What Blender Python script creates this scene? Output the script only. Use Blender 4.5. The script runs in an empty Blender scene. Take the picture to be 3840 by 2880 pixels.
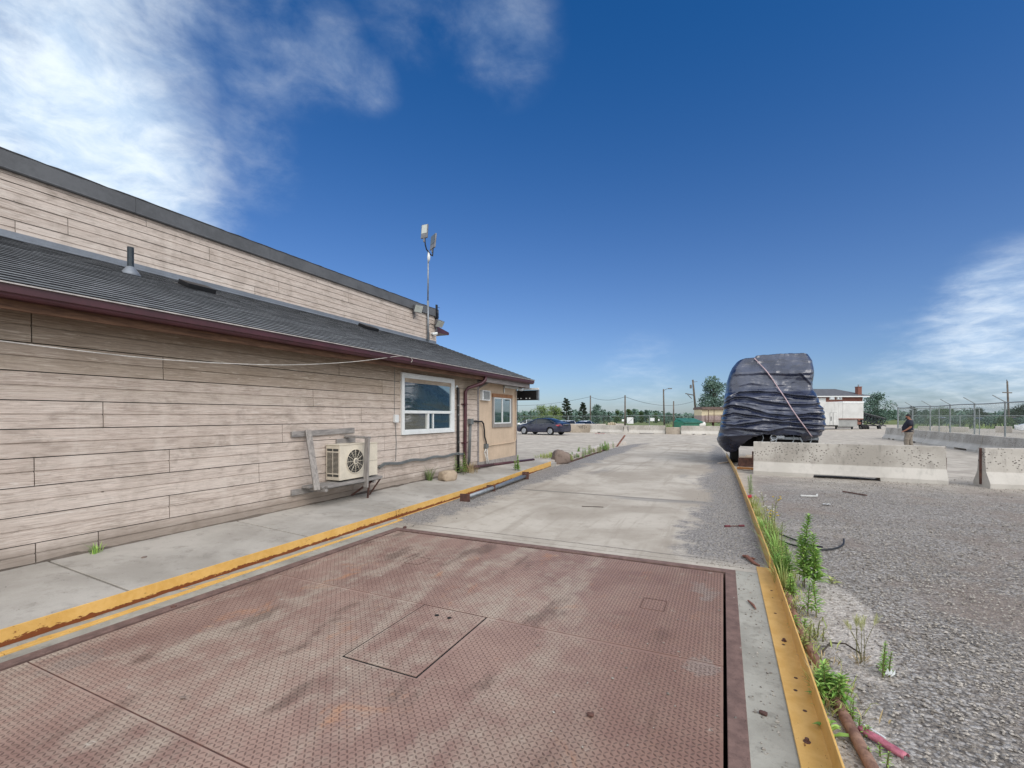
import bpy, math, random
import numpy as np
from mathutils import Vector, Matrix, noise as mnoise
R = math.radians
random.seed(7)
S = bpy.context.scene
COL = S.collection

# ------------------------------------------------------------------ camera
CAM_H = 1.65
YAW = R(24.72)
cam = bpy.data.cameras.new('camera')
cam_o = bpy.data.objects.new('camera', cam); COL.objects.link(cam_o)
cam_o.location = (0, 0, CAM_H)
cam_o.rotation_euler = (R(90), 0, YAW)
cam.sensor_width = 36.0
cam.lens = 16.13
cam.shift_y = 0.031
cam.clip_start = 0.05
cam.clip_end = 6000
S.camera = cam_o

# ------------------------------------------------------------------ world and sun
SUN_EL, SUN_AZ = 42.0, 126.0        # azimuth clockwise from +Y
w = bpy.data.worlds.new('World'); S.world = w; w.use_nodes = True
def build_world():
    nt = w.node_tree; nt.nodes.clear(); L = nt.links.new
    def nd(t, **k):
        n = nt.nodes.new(t)
        for a, b in k.items(): setattr(n, a, b)
        return n
    def val(sock, x):
        if hasattr(x, 'is_linked'): L(x, sock)
        else: sock.default_value = x
    def m(op, a, b=0.0, c=0.0, clamp=False):
        n = nd('ShaderNodeMath', operation=op, use_clamp=clamp); val(n.inputs[0], a); val(n.inputs[1], b); val(n.inputs[2], c); return n.outputs[0]
    def mr(x, a, b, c=0.0, d=1.0):
        n = nd('ShaderNodeMapRange', interpolation_type='SMOOTHSTEP'); val(n.inputs['Value'], x)
        for i, v in zip((1, 2, 3, 4), (a, b, c, d)): val(n.inputs[i], v)
        return n.outputs[0]
    def mix(f, a, b, blend='MIX'):
        n = nd('ShaderNodeMix', data_type='RGBA', blend_type=blend); val(n.inputs[0], f); val(n.inputs[6], a); val(n.inputs[7], b); return n.outputs[2]
    sky = nd('ShaderNodeTexSky', sky_type='NISHITA')
    sky.sun_disc = False; sky.sun_elevation = R(SUN_EL); sky.sun_rotation = R(SUN_AZ)
    sky.altitude = 200; sky.air_density = 1.0; sky.dust_density = 0.6; sky.ozone_density = 3.0
    tc = nd('ShaderNodeTexCoord'); D = tc.outputs['Generated']
    sep = nd('ShaderNodeSeparateXYZ'); L(D, sep.inputs[0]); Z = sep.outputs[2]
    # deep polarised-looking blue overhead, paler and milky near the horizon
    up = mr(Z, 0.05, 0.76)
    tint = mix(up, (0.66, 0.77, 1.0, 1), SKY_TOP)
    base = mix(1.0, sky.outputs[0], tint, 'MULTIPLY')
    # clouds: noise on a flat layer overhead
    den = m('ADD', m('MAXIMUM', Z, 0.0), 0.22)
    cx = m('DIVIDE', sep.outputs[0], den); cy = m('DIVIDE', sep.outputs[1], den)
    cmb = nd('ShaderNodeCombineXYZ'); L(cx, cmb.inputs[0]); L(cy, cmb.inputs[1]); L(m('MULTIPLY', Z, 0.7), cmb.inputs[2])
    def nz(scale, det, rough, dist=0.0):
        n = nd('ShaderNodeTexNoise'); L(cmb.outputs[0], n.inputs['Vector']); n.inputs['Scale'].default_value = scale
        n.inputs['Detail'].default_value = det; n.inputs['Roughness'].default_value = rough; n.inputs['Distortion'].default_value = dist
        return n.outputs['Fac']
    n1 = nz(2.6, 12, 0.62, 0.25); n2 = nz(8.0, 8, 0.62, 0.35)
    body = m('ADD', m('MULTIPLY', n1, 0.75), m('MULTIPLY', n2, 0.25))
    def direction(sx, sy):
        r, u = (sx - 1920) / 1720.4, (1559 - sy) / 1720.4
        s, c = math.sin(YAW), math.cos(YAW)
        return Vector((-s + c * r, c + s * r, u)).normalized()
    def lobe(dv, r0, r1):
        n = nd('ShaderNodeVectorMath', operation='DOT_PRODUCT'); L(D, n.inputs[0]); n.inputs[1].default_value = dv
        return mr(n.outputs['Value'], math.cos(R(r1)), math.cos(R(r0)))
    tot = None
    for sx, sy, r0, r1, k in CLOUDS:
        v = m('MULTIPLY', lobe(direction(sx, sy), r0, r1), k)
        tot = v if tot is None else m('MAXIMUM', tot, v)
    tot = m('MAXIMUM', tot, m('MULTIPLY', lobe(Vector((0.1, -0.1, 1)).normalized(), ZENITH[0], ZENITH[1]), ZENITH[2]))  # unseen cloud overhead, added as white fill light
    # unseen overcast behind the camera, added for neutral white fill light
    fw = Vector((-math.sin(YAW), math.cos(YAW), 0.25)).normalized()
    n = nd('ShaderNodeVectorMath', operation='DOT_PRODUCT'); L(D, n.inputs[0]); n.inputs[1].default_value = -fw
    back = m('MULTIPLY', mr(n.outputs['Value'], -0.40, -0.08), 1.4)
    tot = m('MAXIMUM', tot, back); west = lobe(Vector((-0.8, -0.5, 0.4)).normalized(), 20, 44); tot = m('MAXIMUM', tot, west); bright = m('MULTIPLY', m('MAXIMUM', m('MAXIMUM', back, west), lobe(Vector((0.1, -0.1, 1)).normalized(), ZENITH[0], ZENITH[1])), 0.75, clamp=True)  # unseen cloud in the west, added to light the faces turned left
    cov = m('MULTIPLY', tot, mr(m('ADD', body, m('MULTIPLY', tot, 0.26)), 0.44, 0.86), clamp=True)
    ccol = mix(mr(n2, 0.3, 0.75), CLOUD_A, CLOUD_B)
    ccol = mix(bright, ccol, (13.4, 14.1, 15.0, 1))      # the added out-of-view overcast, brightened to fill the shaded sides
    bg = nd('ShaderNodeBackground'); bg.inputs['Strength'].default_value = SKY_STRENGTH
    L(mix(cov, base, ccol), bg.inputs['Color'])
    out = nd('ShaderNodeOutputWorld'); L(bg.outputs[0], out.inputs['Surface'])
SKY_STRENGTH = 0.10
SKY_TOP = (0.13, 0.64, 1.12, 1)
CLOUD_A, CLOUD_B = (5.4, 6.9, 8.8, 1), (8.3, 9.2, 10.0, 1)
# source pixel of the photograph, inner and outer radius in degrees, density
CLOUDS = [(-40, 560, 8, 20, 1.0), (150, 200, 4, 12, 0.86), (380, 640, 3, 10, 0.78), (620, 780, 1, 7, 0.55), (60, -200, 6, 16, 0.8),
          (930, 60, 2, 10, 0.42), (1210, 200, 1, 6, 0.40), (1380, 300, 1, 4, 0.36), (1880, 130, 2, 7, 0.36), (1560, 0, 2, 7, 0.30), (930, 560, 1, 6, 0.34), (960, 650, 1, 5, 0.3),
          (3860, 1240, 3, 9, 0.74), (3700, 1360, 3, 8, 0.58), (3480, 1430, 2, 8, 0.40), (2400, 1440, 2, 7, 0.30)]
ZENITH = (26, 42, 1.0)
build_world()
sun = bpy.data.lights.new('sun', 'SUN'); sun.energy = 1.5; sun.angle = R(36); sun.color = (1.0, 0.95, 0.90)
sun_o = bpy.data.objects.new('sun', sun); COL.objects.link(sun_o)
sd = Vector((math.cos(R(SUN_EL)) * math.sin(R(SUN_AZ)), math.cos(R(SUN_EL)) * math.cos(R(SUN_AZ)), math.sin(R(SUN_EL))))
sun_o.rotation_euler = sd.to_track_quat('Z', 'Y').to_euler()
S.view_settings.view_transform = 'Standard'; S.view_settings.look = 'None'
S.view_settings.exposure = 0.16; S.view_settings.gamma = 1.0

# ------------------------------------------------------------------ helpers
def C(h):
    v = [int(h[i:i + 2], 16) / 255 for i in (0, 2, 4)]
    return tuple(x / 12.92 if x <= .04045 else ((x + .055) / 1.055) ** 2.4 for x in v) + (1.0,)

class NT:
    """small node-graph helper for one material"""
    def __init__(s, name, rough=.8, metal=0.0, spec=.5):
        s.m = bpy.data.materials.new(name); s.m.use_nodes = True; s.nt = s.m.node_tree
        s.b = s.nt.nodes['Principled BSDF']; s.b.inputs['Roughness'].default_value = rough
        s.b.inputs['Metallic'].default_value = metal; s.b.inputs['Specular IOR Level'].default_value = spec
        s.L = s.nt.links.new; s._pos = None
    def nd(s, t, **k):
        n = s.nt.nodes.new(t)
        for a, b in k.items(): setattr(n, a, b)
        return n
    def val(s, sock, x):
        if hasattr(x, 'is_linked'): s.L(x, sock)
        else: sock.default_value = x
    def pos(s, scale=(1, 1, 1), rot=(0, 0, 0), obj=False):
        src = s.nd('ShaderNodeTexCoord').outputs['Object'] if obj else s.nd('ShaderNodeNewGeometry').outputs['Position']
        mp = s.nd('ShaderNodeMapping'); s.L(src, mp.inputs[0]); mp.inputs['Scale'].default_value = scale; mp.inputs['Rotation'].default_value = rot
        return mp.outputs[0]
    def xyz(s, v=None):
        n = s.nd('ShaderNodeSeparateXYZ'); s.L(v or s.nd('ShaderNodeNewGeometry').outputs['Position'], n.inputs[0]); return n.outputs
    def noise(s, v, scale, det=4, rough=.55, dist=0.0):
        n = s.nd('ShaderNodeTexNoise'); s.L(v, n.inputs['Vector']); n.inputs['Scale'].default_value = scale
        n.inputs['Detail'].default_value = det; n.inputs['Roughness'].default_value = rough; n.inputs['Distortion'].default_value = dist
        return n.outputs['Fac']
    def voro(s, v, scale, feature='F1', out='Distance'):
        n = s.nd('ShaderNodeTexVoronoi', feature=feature); s.L(v, n.inputs['Vector']); n.inputs['Scale'].default_value = scale; return n.outputs[out]
    def mr(s, x, a, b, c=0.0, d=1.0, smooth=True):
        n = s.nd('ShaderNodeMapRange', interpolation_type='SMOOTHSTEP' if smooth else 'LINEAR'); s.val(n.inputs[0], x)
        for i, v in zip((1, 2, 3, 4), (a, b, c, d)): s.val(n.inputs[i], v)
        return n.outputs[0]
    def mth(s, op, a, b=0.0, clamp=False):
        n = s.nd('ShaderNodeMath', operation=op, use_clamp=clamp); s.val(n.inputs[0], a); s.val(n.inputs[1], b); return n.outputs[0]
    def mix(s, f, a, b, blend='MIX'):
        n = s.nd('ShaderNodeMix', data_type='RGBA', blend_type=blend); s.val(n.inputs[0], f); s.val(n.inputs[6], a); s.val(n.inputs[7], b); return n.outputs[2]
    def island(s): return s.nd('ShaderNodeNewGeometry').outputs['Random Per Island']
    def col(s, c): s.val(s.b.inputs['Base Color'], c); return s
    def rough(s, r): s.val(s.b.inputs['Roughness'], r); return s
    def bump(s, h, strength=.5, dist=.01):
        n = s.nd('ShaderNodeBump'); s.val(n.inputs['Height'], h); n.inputs['Strength'].default_value = strength; n.inputs['Distance'].default_value = dist
        s.L(n.outputs[0], s.b.inputs['Normal']); return s

def plain(name, hexc, rough=.7, metal=0.0, var=.25, scale=6.0, bump=0.0, bscale=60.0, spec=.5, dark=None, obj=False):
    """one colour with soft uneven wear"""
    t = NT(name, rough, metal, spec); p = t.pos(obj=obj)
    c = C(hexc); d = C(dark) if dark else tuple(x * (1 - var * 1.6) for x in c[:3]) + (1,)
    f = t.mth('ADD', t.mth('MULTIPLY', t.noise(p, scale, 5, .6), .7), t.mth('MULTIPLY', t.noise(p, scale * 9, 3, .6), .3))
    t.col(t.mix(t.mr(f, .35, .65), d, c))
    if bump: t.bump(t.noise(p, bscale, 3), bump, .004)
    return t.m

class MB:
    """collects vertices and faces, links them as ONE mesh object"""
    def __init__(s): s.v = []; s.f = []; s.mi = []
    def add(s, vs, fs, mi=0):
        o = len(s.v); s.v += [tuple(q) for q in vs]
        for f in fs: s.f.append(tuple(i + o for i in f)); s.mi.append(mi)
        return s
    def box(s, c, d, rz=0.0, mi=0, M=None):
        x, y, z = d[0] / 2, d[1] / 2, d[2] / 2
        T = M if M is not None else Matrix.Translation(c) @ Matrix.Rotation(rz, 4, 'Z')
        vs = [T @ Vector(q) for q in ((-x, -y, -z), (x, -y, -z), (x, y, -z), (-x, y, -z), (-x, -y, z), (x, -y, z), (x, y, z), (-x, y, z))]
        return s.add(vs, [(3, 2, 1, 0), (4, 5, 6, 7), (0, 1, 5, 4), (1, 2, 6, 5), (2, 3, 7, 6), (3, 0, 4, 7)], mi)
    def bb(s, a, b, mi=0):
        return s.box([(p + q) / 2 for p, q in zip(a, b)], [abs(q - p) for p, q in zip(a, b)], mi=mi)
    def bar(s, a, b, w_, h_, mi=0, up=(0, 0, 1)):
        a, b = Vector(a), Vector(b); d = b - a; L = d.length; d.normalize(); u = Vector(up)
        x = d.cross(u)
        if x.length < 1e-4: x = d.cross(Vector((0, 1, 0)))
        x.normalize(); z = x.cross(d)
        M = Matrix((x, d, z)).transposed().to_4x4(); M.translation = (a + b) / 2
        return s.box(None, (w_, L, h_), mi=mi, M=M)
    def tube(s, pts, r, n=8, mi=0, caps=True):
        pts = [Vector(p) for p in pts]; rs = r if isinstance(r, (list, tuple)) else [r] * len(pts)
        o = len(s.v); ref = None
        for i, p in enumerate(pts):
            d = (pts[min(i + 1, len(pts) - 1)] - pts[max(i - 1, 0)]).normalized()
            if ref is None:
                ref = Vector((0, 0, 1)) if abs(d.z) < .9 else Vector((1, 0, 0))
            x = (ref - d * ref.dot(d)).normalized(); ref = x; y = d.cross(x)
            for k in range(n):
                a = 2 * math.pi * k / n; s.v.append(tuple(p + (x * math.cos(a) + y * math.sin(a)) * rs[i]))
        for i in range(len(pts) - 1):
            for k in range(n):
                a, b = o + i * n + k, o + i * n + (k + 1) % n
                s.f.append((a, b, b + n, a + n)); s.mi.append(mi)
        if caps:
            s.f.append(tuple(o + k for k in range(n))[::-1]); s.mi.append(mi)
            e = o + (len(pts) - 1) * n; s.f.append(tuple(e + k for k in range(n))); s.mi.append(mi)
        return s
    def extr(s, prof, a, b, up=(0, 0, 1), mi=0, caps=True):
        """profile of (across, height) carried from a to b"""
        a, b = Vector(a), Vector(b); d = (b - a).normalized(); x = d.cross(Vector(up)).normalized(); z = x.cross(d); n = len(prof)
        vs = [a + x * p[0] + z * p[1] for p in prof] + [b + x * p[0] + z * p[1] for p in prof]
        fs = [(i, (i + 1) % n, n + (i + 1) % n, n + i) for i in range(n)]
        if caps: fs += [tuple(range(n))[::-1], tuple(range(n, 2 * n))]
        return s.add(vs, fs, mi)
    def lathe(s, prof, c=(0, 0, 0), n=16, mi=0, M=None):
        T = M if M is not None else Matrix.Translation(c); o = len(s.v)
        for r_, z in prof:
            for k in range(n):
                a = 2 * math.pi * k / n; s.v.append(tuple(T @ Vector((r_ * math.cos(a), r_ * math.sin(a), z))))
        for i in range(len(prof) - 1):
            for k in range(n):
                a, b = o + i * n + k, o + i * n + (k + 1) % n; s.f.append((a, b, b + n, a + n)); s.mi.append(mi)
        s.f.append(tuple(o + k for k in range(n))[::-1]); s.mi.append(mi)
        e = o + (len(prof) - 1) * n; s.f.append(tuple(e + k for k in range(n))); s.mi.append(mi)
        return s
    def grid(s, rows, mi=0, close=False):
        n = len(rows[0]); o = len(s.v)
        for r_ in rows: s.v += [tuple(q) for q in r_]
        for i in range(len(rows) - 1):
            for k in range(n if close else n - 1):
                a, b = o + i * n + k, o + i * n + (k + 1) % n; s.f.append((a, b, b + n, a + n)); s.mi.append(mi)
        return s
    def build(s, name, mats, parent=None, smooth=False, bevel=0.0, world=True, loc=None, fix=True):
        me = bpy.data.meshes.new(name); me.from_pydata(s.v, [], s.f)
        mats = mats if isinstance(mats, (list, tuple)) else [mats]
        for m_ in mats: me.materials.append(m_)
        if len(mats) > 1: me.polygons.foreach_set('material_index', s.mi)
        if fix:
            import bmesh
            bm = bmesh.new(); bm.from_mesh(me); bmesh.ops.recalc_face_normals(bm, faces=bm.faces); bm.to_mesh(me); bm.free()
        if smooth: me.polygons.foreach_set('use_smooth', [True] * len(me.polygons))
        me.update()
        o = bpy.data.objects.new(name, me); COL.objects.link(o)
        if parent is not None:
            o.parent = parent
            if world:
                p, acc = parent, Vector((0, 0, 0))
                while p is not None: acc += Vector(p.location); p = p.parent
                o.location = -acc
        elif loc is not None: o.location = loc
        if bevel:
            md = o.modifiers.new('bevel', 'BEVEL'); md.width = bevel; md.segments = 2; md.limit_method = 'ANGLE'; md.angle_limit = R(40)
        return o

def each(s, name, mats, parent=None, **kw):
    """one object for every connected piece"""
    par = list(range(len(s.v)))
    def find(i):
        while par[i] != i: par[i] = par[par[i]]; i = par[i]
        return i
    for f in s.f:
        for a, b in zip(f, f[1:]): par[find(a)] = find(b)
    groups = {}
    for f in s.f: groups.setdefault(find(f[0]), []).append(f)
    out = []
    for fs in groups.values():
        idx = sorted({i for f in fs for i in f}); mp = {i: k for k, i in enumerate(idx)}
        m_ = MB(); m_.add([s.v[i] for i in idx], [tuple(mp[i] for i in f) for f in fs]); out.append(m_.build(name, mats, parent, **kw))
    return out
MB.each = each
def tag(o, label=None, cat=None, group=None, kind=None):
    if label: o['label'] = label
    if cat: o['category'] = cat
    if group: o['group'] = group
    if kind: o['kind'] = kind
    return o
def thing(name, label, cat, loc=(0, 0, 0), rz=0.0, group=None):
    o = bpy.data.objects.new(name, None); COL.objects.link(o); o.location = loc; o.rotation_euler = (0, 0, rz); o.empty_display_size = .2
    return tag(o, label, cat, group)
def copy_tree(o, parent=None):
    c = o.copy(); COL.objects.link(c)
    if parent is not None: c.parent = parent
    for ch in list(o.children): copy_tree(ch, c)
    return c
def dup(o, loc, rz, label, group=None):
    c = copy_tree(o); c.location = loc; c.rotation_euler = (0, 0, rz); c['label'] = label
    if group: c['group'] = group
    return c
def at(sx, d, z=0.0):
    """a spot d metres out, along the bearing of column sx of the photograph"""
    r = (sx - 1920) / 1720.4; s_, c_ = math.sin(YAW), math.cos(YAW)
    return Vector(((-s_ + c_ * r) * d, (c_ + s_ * r) * d, z))
def zat(sy, d): return CAM_H + (1559 - sy) / 1720.4 * d
def fb(x, y, z=0.0, o=4): return mnoise.fractal(Vector((x, y, z)), 1.0, 2.0, o)
def sst(x, a, b):
    t = min(1, max(0, (x - a) / (b - a))); return t * t * (3 - 2 * t)
def lerp_tab(t, tab):
    if t <= tab[0][0]: return tab[0][1]
    for (a, p), (b, q) in zip(tab, tab[1:]):
        if t <= b: return p + (q - p) * (t - a) / (b - a)
    return tab[-1][1]
# ------------------------------------------------------------------ materials
def m_siding():
    t = NT('hardboard_siding', .8, spec=.22); isl = t.island(); X, Y, Z = t.xyz()
    rowv = t.nd('ShaderNodeTexWhiteNoise', noise_dimensions='2D'); cb = t.nd('ShaderNodeCombineXYZ')
    t.L(t.mth('FLOOR', t.mth('DIVIDE', t.mth('SUBTRACT', Z, .4), .1403)), cb.inputs[0]); t.L(t.mth('FLOOR', t.mth('MULTIPLY', isl, 40)), cb.inputs[1]); t.L(cb.outputs[0], rowv.inputs['Vector'])
    strip = rowv.outputs['Value']
    g = t.noise(t.pos((20, 1.6, 46)), 2.2, 8, .72, .8)                                  # fine embossed grain
    wv = t.noise(t.pos((10, .9, 17)), 2.0, 6, .6, 2.2)                                  # cathedral figure, paint lifting along it
    blot = t.noise(t.pos((3, 1.5, 3)), 2.2, 6, .68, .6); big = t.noise(t.pos(), 1.3, 4, .6); fine = t.noise(t.pos((60, 22, 60)), 3.0, 3, .75)
    c = t.mix(t.mr(g, .36, .62), C('a19287'), C('cdbfb3'))
    c = t.mix(t.mth('MULTIPLY', strip, .55), c, t.mix(isl, C('b2a397'), C('d3c7bc')))
    c = t.mix(t.mth('MULTIPLY', t.mr(blot, .48, .70), .5), c, C('897d72'))
    c = t.mix(t.mth('MULTIPLY', t.mr(wv, .565, .66), .65), c, C('d0c7bd'))
    c = t.mix(t.mth('MULTIPLY', t.mr(wv, .43, .34), .38), c, C('6f6456'))
    drip = t.noise(t.pos((1, 2.6, 1.1)), 1.5, 4, .55, .8); c = t.mix(t.mth('MULTIPLY', t.mr(drip, .52, .72), .22), c, C('85786b')); c = t.mix(t.mth('MULTIPLY', t.mr(drip, .45, .28), .26), c, C('d3c9be'))
    c = t.mix(t.mth('MULTIPLY', t.mr(fine, .58, .76), .5), c, C('665c50'))
    dot = t.voro(t.pos((0, 1.6, 3.55)), 1.9); c = t.mix(t.mth('MULTIPLY', t.mr(dot, .055, .03), .8), c, C('4f463d'))      # nail heads
    # the top boards are browner and darker, the foot is splashed with dirt
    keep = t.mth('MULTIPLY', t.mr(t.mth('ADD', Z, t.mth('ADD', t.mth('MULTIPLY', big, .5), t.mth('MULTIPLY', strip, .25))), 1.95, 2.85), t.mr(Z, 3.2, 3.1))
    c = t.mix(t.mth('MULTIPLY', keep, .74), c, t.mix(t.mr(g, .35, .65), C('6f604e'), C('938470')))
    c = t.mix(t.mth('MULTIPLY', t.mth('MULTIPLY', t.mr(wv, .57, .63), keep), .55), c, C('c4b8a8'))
    foot = t.mr(t.mth('ADD', Z, t.mth('MULTIPLY', big, .3)), .62, .42)
    c = t.mix(t.mth('MULTIPLY', foot, .65), c, C('776b5f'))
    t.col(c); t.bump(t.mth('ADD', g, t.mth('MULTIPLY', fine, .5)), .4, .006); return t.m
def m_shingle():
    t = NT('asphalt_shingles', .95, spec=.2); isl = t.island(); p = t.pos()
    gr = t.noise(p, 140, 2, .7); big = t.noise(p, 1.1, 4, .6)
    c = t.mix(isl, C('6c6e70'), C('86888a'))
    c = t.mix(t.mr(gr, .35, .7), t.mix(.5, c, C('4a4b4d')), c)
    c = t.mix(t.mth('MULTIPLY', t.mr(big, .45, .7), .4), c, C('707172'))
    t.col(c); t.bump(gr, .5, .004); return t.m
def m_concrete(name, a, b, stain, rough=.88, sc=1.0, streak=None, pits=True):
    t = NT(name, rough, spec=.3); p = t.pos()
    big = t.noise(p, .7 * sc, 6, .62, .3); mid = t.noise(p, 5 * sc, 6, .7); fine = t.noise(p, 70, 3, .7)
    c = t.mix(t.mr(big, .36, .64), C(a), C(b))
    c = t.mix(t.mth('MULTIPLY', t.mr(mid, .5, .72), .6), c, C(stain))
    c = t.mix(t.mth('MULTIPLY', t.mr(fine, .55, .78), .35), c, C('6b665f'))
    if pits:
        v = t.voro(p, 26); c = t.mix(t.mth('MULTIPLY', t.mr(v, .16, .08), t.mr(mid, .5, .6)), c, C('5c5750'))
    t.col(c); t.bump(t.mth('ADD', fine, mid), .3, .006); return t.m
def m_slab():
    """weighbridge approach: pale worn concrete, tyre streaks, loose grit creeping in from both edges"""
    t = NT('approach_concrete', .9, spec=.25); p = t.pos(); X, Y, Z = t.xyz()
    big = t.noise(p, .55, 6, .62, .4); mid = t.noise(p, 4, 6, .7, .3); fine = t.noise(p, 90, 3, .75); spk = t.voro(p, 55)
    st = t.noise(t.pos((2.2, .16, 1)), 1.6, 6, .65, .35)
    c = t.mix(t.mr(big, .36, .66), C('9b9184'), C('b8afa2'))
    c = t.mix(t.mth('MULTIPLY', t.mr(st, .52, .68), .5), c, C('91877a'))
    c = t.mix(t.mth('MULTIPLY', t.mr(mid, .52, .7), .4), c, C('857a6d'))
    c = t.mix(t.mth('MULTIPLY', t.mr(st, .40, .28), .35), c, C('c8c0b5'))
    # dark rubber marks further down the lane
    rub = t.mth('MULTIPLY', t.mr(t.noise(t.pos((.9, .22, 1), (0, 0, .12)), 1.3, 4, .5), .6, .72), t.mr(Y, 9.0, 12.0))
    c = t.mix(t.mth('MULTIPLY', rub, .55), c, C('77736f'))
    # saw-cut joints with grit lying in them
    wob = t.mth('MULTIPLY', t.mth('SUBTRACT', mid, .5), .10)
    for yy, hw in ((5.73, .014), (5.55, .006), (9.42, .05), (15.6, .02), (22.0, .02)):
        d = t.mth('ABSOLUTE', t.mth('SUBTRACT', t.mth('ADD', Y, wob), yy))
        c = t.mix(t.mth('MULTIPLY', t.mr(d, hw * 1.8, hw * .4), .75), c, C('6d675f'))
    patch = t.mth('MULTIPLY', t.mr(t.mth('ABSOLUTE', t.mth('SUBTRACT', t.mth('ADD', Y, t.mth('MULTIPLY', big, .5)), 9.55)), .22, .08), t.mr(X, -2.3, -1.7))
    c = t.mix(t.mth('MULTIPLY', patch, .7), c, C('85807a'))
    # grit along both rails
    e = t.mth('ADD', t.mth('MULTIPLY', t.mth('SUBTRACT', big, .5), 1.5), t.mth('MULTIPLY', t.mth('SUBTRACT', mid, .5), 1.1))
    right = t.mr(t.mth('ADD', X, e), -.62, -.28); left = t.mr(t.mth('SUBTRACT', e, X), 3.95, 4.25)
    g = t.mth('MULTIPLY', t.mth('MAXIMUM', right, left), t.mr(Y, 5.45, 5.95))
    gv = t.noise(p, 38, 4, .75); gc = t.mix(t.mr(gv, .35, .68), C('5f5b58'), C('a19b95'))
    gc = t.mix(t.mr(t.voro(p, 42), .18, .08), gc, C('c2beb8'))
    c = t.mix(g, c, gc)
    t.col(c); t.bump(t.mth('ADD', t.mth('MULTIPLY', fine, .4), t.mth('MULTIPLY', gv, g)), .5, .01); return t.m
def m_ground():
    t = NT('yard_gravel', .95, spec=.2); p = t.pos(); X, Y, Z = t.xyz()
    big = t.noise(p, .22, 5, .6, .5); mid = t.noise(p, 1.6, 6, .68, .3); fine = t.noise(p, 30, 4, .78); st = t.voro(p, 48)
    cell = t.voro(p, 48, out='Color')
    sc = t.xyz(cell)[0]
    tr = t.noise(t.pos((.10, .42, 1), (0, 0, -.15)), 1.0, 6, .66, .8)
    g = t.mix(t.mr(fine, .30, .72), C('524b45'), C('9e958b'))
    g = t.mix(t.mth('MULTIPLY', sc, .6), g, t.mix(sc, C('4e4c4c'), C('c9c5c1')))
    g = t.mix(t.mr(st, .5, .85, 0, .7), g, C('4a4746'))
    dust = t.mix(t.mr(mid, .35, .68), C('a0978c'), C('bdb4a7'))
    near = t.mth('MAXIMUM', t.mth('MULTIPLY', t.mr(t.mth('ADD', Y, t.mth('MULTIPLY', mid, 5.0)), 20.0, 13.5), t.mr(X, .3, .9)), t.mr(t.mth('ADD', big, t.mth('MULTIPLY', mid, .3)), .78, .92))
    c = t.mix(near, dust, g)
    c = t.mix(t.mth('MULTIPLY', t.mr(big, .5, .66), .45), c, C('a69d92'))
    c = t.mix(t.mth('MULTIPLY', t.mth('MULTIPLY', t.mr(t.noise(p, .6, 5, .68, .6), .47, .64), near), .75), c, t.mix(fine, C('6b5f57'), C('978a80')))
    c = t.mix(t.mth('MULTIPLY', t.mr(tr, .56, .70), .50), c, C('857c73'))
    c = t.mix(t.mth('MULTIPLY', t.mr(tr, .42, .30), .45), c, C('c3baae'))
    # pale sand washed up beside the rail
    sx = t.mth('DIVIDE', t.mth('SUBTRACT', X, .84), .26); sy = t.mth('DIVIDE', t.mth('SUBTRACT', Y, 4.7), 1.2)
    d = t.mth('ADD', t.mth('MULTIPLY', sx, sx), t.mth('MULTIPLY', sy, sy))
    sand = t.mr(t.mth('ADD', d, t.mth('MULTIPLY', t.mth('SUBTRACT', mid, .5), 3.2)), 1.25, .55)
    sx2 = t.mth('DIVIDE', t.mth('SUBTRACT', X, .66), .13); sand2 = t.mth('MULTIPLY', t.mr(t.mth('ADD', t.mth('MULTIPLY', sx2, sx2), t.mth('MULTIPLY', t.mth('SUBTRACT', mid, .5), 3)), 1.2, .4), t.mr(Y, 3.4, 2.9))
    c = t.mix(t.mth('MULTIPLY', t.mth('MAXIMUM', sand, sand2), .8), c, t.mix(t.mr(fine, .35, .65), C('958c83'), C('c9c1b8')))
    grass = t.mr(t.mth('ADD', t.mth('SUBTRACT', Y, t.mr(X, 2, 8, 0, 40)), t.mth('MULTIPLY', mid, 6)), 66, 74)
    c = t.mix(grass, c, t.mix(t.mr(mid, .4, .6), C('59683f'), C('75784f')))
    t.col(c); t.bump(t.mth('ADD', t.mth('MULTIPLY', fine, .7), t.mth('MULTIPLY', st, -.6)), .8, .02); return t.m
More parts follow.
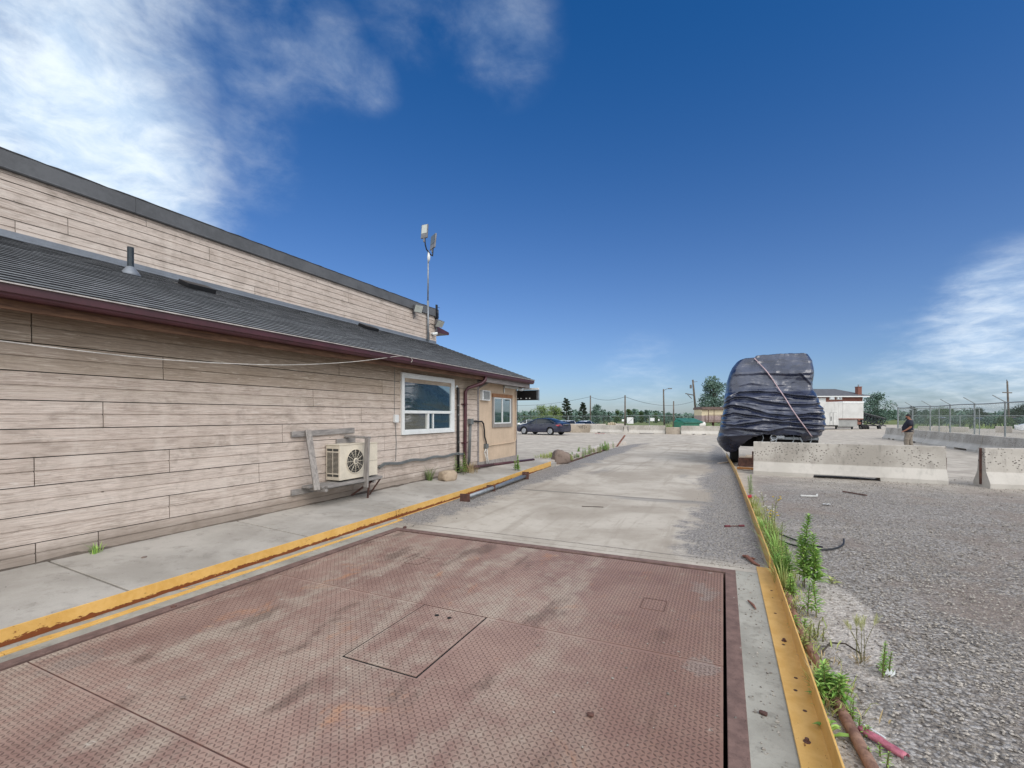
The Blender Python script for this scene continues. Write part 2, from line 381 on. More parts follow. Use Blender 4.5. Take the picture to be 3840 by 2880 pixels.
def steel_color(t, dark=1.0):
    p = t.pos(); st = t.noise(t.pos((1.5, .42, 1), (0, 0, .10)), 1.15, 6, .62, .5); big = t.noise(p, .95, 5, .6, .4); mid = t.noise(p, 6, 6, .7); fine = t.noise(p, 60, 3, .7)
    X, Y, Z = t.xyz()
    c = t.mix(t.mr(big, .38, .60), C('8a6d62'), C('9c8073'))
    c = t.mix(t.mth('MULTIPLY', t.mr(t.mth('ADD', st, t.mth('MULTIPLY', t.mth('SUBTRACT', mid, .5), .5)), .42, .70, 0, .85), t.mr(t.mth('ADD', X, t.mth('MULTIPLY', big, 1.6)), 1.0, -.9, .35, 1)), c, C('ac9d8d'))
    c = t.mix(t.mth('MULTIPLY', t.mr(t.noise(t.pos((1.4, .5, 1), (0, 0, .1)), 2.1, 5, .6), .56, .68), .7), c, C('6d584d'))
    c = t.mix(t.mth('MULTIPLY', t.mr(t.noise(t.pos((1, .7, 1)), 2.4, 6, .7, .5), .58, .72), .6), c, C('b5825f'))
    c = t.mix(t.mth('MULTIPLY', t.mr(t.mth('ADD', X, t.mth('MULTIPLY', big, .9)), -1.1, .3), .6), c, C('7b5c4e'))
    for px, py, rx, ry in ((-.15, 4.65, .13, .26), (-.15, 3.25, .11, .20), (-3.95, 1.55, .14, .16)):         # dried grit left on the plate
        a = t.mth('DIVIDE', t.mth('SUBTRACT', X, px), rx); q = t.mth('DIVIDE', t.mth('SUBTRACT', Y, py), ry)
        k = t.mr(t.mth('ADD', t.mth('ADD', t.mth('MULTIPLY', a, a), t.mth('MULTIPLY', q, q)), t.mth('MULTIPLY', t.mth('SUBTRACT', mid, .5), 7.0)), 1.0, .2)
        c = t.mix(t.mth('MULTIPLY', k, .5), c, t.mix(t.mr(fine, .35, .65), C('756b62'), C('a89d92')))
    c = t.mix(t.mth('MULTIPLY', t.mr(mid, .64, .74), .6), c, C('b9b0a4'))
    c = t.mix(t.mth('MULTIPLY', t.mr(fine, .5, .8), .5), c, C('54443e'))
    if dark != 1.0: c = t.mix(1.0, c, (dark, dark * .96, dark * .93, 1), 'MULTIPLY')
    return c, fine, mid
def m_deck():
    t = NT('rusted_tread_plate', .62, spec=.4); c, fine, mid = steel_color(t); t.col(c); t.rough(t.mr(mid, .3, .7, .5, .8)); t.bump(fine, .3, .003); return t.m
def m_lozenge():
    t = NT('tread_lozenge', .5, spec=.45); c, fine, mid = steel_color(t, .50); t.col(c); return t.m
def m_rust(name='rust', a='6b4a40', b='8d6253'):
    t = NT(name, .85, spec=.3); p = t.pos(); f = t.noise(p, 9, 6, .7); g = t.noise(p, 80, 3, .7)
    c = t.mix(t.mr(f, .35, .65), C(a), C(b)); c = t.mix(t.mth('MULTIPLY', t.mr(g, .55, .75), .6), c, C('3e2d28')); t.col(c); t.bump(g, .4, .003); return t.m
def m_yellow():
    t = NT('yellow_rail_paint', .5, spec=.45); p = t.pos(); X, Y, Z = t.xyz()
    n = t.noise(p, 7, 6, .72, .4); f = t.noise(t.pos((1, .55, 1.6)), 26, 4, .75); big = t.noise(p, 1.1, 3, .5)
    c = t.mix(t.mr(n, .3, .7), C('cb9d50'), C('dbb068'))
    c = t.mix(t.mth('MULTIPLY', t.mr(big, .4, .7), .35), c, C('b89352'))
    low = t.mth('MULTIPLY', t.mr(Z, .085, .02), t.mr(Z, .019, .022))
    thr = t.mth('ADD', t.mth('ADD', t.mth('MULTIPLY', f, .64), t.mth('MULTIPLY', big, .44)), t.mth('MULTIPLY', low, t.mr(X, -3, -4, 0, .33)))
    rust = t.mr(thr, .655, .69)
    c = t.mix(rust, c, t.mix(n, C('5a2d14'), C('8a4a1c')))
    c = t.mix(t.mth('MULTIPLY', t.mr(f, .66, .72), .7), c, C('4a2f1c'))
    t.col(c); t.rough(t.mth('ADD', .45, t.mth('MULTIPLY', rust, .4))); t.bump(t.mth('MULTIPLY', rust, -1), .4, .003); return t.m
def m_jersey():
    t = NT('barrier_concrete', .9, spec=.25); p = t.pos(); X, Y, Z = t.xyz()
    big = t.noise(p, 1.1, 5, .6); mid = t.noise(t.pos((1, 1, .35)), 7, 5, .65); fine = t.noise(p, 75, 3, .7)
    c = t.mix(t.mr(big, .36, .64), C('9a948b'), C('b4aea5'))
    c = t.mix(t.mth('MULTIPLY', t.mr(mid, .5, .7), .5), c, C('77726b'))
    c = t.mix(t.mth('MULTIPLY', t.mr(Z, .37, .33), .45), c, C('c4bfb7'))       # the flared foot stays paler
    v = t.voro(t.pos((1, 1, 1.3)), 15); pit = t.mth('MULTIPLY', t.mth('MULTIPLY', t.mr(v, .33, .22), t.mr(t.noise(p, 2.2, 3), .40, .54)), t.mr(Z, .36, .42))
    c = t.mix(t.mth('MULTIPLY', pit, .8), c, C('4d4843'))
    c = t.mix(t.mth('MULTIPLY', t.mr(fine, .55, .8), .3), c, C('625d57'))
    t.col(c); t.bump(t.mth('SUBTRACT', fine, t.mth('MULTIPLY', pit, 2)), .5, .006); return t.m
def m_wood(name, a, b, axis=(1, 12, 12)):
    t = NT(name, .85, spec=.2); p = t.pos(axis); g = t.noise(p, 3, 6, .7, .5); f = t.noise(t.pos(), 3, 4)
    c = t.mix(t.mr(g, .34, .66), C(a), C(b)); c = t.mix(t.mth('MULTIPLY', t.mr(f, .5, .7), .4), c, C(a)); t.col(c); t.bump(g, .4, .004); return t.m
def m_leaf(name, a, b, rough=.55):
    t = NT(name, rough, spec=.35); isl = t.island(); n = t.noise(t.pos(), .9, 3)
    c = t.mix(isl, C(a), C(b)); c = t.mix(t.mr(n, .35, .65, 0, .5), c, C(a)); t.col(c)
    t.b.inputs['Subsurface Weight'].default_value = 0.0
    return t.m
def m_glass(name='window_glass', tone='33494b', ior=3.0):
    t = NT(name, .03, spec=.9); t.b.inputs['IOR'].default_value = ior; t.col(C(tone)); return t.m
def m_paint(name, hexc, rough=.25, coat=.6):
    t = NT(name, rough, spec=.5); f = t.noise(t.pos(obj=True), 3, 4)
    c = C(hexc); t.col(t.mix(t.mr(f, .4, .7), c, tuple(x * .8 + .02 for x in c[:3]) + (1,)))
    t.b.inputs['Coat Weight'].default_value = coat; t.b.inputs['Coat Roughness'].default_value = .08; return t.m
def m_tarp():
    t = NT('blue_black_tarpaulin', .30, spec=.85); p = t.pos(); n = t.noise(p, 2.2, 5, .6); f = t.noise(t.pos((3, 3, 9)), 5, 5, .65, .8); g = t.noise(p, 40, 3, .6)
    c = t.mix(t.mr(n, .36, .66), C('1b2136'), C('363c50')); c = t.mix(t.mth('MULTIPLY', t.mr(f, .55, .75), .5), c, C('4a5266'))
    cr = None
    for sc_, rot, k in (((1.1, 1.1, 3.6), .10, 1.0), ((1.5, 1.5, 5.5), -.16, .7), ((2.2, 2.2, 2.6), .5, .5)):
        q = t.noise(t.pos(sc_, (0, rot, 0)), 1.25, 2, .45, .5); v = t.mth('MULTIPLY', t.mr(t.mth('ABSOLUTE', t.mth('SUBTRACT', q, .5)), .075, 0, smooth=False), k); cr = v if cr is None else t.mth('ADD', cr, v)
    t.col(c); t.rough(t.mr(n, .3, .7, .22, .36)); t.bump(cr, .10, .04); return t.m
def m_brick():
    t = NT('red_brick', .9, spec=.2); X, Y, Z = t.xyz()
    cmb = t.nd('ShaderNodeCombineXYZ'); t.L(t.mth('ADD', X, Y), cmb.inputs[0]); t.L(Z, cmb.inputs[1])
    b = t.nd('ShaderNodeTexBrick'); t.L(cmb.outputs[0], b.inputs['Vector']); b.inputs['Scale'].default_value = 4.4
    b.inputs['Color1'].default_value = C('6b453d'); b.inputs['Color2'].default_value = C('7f544a'); b.inputs['Mortar'].default_value = C('8e7468'); b.inputs['Mortar Size'].default_value = .012
    t.col(b.outputs['Color']); return t.m

MAT = dict(
    siding=m_siding(), shingle=m_shingle(), slab=m_slab(), ground=m_ground(), deck=m_deck(), loz=m_lozenge(), rust=m_rust(), rust_dark=m_rust('dark_rust', '4a3733', '65483f'),
    frame_rust=m_rust('scale_frame_steel', '64504a', '7a625a'),
    rail=m_yellow(), jersey=m_jersey(), tarp=m_tarp(), brick=m_brick(), glass=m_glass(), glass_pale=m_glass('window_glass_over_blind', '6f6f62'),
    walk=m_concrete('sidewalk_concrete', '9a948b', 'b3ada4', '847e76'), strip=m_concrete('edge_concrete', '8c887e', 'a5a196', '6f6a61', sc=2.2),
    found=m_concrete('foundation_concrete', '837c77', '9b948e', '6a645e'), block=m_concrete('block_concrete', '8d8274', 'ab9f90', '776c60'),
    pale_block=m_concrete('pale_block_concrete', 'a9a096', 'c1b8ae', '8e867d'), parapet=plain('parapet_metal', '5a5b5d', .6, .0, .2, 2.0), membrane=plain('roof_membrane', '2b2b2c', .9),
    flash=plain('flashing_metal', '7d8289', .5, .3, .15, 3), maroon=plain('maroon_gutter', '4b232b', .45, 0, .2, 3, spec=.5), drip=plain('drip_edge', 'c3bdb8', .5),
    soffit=m_wood('stained_soffit', '4a362b', '6e5341', (12, 1, 12)), fascia=m_wood('grey_fascia_board', '6f6967', '8a8481', (12, 1, 12)), white=plain('white_vinyl', 'd6d8d6', .4, 0, .08, 5),
    tan=plain('tan_panel', 'c3ad95', .8, 0, .10, 3, .15, 25), trimwood=m_wood('brown_window_trim', '7d5a43', '9b7355', (9, 9, 1)), greywood=m_wood('weathered_lumber', '76726f', '97928d', (9, 1.2, 9)),
    greypost=m_wood('weathered_post', '77726e', '98928c', (12, 12, 1)), interior=plain('dim_room', '3b3d3a', .9), black=plain('black_plastic', '17181a', .5, 0, .3), blackmetal=plain('black_metal', '1c1d20', .45, .2, .3),
    rubber=plain('tyre_rubber', '1f1f20', .85, 0, .3), alloy=plain('alloy_wheel', 'a5a7aa', .35, .7, .2), galv=plain('galvanised_steel', '8f9498', .45, .55, .2, 12), grey=plain('grey_conduit', '6f7271', .6, .1, .2),
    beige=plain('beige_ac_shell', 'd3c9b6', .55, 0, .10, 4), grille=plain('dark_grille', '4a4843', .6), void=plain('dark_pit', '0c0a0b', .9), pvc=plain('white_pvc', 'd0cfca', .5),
    cable=plain('white_cable', 'c9c4bc', .6), lens=plain('lamp_lens', 'b9bcb4', .25, 0, .15), darklens=plain('dark_lens', '20303c', .1, 0, .3), bronze=plain('grey_lamp_housing', '77777a', .5, .3, .2),
    bark=plain('bark', '4b4036', .95, 0, .4, 5), leaf_d=m_leaf('dark_needles', '1e2a1c', '37442c'), leaf_m=m_leaf('green_leaves', '34492a', '5d7442'), leaf_l=m_leaf('light_leaves', '566a38', '8a9a5c'),
    leaf_b=m_leaf('blue_green_leaves', '465c52', '6f8878'), weed=m_leaf('weed_leaves', '5f8a3c', 'a3bf62', .55), weed2=m_leaf('dry_weed_leaves', '7f8f4a', 'b3b575', .6), tuft=m_leaf('dull_grass_blades', '4c5f34', '7a8a52', .6), straw=m_leaf('dry_straw', '8f7c5c', 'b9a67e', .7),  # leaf_b is lightened: distance haze put into the leaf colour
    stem=plain('weed_stem', '6b6a3c', .7), barley=m_leaf('barley_heads', 'a9ab78', 'cfcfa2', .6), petal=plain('yellow_petals', 'd2b21e', .6), fluff=plain('seed_fluff', 'd2cec4', .9),
    stone=m_concrete('field_stone', '8c7c6a', 'b09e88', '6b5c4d', pits=False), stone2=m_concrete('brown_stone', '6d5f57', '87786e', '50453f', pits=False),
    polewood=plain('utility_pole_wood', '6b6259', .9, 0, .3, 3), wire=plain('overhead_wire', '3d4046', .7), fence=plain('fence_galvanised', '8b9192', .55, .3, .2, 8), mesh=plain('chain_link_wire', '7f8a84', .6, .2, .2, 8),
    navy=m_paint('navy_car_paint', '0d1430', .3, .25), whitecar=m_paint('white_car_paint', 'd4d5d5', .25), carglass=m_glass('car_glass', '14191c', 1.4), chrome=plain('chrome', 'b9bcc0', .2, .8, .1), redlamp=m_paint('red_tail_lamp', 'a3122a', .15),
    whitelamp=m_paint('clear_headlamp', 'c4c8ca', .1), plate=plain('plate_white', 'd9dadb', .5), trailer=plain('white_trailer_panel', 'c3c2be', .45, 0, .10, 1.2), trailer2=plain('grey_trailer_panel', '9b9b98', .45, .2, .15, 1.5), rooftile=plain('house_roof', '5a5b60', .9, 0, .2, 2),
    cream=plain('cream_wall', 'cdbfa0', .8, 0, .1), mauve=plain('mauve_wall', 'a8958f', .8), brownroof=plain('brown_roof', '6e5c55', .8), brownsteel=m_rust('brown_railing', '4b3a33', '62493f'), green=plain('green_bin_paint', '1f6a52', .5, 0, .25, 2), greenlid=plain('green_lid', '3f7a68', .45, 0, .25, 2),
    tank=plain('white_tank', 'd5d3cc', .4, 0, .1), red=plain('red_plastic', 'b01f36', .5, 0, .2), pink=plain('pink_wrapper', 'c27482', .4, 0, .3, 30), brownboard=m_wood('brown_plank', '7f5636', 'a57648', (1, 9, 9)), paleboard=m_wood('pale_plank', 'a89a8c', 'c4b8aa', (1, 9, 9)),
    skin=plain('skin', '9c6b55', .6, 0, .1), hair=plain('dark_hair', '1a1412', .7), shirt=plain('dark_navy_shirt', '171a2c', .85, 0, .3, 8), trousers=plain('grey_khaki_cloth', '8b8175', .9, 0, .25, 12), shoe=plain('dark_shoe', '2a2725', .7),
    logo=plain('grey_badge', '9a948a', .5), sack=plain('tan_sacks', 'b3a48b', .9, 0, .2, 5), navyside=plain('dark_truss_paint', '22282f', .6, .2, .3), strap=plain('pale_strap', 'c7aeb2', .7), sign=plain('white_sign_board', 'd3d5d3', .5, 0, .06), graf=plain('black_spray_paint', '2c2a2b', .8),
    ledbox=plain('black_sign_cabinet', '0b0b0d', .4, 0, .3), pebble=None)
def m_pebble():
    t = NT('loose_pebbles', .9, spec=.25); i = t.island()
    c = t.mix(t.mr(i, 0, .5, smooth=False), C('67605a'), C('979087')); c = t.mix(t.mr(i, .55, 1, smooth=False), c, C('ada69d')); t.col(c); return t.m
MAT['pebble'] = m_pebble()

# ------------------------------------------------------------------ ground and road sheets
def ground_z(x, y):
    z = 0.0
    if x > .5: z += .025 * fb(x * .7, y * .7) * sst(x, .5, 1.2) - .008
    else: z += .02 * fb(x * .35, y * .35, 3) * sst(y, 15, 22)
    z -= .45 * sst(y, 46, 54) * sst(-x, -6, 2)
    return z - .006
HOLE = (-4.36, .118, -2.4, 5.42)
def make_ground():
    xs = [-3000, -900, -300, -120, -60, -40, -30] + [-24 + i * 1.5 for i in range(13)] + [-5.2, -4.80, HOLE[0], -3, -1.5, HOLE[1]] + [.5 + i * .14 for i in range(60)] + [9.2 + i * 1.2 for i in range(14)] + [30, 40, 60, 120, 300, 900, 3000]
    ys = [-600, -100, -20, -8, HOLE[2], -1.2] + [0 + i * .16 for i in range(33)] + [HOLE[3]] + [5.6 + i * .2 for i in range(52)] + [16 + i * 1.0 for i in range(48)] + [68, 75, 85, 100, 130, 180, 300, 700, 1500, 4000]
    b = MB(); nx = len(xs)
    b.v = [(x, y, ground_z(x, y)) for y in ys for x in xs]
    for j in range(len(ys) - 1):
        for i in range(nx - 1):
            if HOLE[0] - .01 <= xs[i] and xs[i + 1] <= HOLE[1] + .01 and HOLE[2] - .01 <= ys[j] and ys[j + 1] <= HOLE[3] + .01: continue
            a = j * nx + i; b.f.append((a, a + 1, a + nx + 1, a + nx)); b.mi.append(0)
    tag(b.build('ground', MAT['ground'], smooth=True), kind='structure')
make_ground()
def make_road():
    b = MB()
    ys = [5.42 + i * .4 for i in range(62)] + [30.2]
    def left(y): return lerp_tab(y, [(0, -4.62), (5.8, -4.72), (13.7, -4.95), (24, -5.05), (27, -4.7), (30.3, -3.2)])
    def right(y): return lerp_tab(y, [(0, .44), (5.6, .42), (13, .34), (20, .14), (26, -.1), (30.3, -.9)])
    rows = [[(left(y) + (right(y) - left(y)) * k / 8, y, .006 + .0 * k) for k in range(9)] for y in ys]
    b.grid(rows); tag(b.build('road', MAT['slab']), kind='structure')
    # plain concrete margins either side of the scale pit
    e = MB(); e.bb((-4.64, -8, -.4), (HOLE[0], 5.415, .006)); e.bb((HOLE[1], -8, -.4), (.46, 5.415, .006)); e.bb((HOLE[0] + .002, -8, -.4), (HOLE[1] - .002, HOLE[2], .006))
    tag(e.build('pavement_margin', MAT['strip']), kind='structure')
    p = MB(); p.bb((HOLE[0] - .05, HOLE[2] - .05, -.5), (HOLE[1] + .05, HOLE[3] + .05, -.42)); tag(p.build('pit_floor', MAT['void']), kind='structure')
make_road()
def make_sidewalk():
    b = MB(); js = [-8, -3.6, -1.6, .35, 2.23, 4.17, 5.97, 7.9, 9.8, 11.7, 14.3]
    for a, c in zip(js, js[1:]):
        def rail(y): return lerp_tab(y, [(0, -4.615), (5.8, -4.735), (13.7, -4.965), (20, -5.05)])
        a2, c2 = a + .010, c - .010
        top = lambda x: .128 + (rail(a) - x) / 1.5 * .072
        vs = []
        for y in (a2, c2):
            xr = rail(y); vs += [(xr, y, .128), (-6.19, y, .2), (-6.19, y, -.3), (xr, y, -.3)]
        b.add(vs, [(0, 1, 5, 4), (1, 2, 6, 5), (2, 3, 7, 6), (3, 0, 4, 7), (0, 3, 2, 1), (4, 5, 6, 7)])
    tag(b.build('sidewalk', MAT['walk'], bevel=.006), kind='structure')
    # broken curb that goes on past the rail, weeds growing in front of it
    c = MB(); pts = [(-5.35, 14.35), (-5.42, 17.0), (-5.5, 20), (-5.6, 23), (-5.55, 25.5), (-5.3, 27.2)]
    for p, q in zip(pts, pts[1:]):
        c.extr([(-.2, -.1), (.16, -.1), (.15, .15), (-.19, .16)], (p[0], p[1], 0), (q[0], q[1], 0))
    tag(c.build('curb', MAT['pale_block'], bevel=.015), kind='structure')
make_sidewalk()

# ------------------------------------------------------------------ weighbridge
def tread(x0, x1, y0, y1, z, holes=()):
    """raised lozenges in a two-way pattern, as arrays"""
    p = .0275; xs = np.arange(x0 + .02, x1 - .015, p); ys = np.arange(y0 + .02, y1 - .015, p)
    gx, gy = np.meshgrid(xs, ys); ix, iy = np.meshgrid(np.arange(len(xs)), np.arange(len(ys)))
    k = np.ones(gx.shape, bool)
    for hx0, hx1, hy0, hy1 in holes: k &= ~((gx > hx0 - .02) & (gx < hx1 + .02) & (gy > hy0 - .02) & (gy < hy1 + .02))
    gx, gy, par = gx[k], gy[k], ((ix + iy) % 2)[k]
    ang = np.where(par == 0, math.pi / 4, 3 * math.pi / 4)
    L, W = .0148, .0049
    base = np.array([(-L, 0), (-L * .45, -W), (L * .45, -W), (L, 0), (L * .45, W), (-L * .45, W)])
    out = np.empty((len(gx), 12, 3))
    c, s_ = np.cos(ang), np.sin(ang)
    for i, (a, b_) in enumerate(base):
        for j, (kk, h) in enumerate(((1.0, 0.0), (.62, .0022))):
            out[:, i + 6 * j, 0] = gx + (a * c - b_ * s_) * kk; out[:, i + 6 * j, 1] = gy + (a * s_ + b_ * c) * kk; out[:, i + 6 * j, 2] = z + h
    f = [(i, (i + 1) % 6, (i + 1) % 6 + 6, i + 6) for i in range(6)]
    return out.reshape(-1, 3), len(gx), f
def deck_plate(name, x0, x1, y0, y1, z, parent, holes=(), lift=0.0, extra=None):
    vs, n, f = tread(x0, x1, y0, y1, z + .0002, holes)
    b = MB()
    cuts = sorted({y0, y1} | {h[2] for h in holes if y0 < h[2] < y1} | {h[3] for h in holes if y0 < h[3] < y1})
    for a, c in zip(cuts, cuts[1:]):
        hh = [h for h in holes if h[2] < (a + c) / 2 < h[3]]
        xs = [x0] + [v for h in hh for v in (h[0], h[1])] + [x1]
        for i in range(0, len(xs), 2): b.bb((xs[i], a, z - .016), (xs[i + 1], c, z))
    if extra: extra(b)
    nb, nf = len(b.v), len(b.f)
    me = bpy.data.meshes.new(name)
    allv = np.concatenate([np.array(b.v, float), vs]) if n else np.array(b.v, float)
    loops, starts, tot, mi = [], [], [], []
    for q in b.f: starts.append(len(loops)); tot.append(len(q)); loops += q; mi.append(0)
    base = np.array(loops, np.int32)
    fq = np.array(f, np.int32)                                            # 6 quads
    offs = (nb + np.arange(n) * 12)[:, None]
    quads = (fq.reshape(1, -1) + offs).reshape(-1); tops = (np.arange(6, 12)[None, :] + offs).reshape(-1)
    L = np.concatenate([base, quads, tops]); st0 = len(base)
    starts = np.concatenate([np.array(starts), st0 + np.arange(n * 6) * 4, st0 + n * 24 + np.arange(n) * 6]).astype(np.int32)
    totals = np.concatenate([np.array(tot), np.full(n * 6, 4), np.full(n, 6)]).astype(np.int32)
    mi = np.concatenate([np.array(mi), np.ones(n * 7)]).astype(np.int32)
    me.vertices.add(len(allv)); me.vertices.foreach_set('co', allv.ravel()); me.loops.add(len(L)); me.loops.foreach_set('vertex_index', L)
    me.polygons.add(len(starts)); me.polygons.foreach_set('loop_start', starts); me.polygons.foreach_set('loop_total', totals); me.polygons.foreach_set('material_index', mi)
    me.materials.append(MAT['deck']); me.materials.append(MAT['loz']); me.update(calc_edges=True); me.validate(); me.shade_flat()
    o = bpy.data.objects.new(name, me); COL.objects.link(o); o.parent = parent; o.location = -Vector(parent.location)
    return o
def make_scale():
    t = thing('truck_scale', 'rusty tread plate truck scale deck set flush in the concrete', 'truck scale', (-2.1, 2, 0))
    X0, X1 = -4.225, .0
    hatch = (-2.37, -1.745, 2.36, 3.314)
    deck_plate('deck_plate', X0, X1, 3.325, 5.27, .004, t)
    deck_plate('deck_plate', X0, X1, 1.438, 3.314, .004, t, holes=(hatch,))
    deck_plate('deck_plate', X0, X1, -2.0, 1.427, .004, t)
    h = deck_plate('access_hatch', hatch[0] + .015, hatch[1] - .015, hatch[2] + .016, hatch[3] - .012, .007, t)
    h['label'] = 'loose square access hatch with two lifting holes'
    b = MB()
    for x in (-2.14, -2.02): b.lathe([(.019, 0), (.019, .0012)], (x, 3.17, .0085), 12)
    b.each('lifting_hole', MAT['void'], h)
    # two small inspection covers outlined in the plate
    for x, y in ((-3.15, 4.28), (-.55, 4.15)):
        c = MB(); q = .005
        c.bb((x - .1, y - .12, .0045), (x + .1, y - .12 + q, .0066)); c.bb((x - .1, y + .12 - q, .0045), (x + .1, y + .12, .0066)); c.bb((x - .1, y - .12 + q, .0045), (x - .1 + q, y + .12 - q, .0066)); c.bb((x + .1 - q, y - .12 + q, .0045), (x + .1, y + .12 - q, .0066)); c.build('inspection_cover', MAT['rust_dark'], t)
    d = MB(); d.bb((X0, 3.3142, -.015), (X1, 3.3248, .0015)); d.bb((X0, 1.4272, -.015), (X1, 1.4378, .0015)); d.build('seam_shade', MAT['rust_dark'], t); d = MB()  # dark strips in the plate seams, gap shade put into their colour
    hx0, hx1, hy0, hy1 = hatch; e = .0148
    d.bb((hx0 + .0002, hy0 + .0002, -.015), (hx0 + e, hy1, .002)); d.bb((hx1 - e, hy0 + .0002, -.015), (hx1 - .0002, hy1, .002)); d.bb((hx0 + e, hy0 + .0002, -.015), (hx1 - e, hy0 + e, .002)); d.bb((hx0 + e, hy1 - .0115, -.015), (hx1 - e, hy1 - .0002, .002))
    d.build('seam_shade', MAT['void'], t)  # near-black strips round the hatch stand in for shade in the gap
    f = MB()
    f.bb((-4.36, -2.4, -.40), (-4.258, 5.31, .010)); f.bb((.020, -2.4, -.40), (.118, 5.31, .010)); f.bb((-4.36, 5.313, -.40), (.118, 5.42, .011))
    f.build('pit_frame', MAT['frame_rust'], t, bevel=.004)
    g = MB(); g.bb((X0 + .02, -2.2, -.35), (X1 - .02, 5.2, -.0135)); g.build('girder', MAT['void'], t)  # block close under the plates, near black so gaps read as shaded
    tag(t)
make_scale()
def rail(pts, name, label, flange, side, thick=.011, h=.147, fw=.145, group='yellow steel wheel guide rails'):
    """angle iron: a standing leg on the outside, a flat leg towards the lane"""
    t = thing(name, label, 'guide rail', (pts[0][0], pts[0][1], 0), group=group)
    b = MB()
    for p, q in zip(pts, pts[1:]):
        a, c = Vector((p[0], p[1], p[2] if len(p) > 2 else 0)), Vector((q[0], q[1], q[2] if len(q) > 2 else 0))
        s_ = side
        prof = [(0, -.01), (0, h), (s_ * thick, h), (s_ * thick, -.01)]
        if flange: prof = [(0, -.002), (0, h), (s_ * thick, h), (s_ * thick, .019), (s_ * fw, .019), (s_ * fw, -.002)]
        b.extr(prof, a, c)
    b.build('angle_iron', MAT['rail'], t, bevel=.003)
    return t
r1 = rail([(-4.61, -3), (-4.62, 1.4), (-4.73, 5.85)], 'guide_rail', 'long near length of rusting yellow rail along the sidewalk edge', True, 1)
def dirt(t, x0, y0, x1, y1):
    b = MB(); rows = []
    n = 60
    for i in range(n + 1):
        k = i / n; x, y = x0 + (x1 - x0) * k, y0 + (y1 - y0) * k
        rows.append([(x + .012, y, .022 + .008 * fb(y * 5, 1)), (x + .05, y, .022 + .008 * fb(y * 7, 2)), (x + .085 + .012 * fb(y * 3, 9), y, .0205 + .006 * fb(y * 9, 3)), (x + .115 + .014 * fb(y * 4, 5), y, .0185)])
    b.grid(rows); b.build('caked_grit', MAT['strip'], t, smooth=True)
dirt(r1, -4.605, -1, -4.72, 5.8)
r2 = rail([(-4.735, 5.87), (-4.84, 9.7), (-4.93, 12.6, .05), (-4.96, 13.7, .06)], 'guide_rail', 'far length of yellow rail ending by the tan booth', False, 1)
r3 = rail([(.47, 5.62), (.475, 1.0), (.48, -3)], 'guide_rail', 'near yellow rail with bolted foot beside the scale plate', True, 1)
for i, (y, big) in enumerate(((4.9, 0), (4.35, 0), (3.84, 1), (3.78, 0), (3.33, 0), (3.18, 0), (2.98, 0), (2.70, 1), (2.05, 1))):
    b = MB(); x = .40 - (.02 if i % 2 else 0)
    if big: b.lathe([(.017, 0), (.017, .004), (.010, .0045), (.010, .018), (.006, .021)], (x, y, .019), 8)
    else: b.lathe([(.011, 0), (.011, .0015)], (x + .01, y, .0185), 9)
    b.build('anchor_bolt' if big else 'bolt_hole', MAT['rust_dark'], r3)
r4 = rail([(.13, 20.5), (.33, 14.2), (.43, 8.6), (.465, 5.63)], 'guide_rail', 'far slender yellow rail running to the tarp covered vehicle', False, 1, thick=.016)
# ------------------------------------------------------------------ office building
WX = -6.16
SHINGLE_EDGE = plain('shingle_butt_edge', '2c2d2f', .95)  # dark bitumen edge; shade lines between courses put into this colour
def lap_boards(b, x0, lines, joints, y0, y1, cuts=()):
    """rows of grooved lap boards on a wall facing +X; each board its own island"""
    for z0, z1 in zip(lines, lines[1:]):
        ends = [y0] + sorted(j for j, z in joints if z0 < z < z1) + [y1]
        for a, c in zip(ends, ends[1:]):
            segs = [(a + .0045, c - .0045)]
            for ca, cc, cz0, cz1 in cuts:
                if z0 >= cz0 - .02 and z1 <= cz1 + .02:
                    ns = []
                    for p, q in segs:
                        if p < ca < q: ns.append((p, ca))
                        if p < cc < q: ns.append((cc, q))
                        if q <= ca or p >= cc: ns.append((p, q))
                    segs = ns
            for p, q in segs:
                zm = (z0 + z1) / 2; e = random.uniform(-.001, .001)
                prof = [(0, z0 + .003), (.022 + e, z0 + .003), (.019 + e, zm - .008), (.006, zm - .005), (.006, zm + .005), (.017 + e, zm + .008), (.014, z1 - .007), (0, z1 - .007)]
                b.extr(prof, (x0, p, 0), (x0, q, 0))
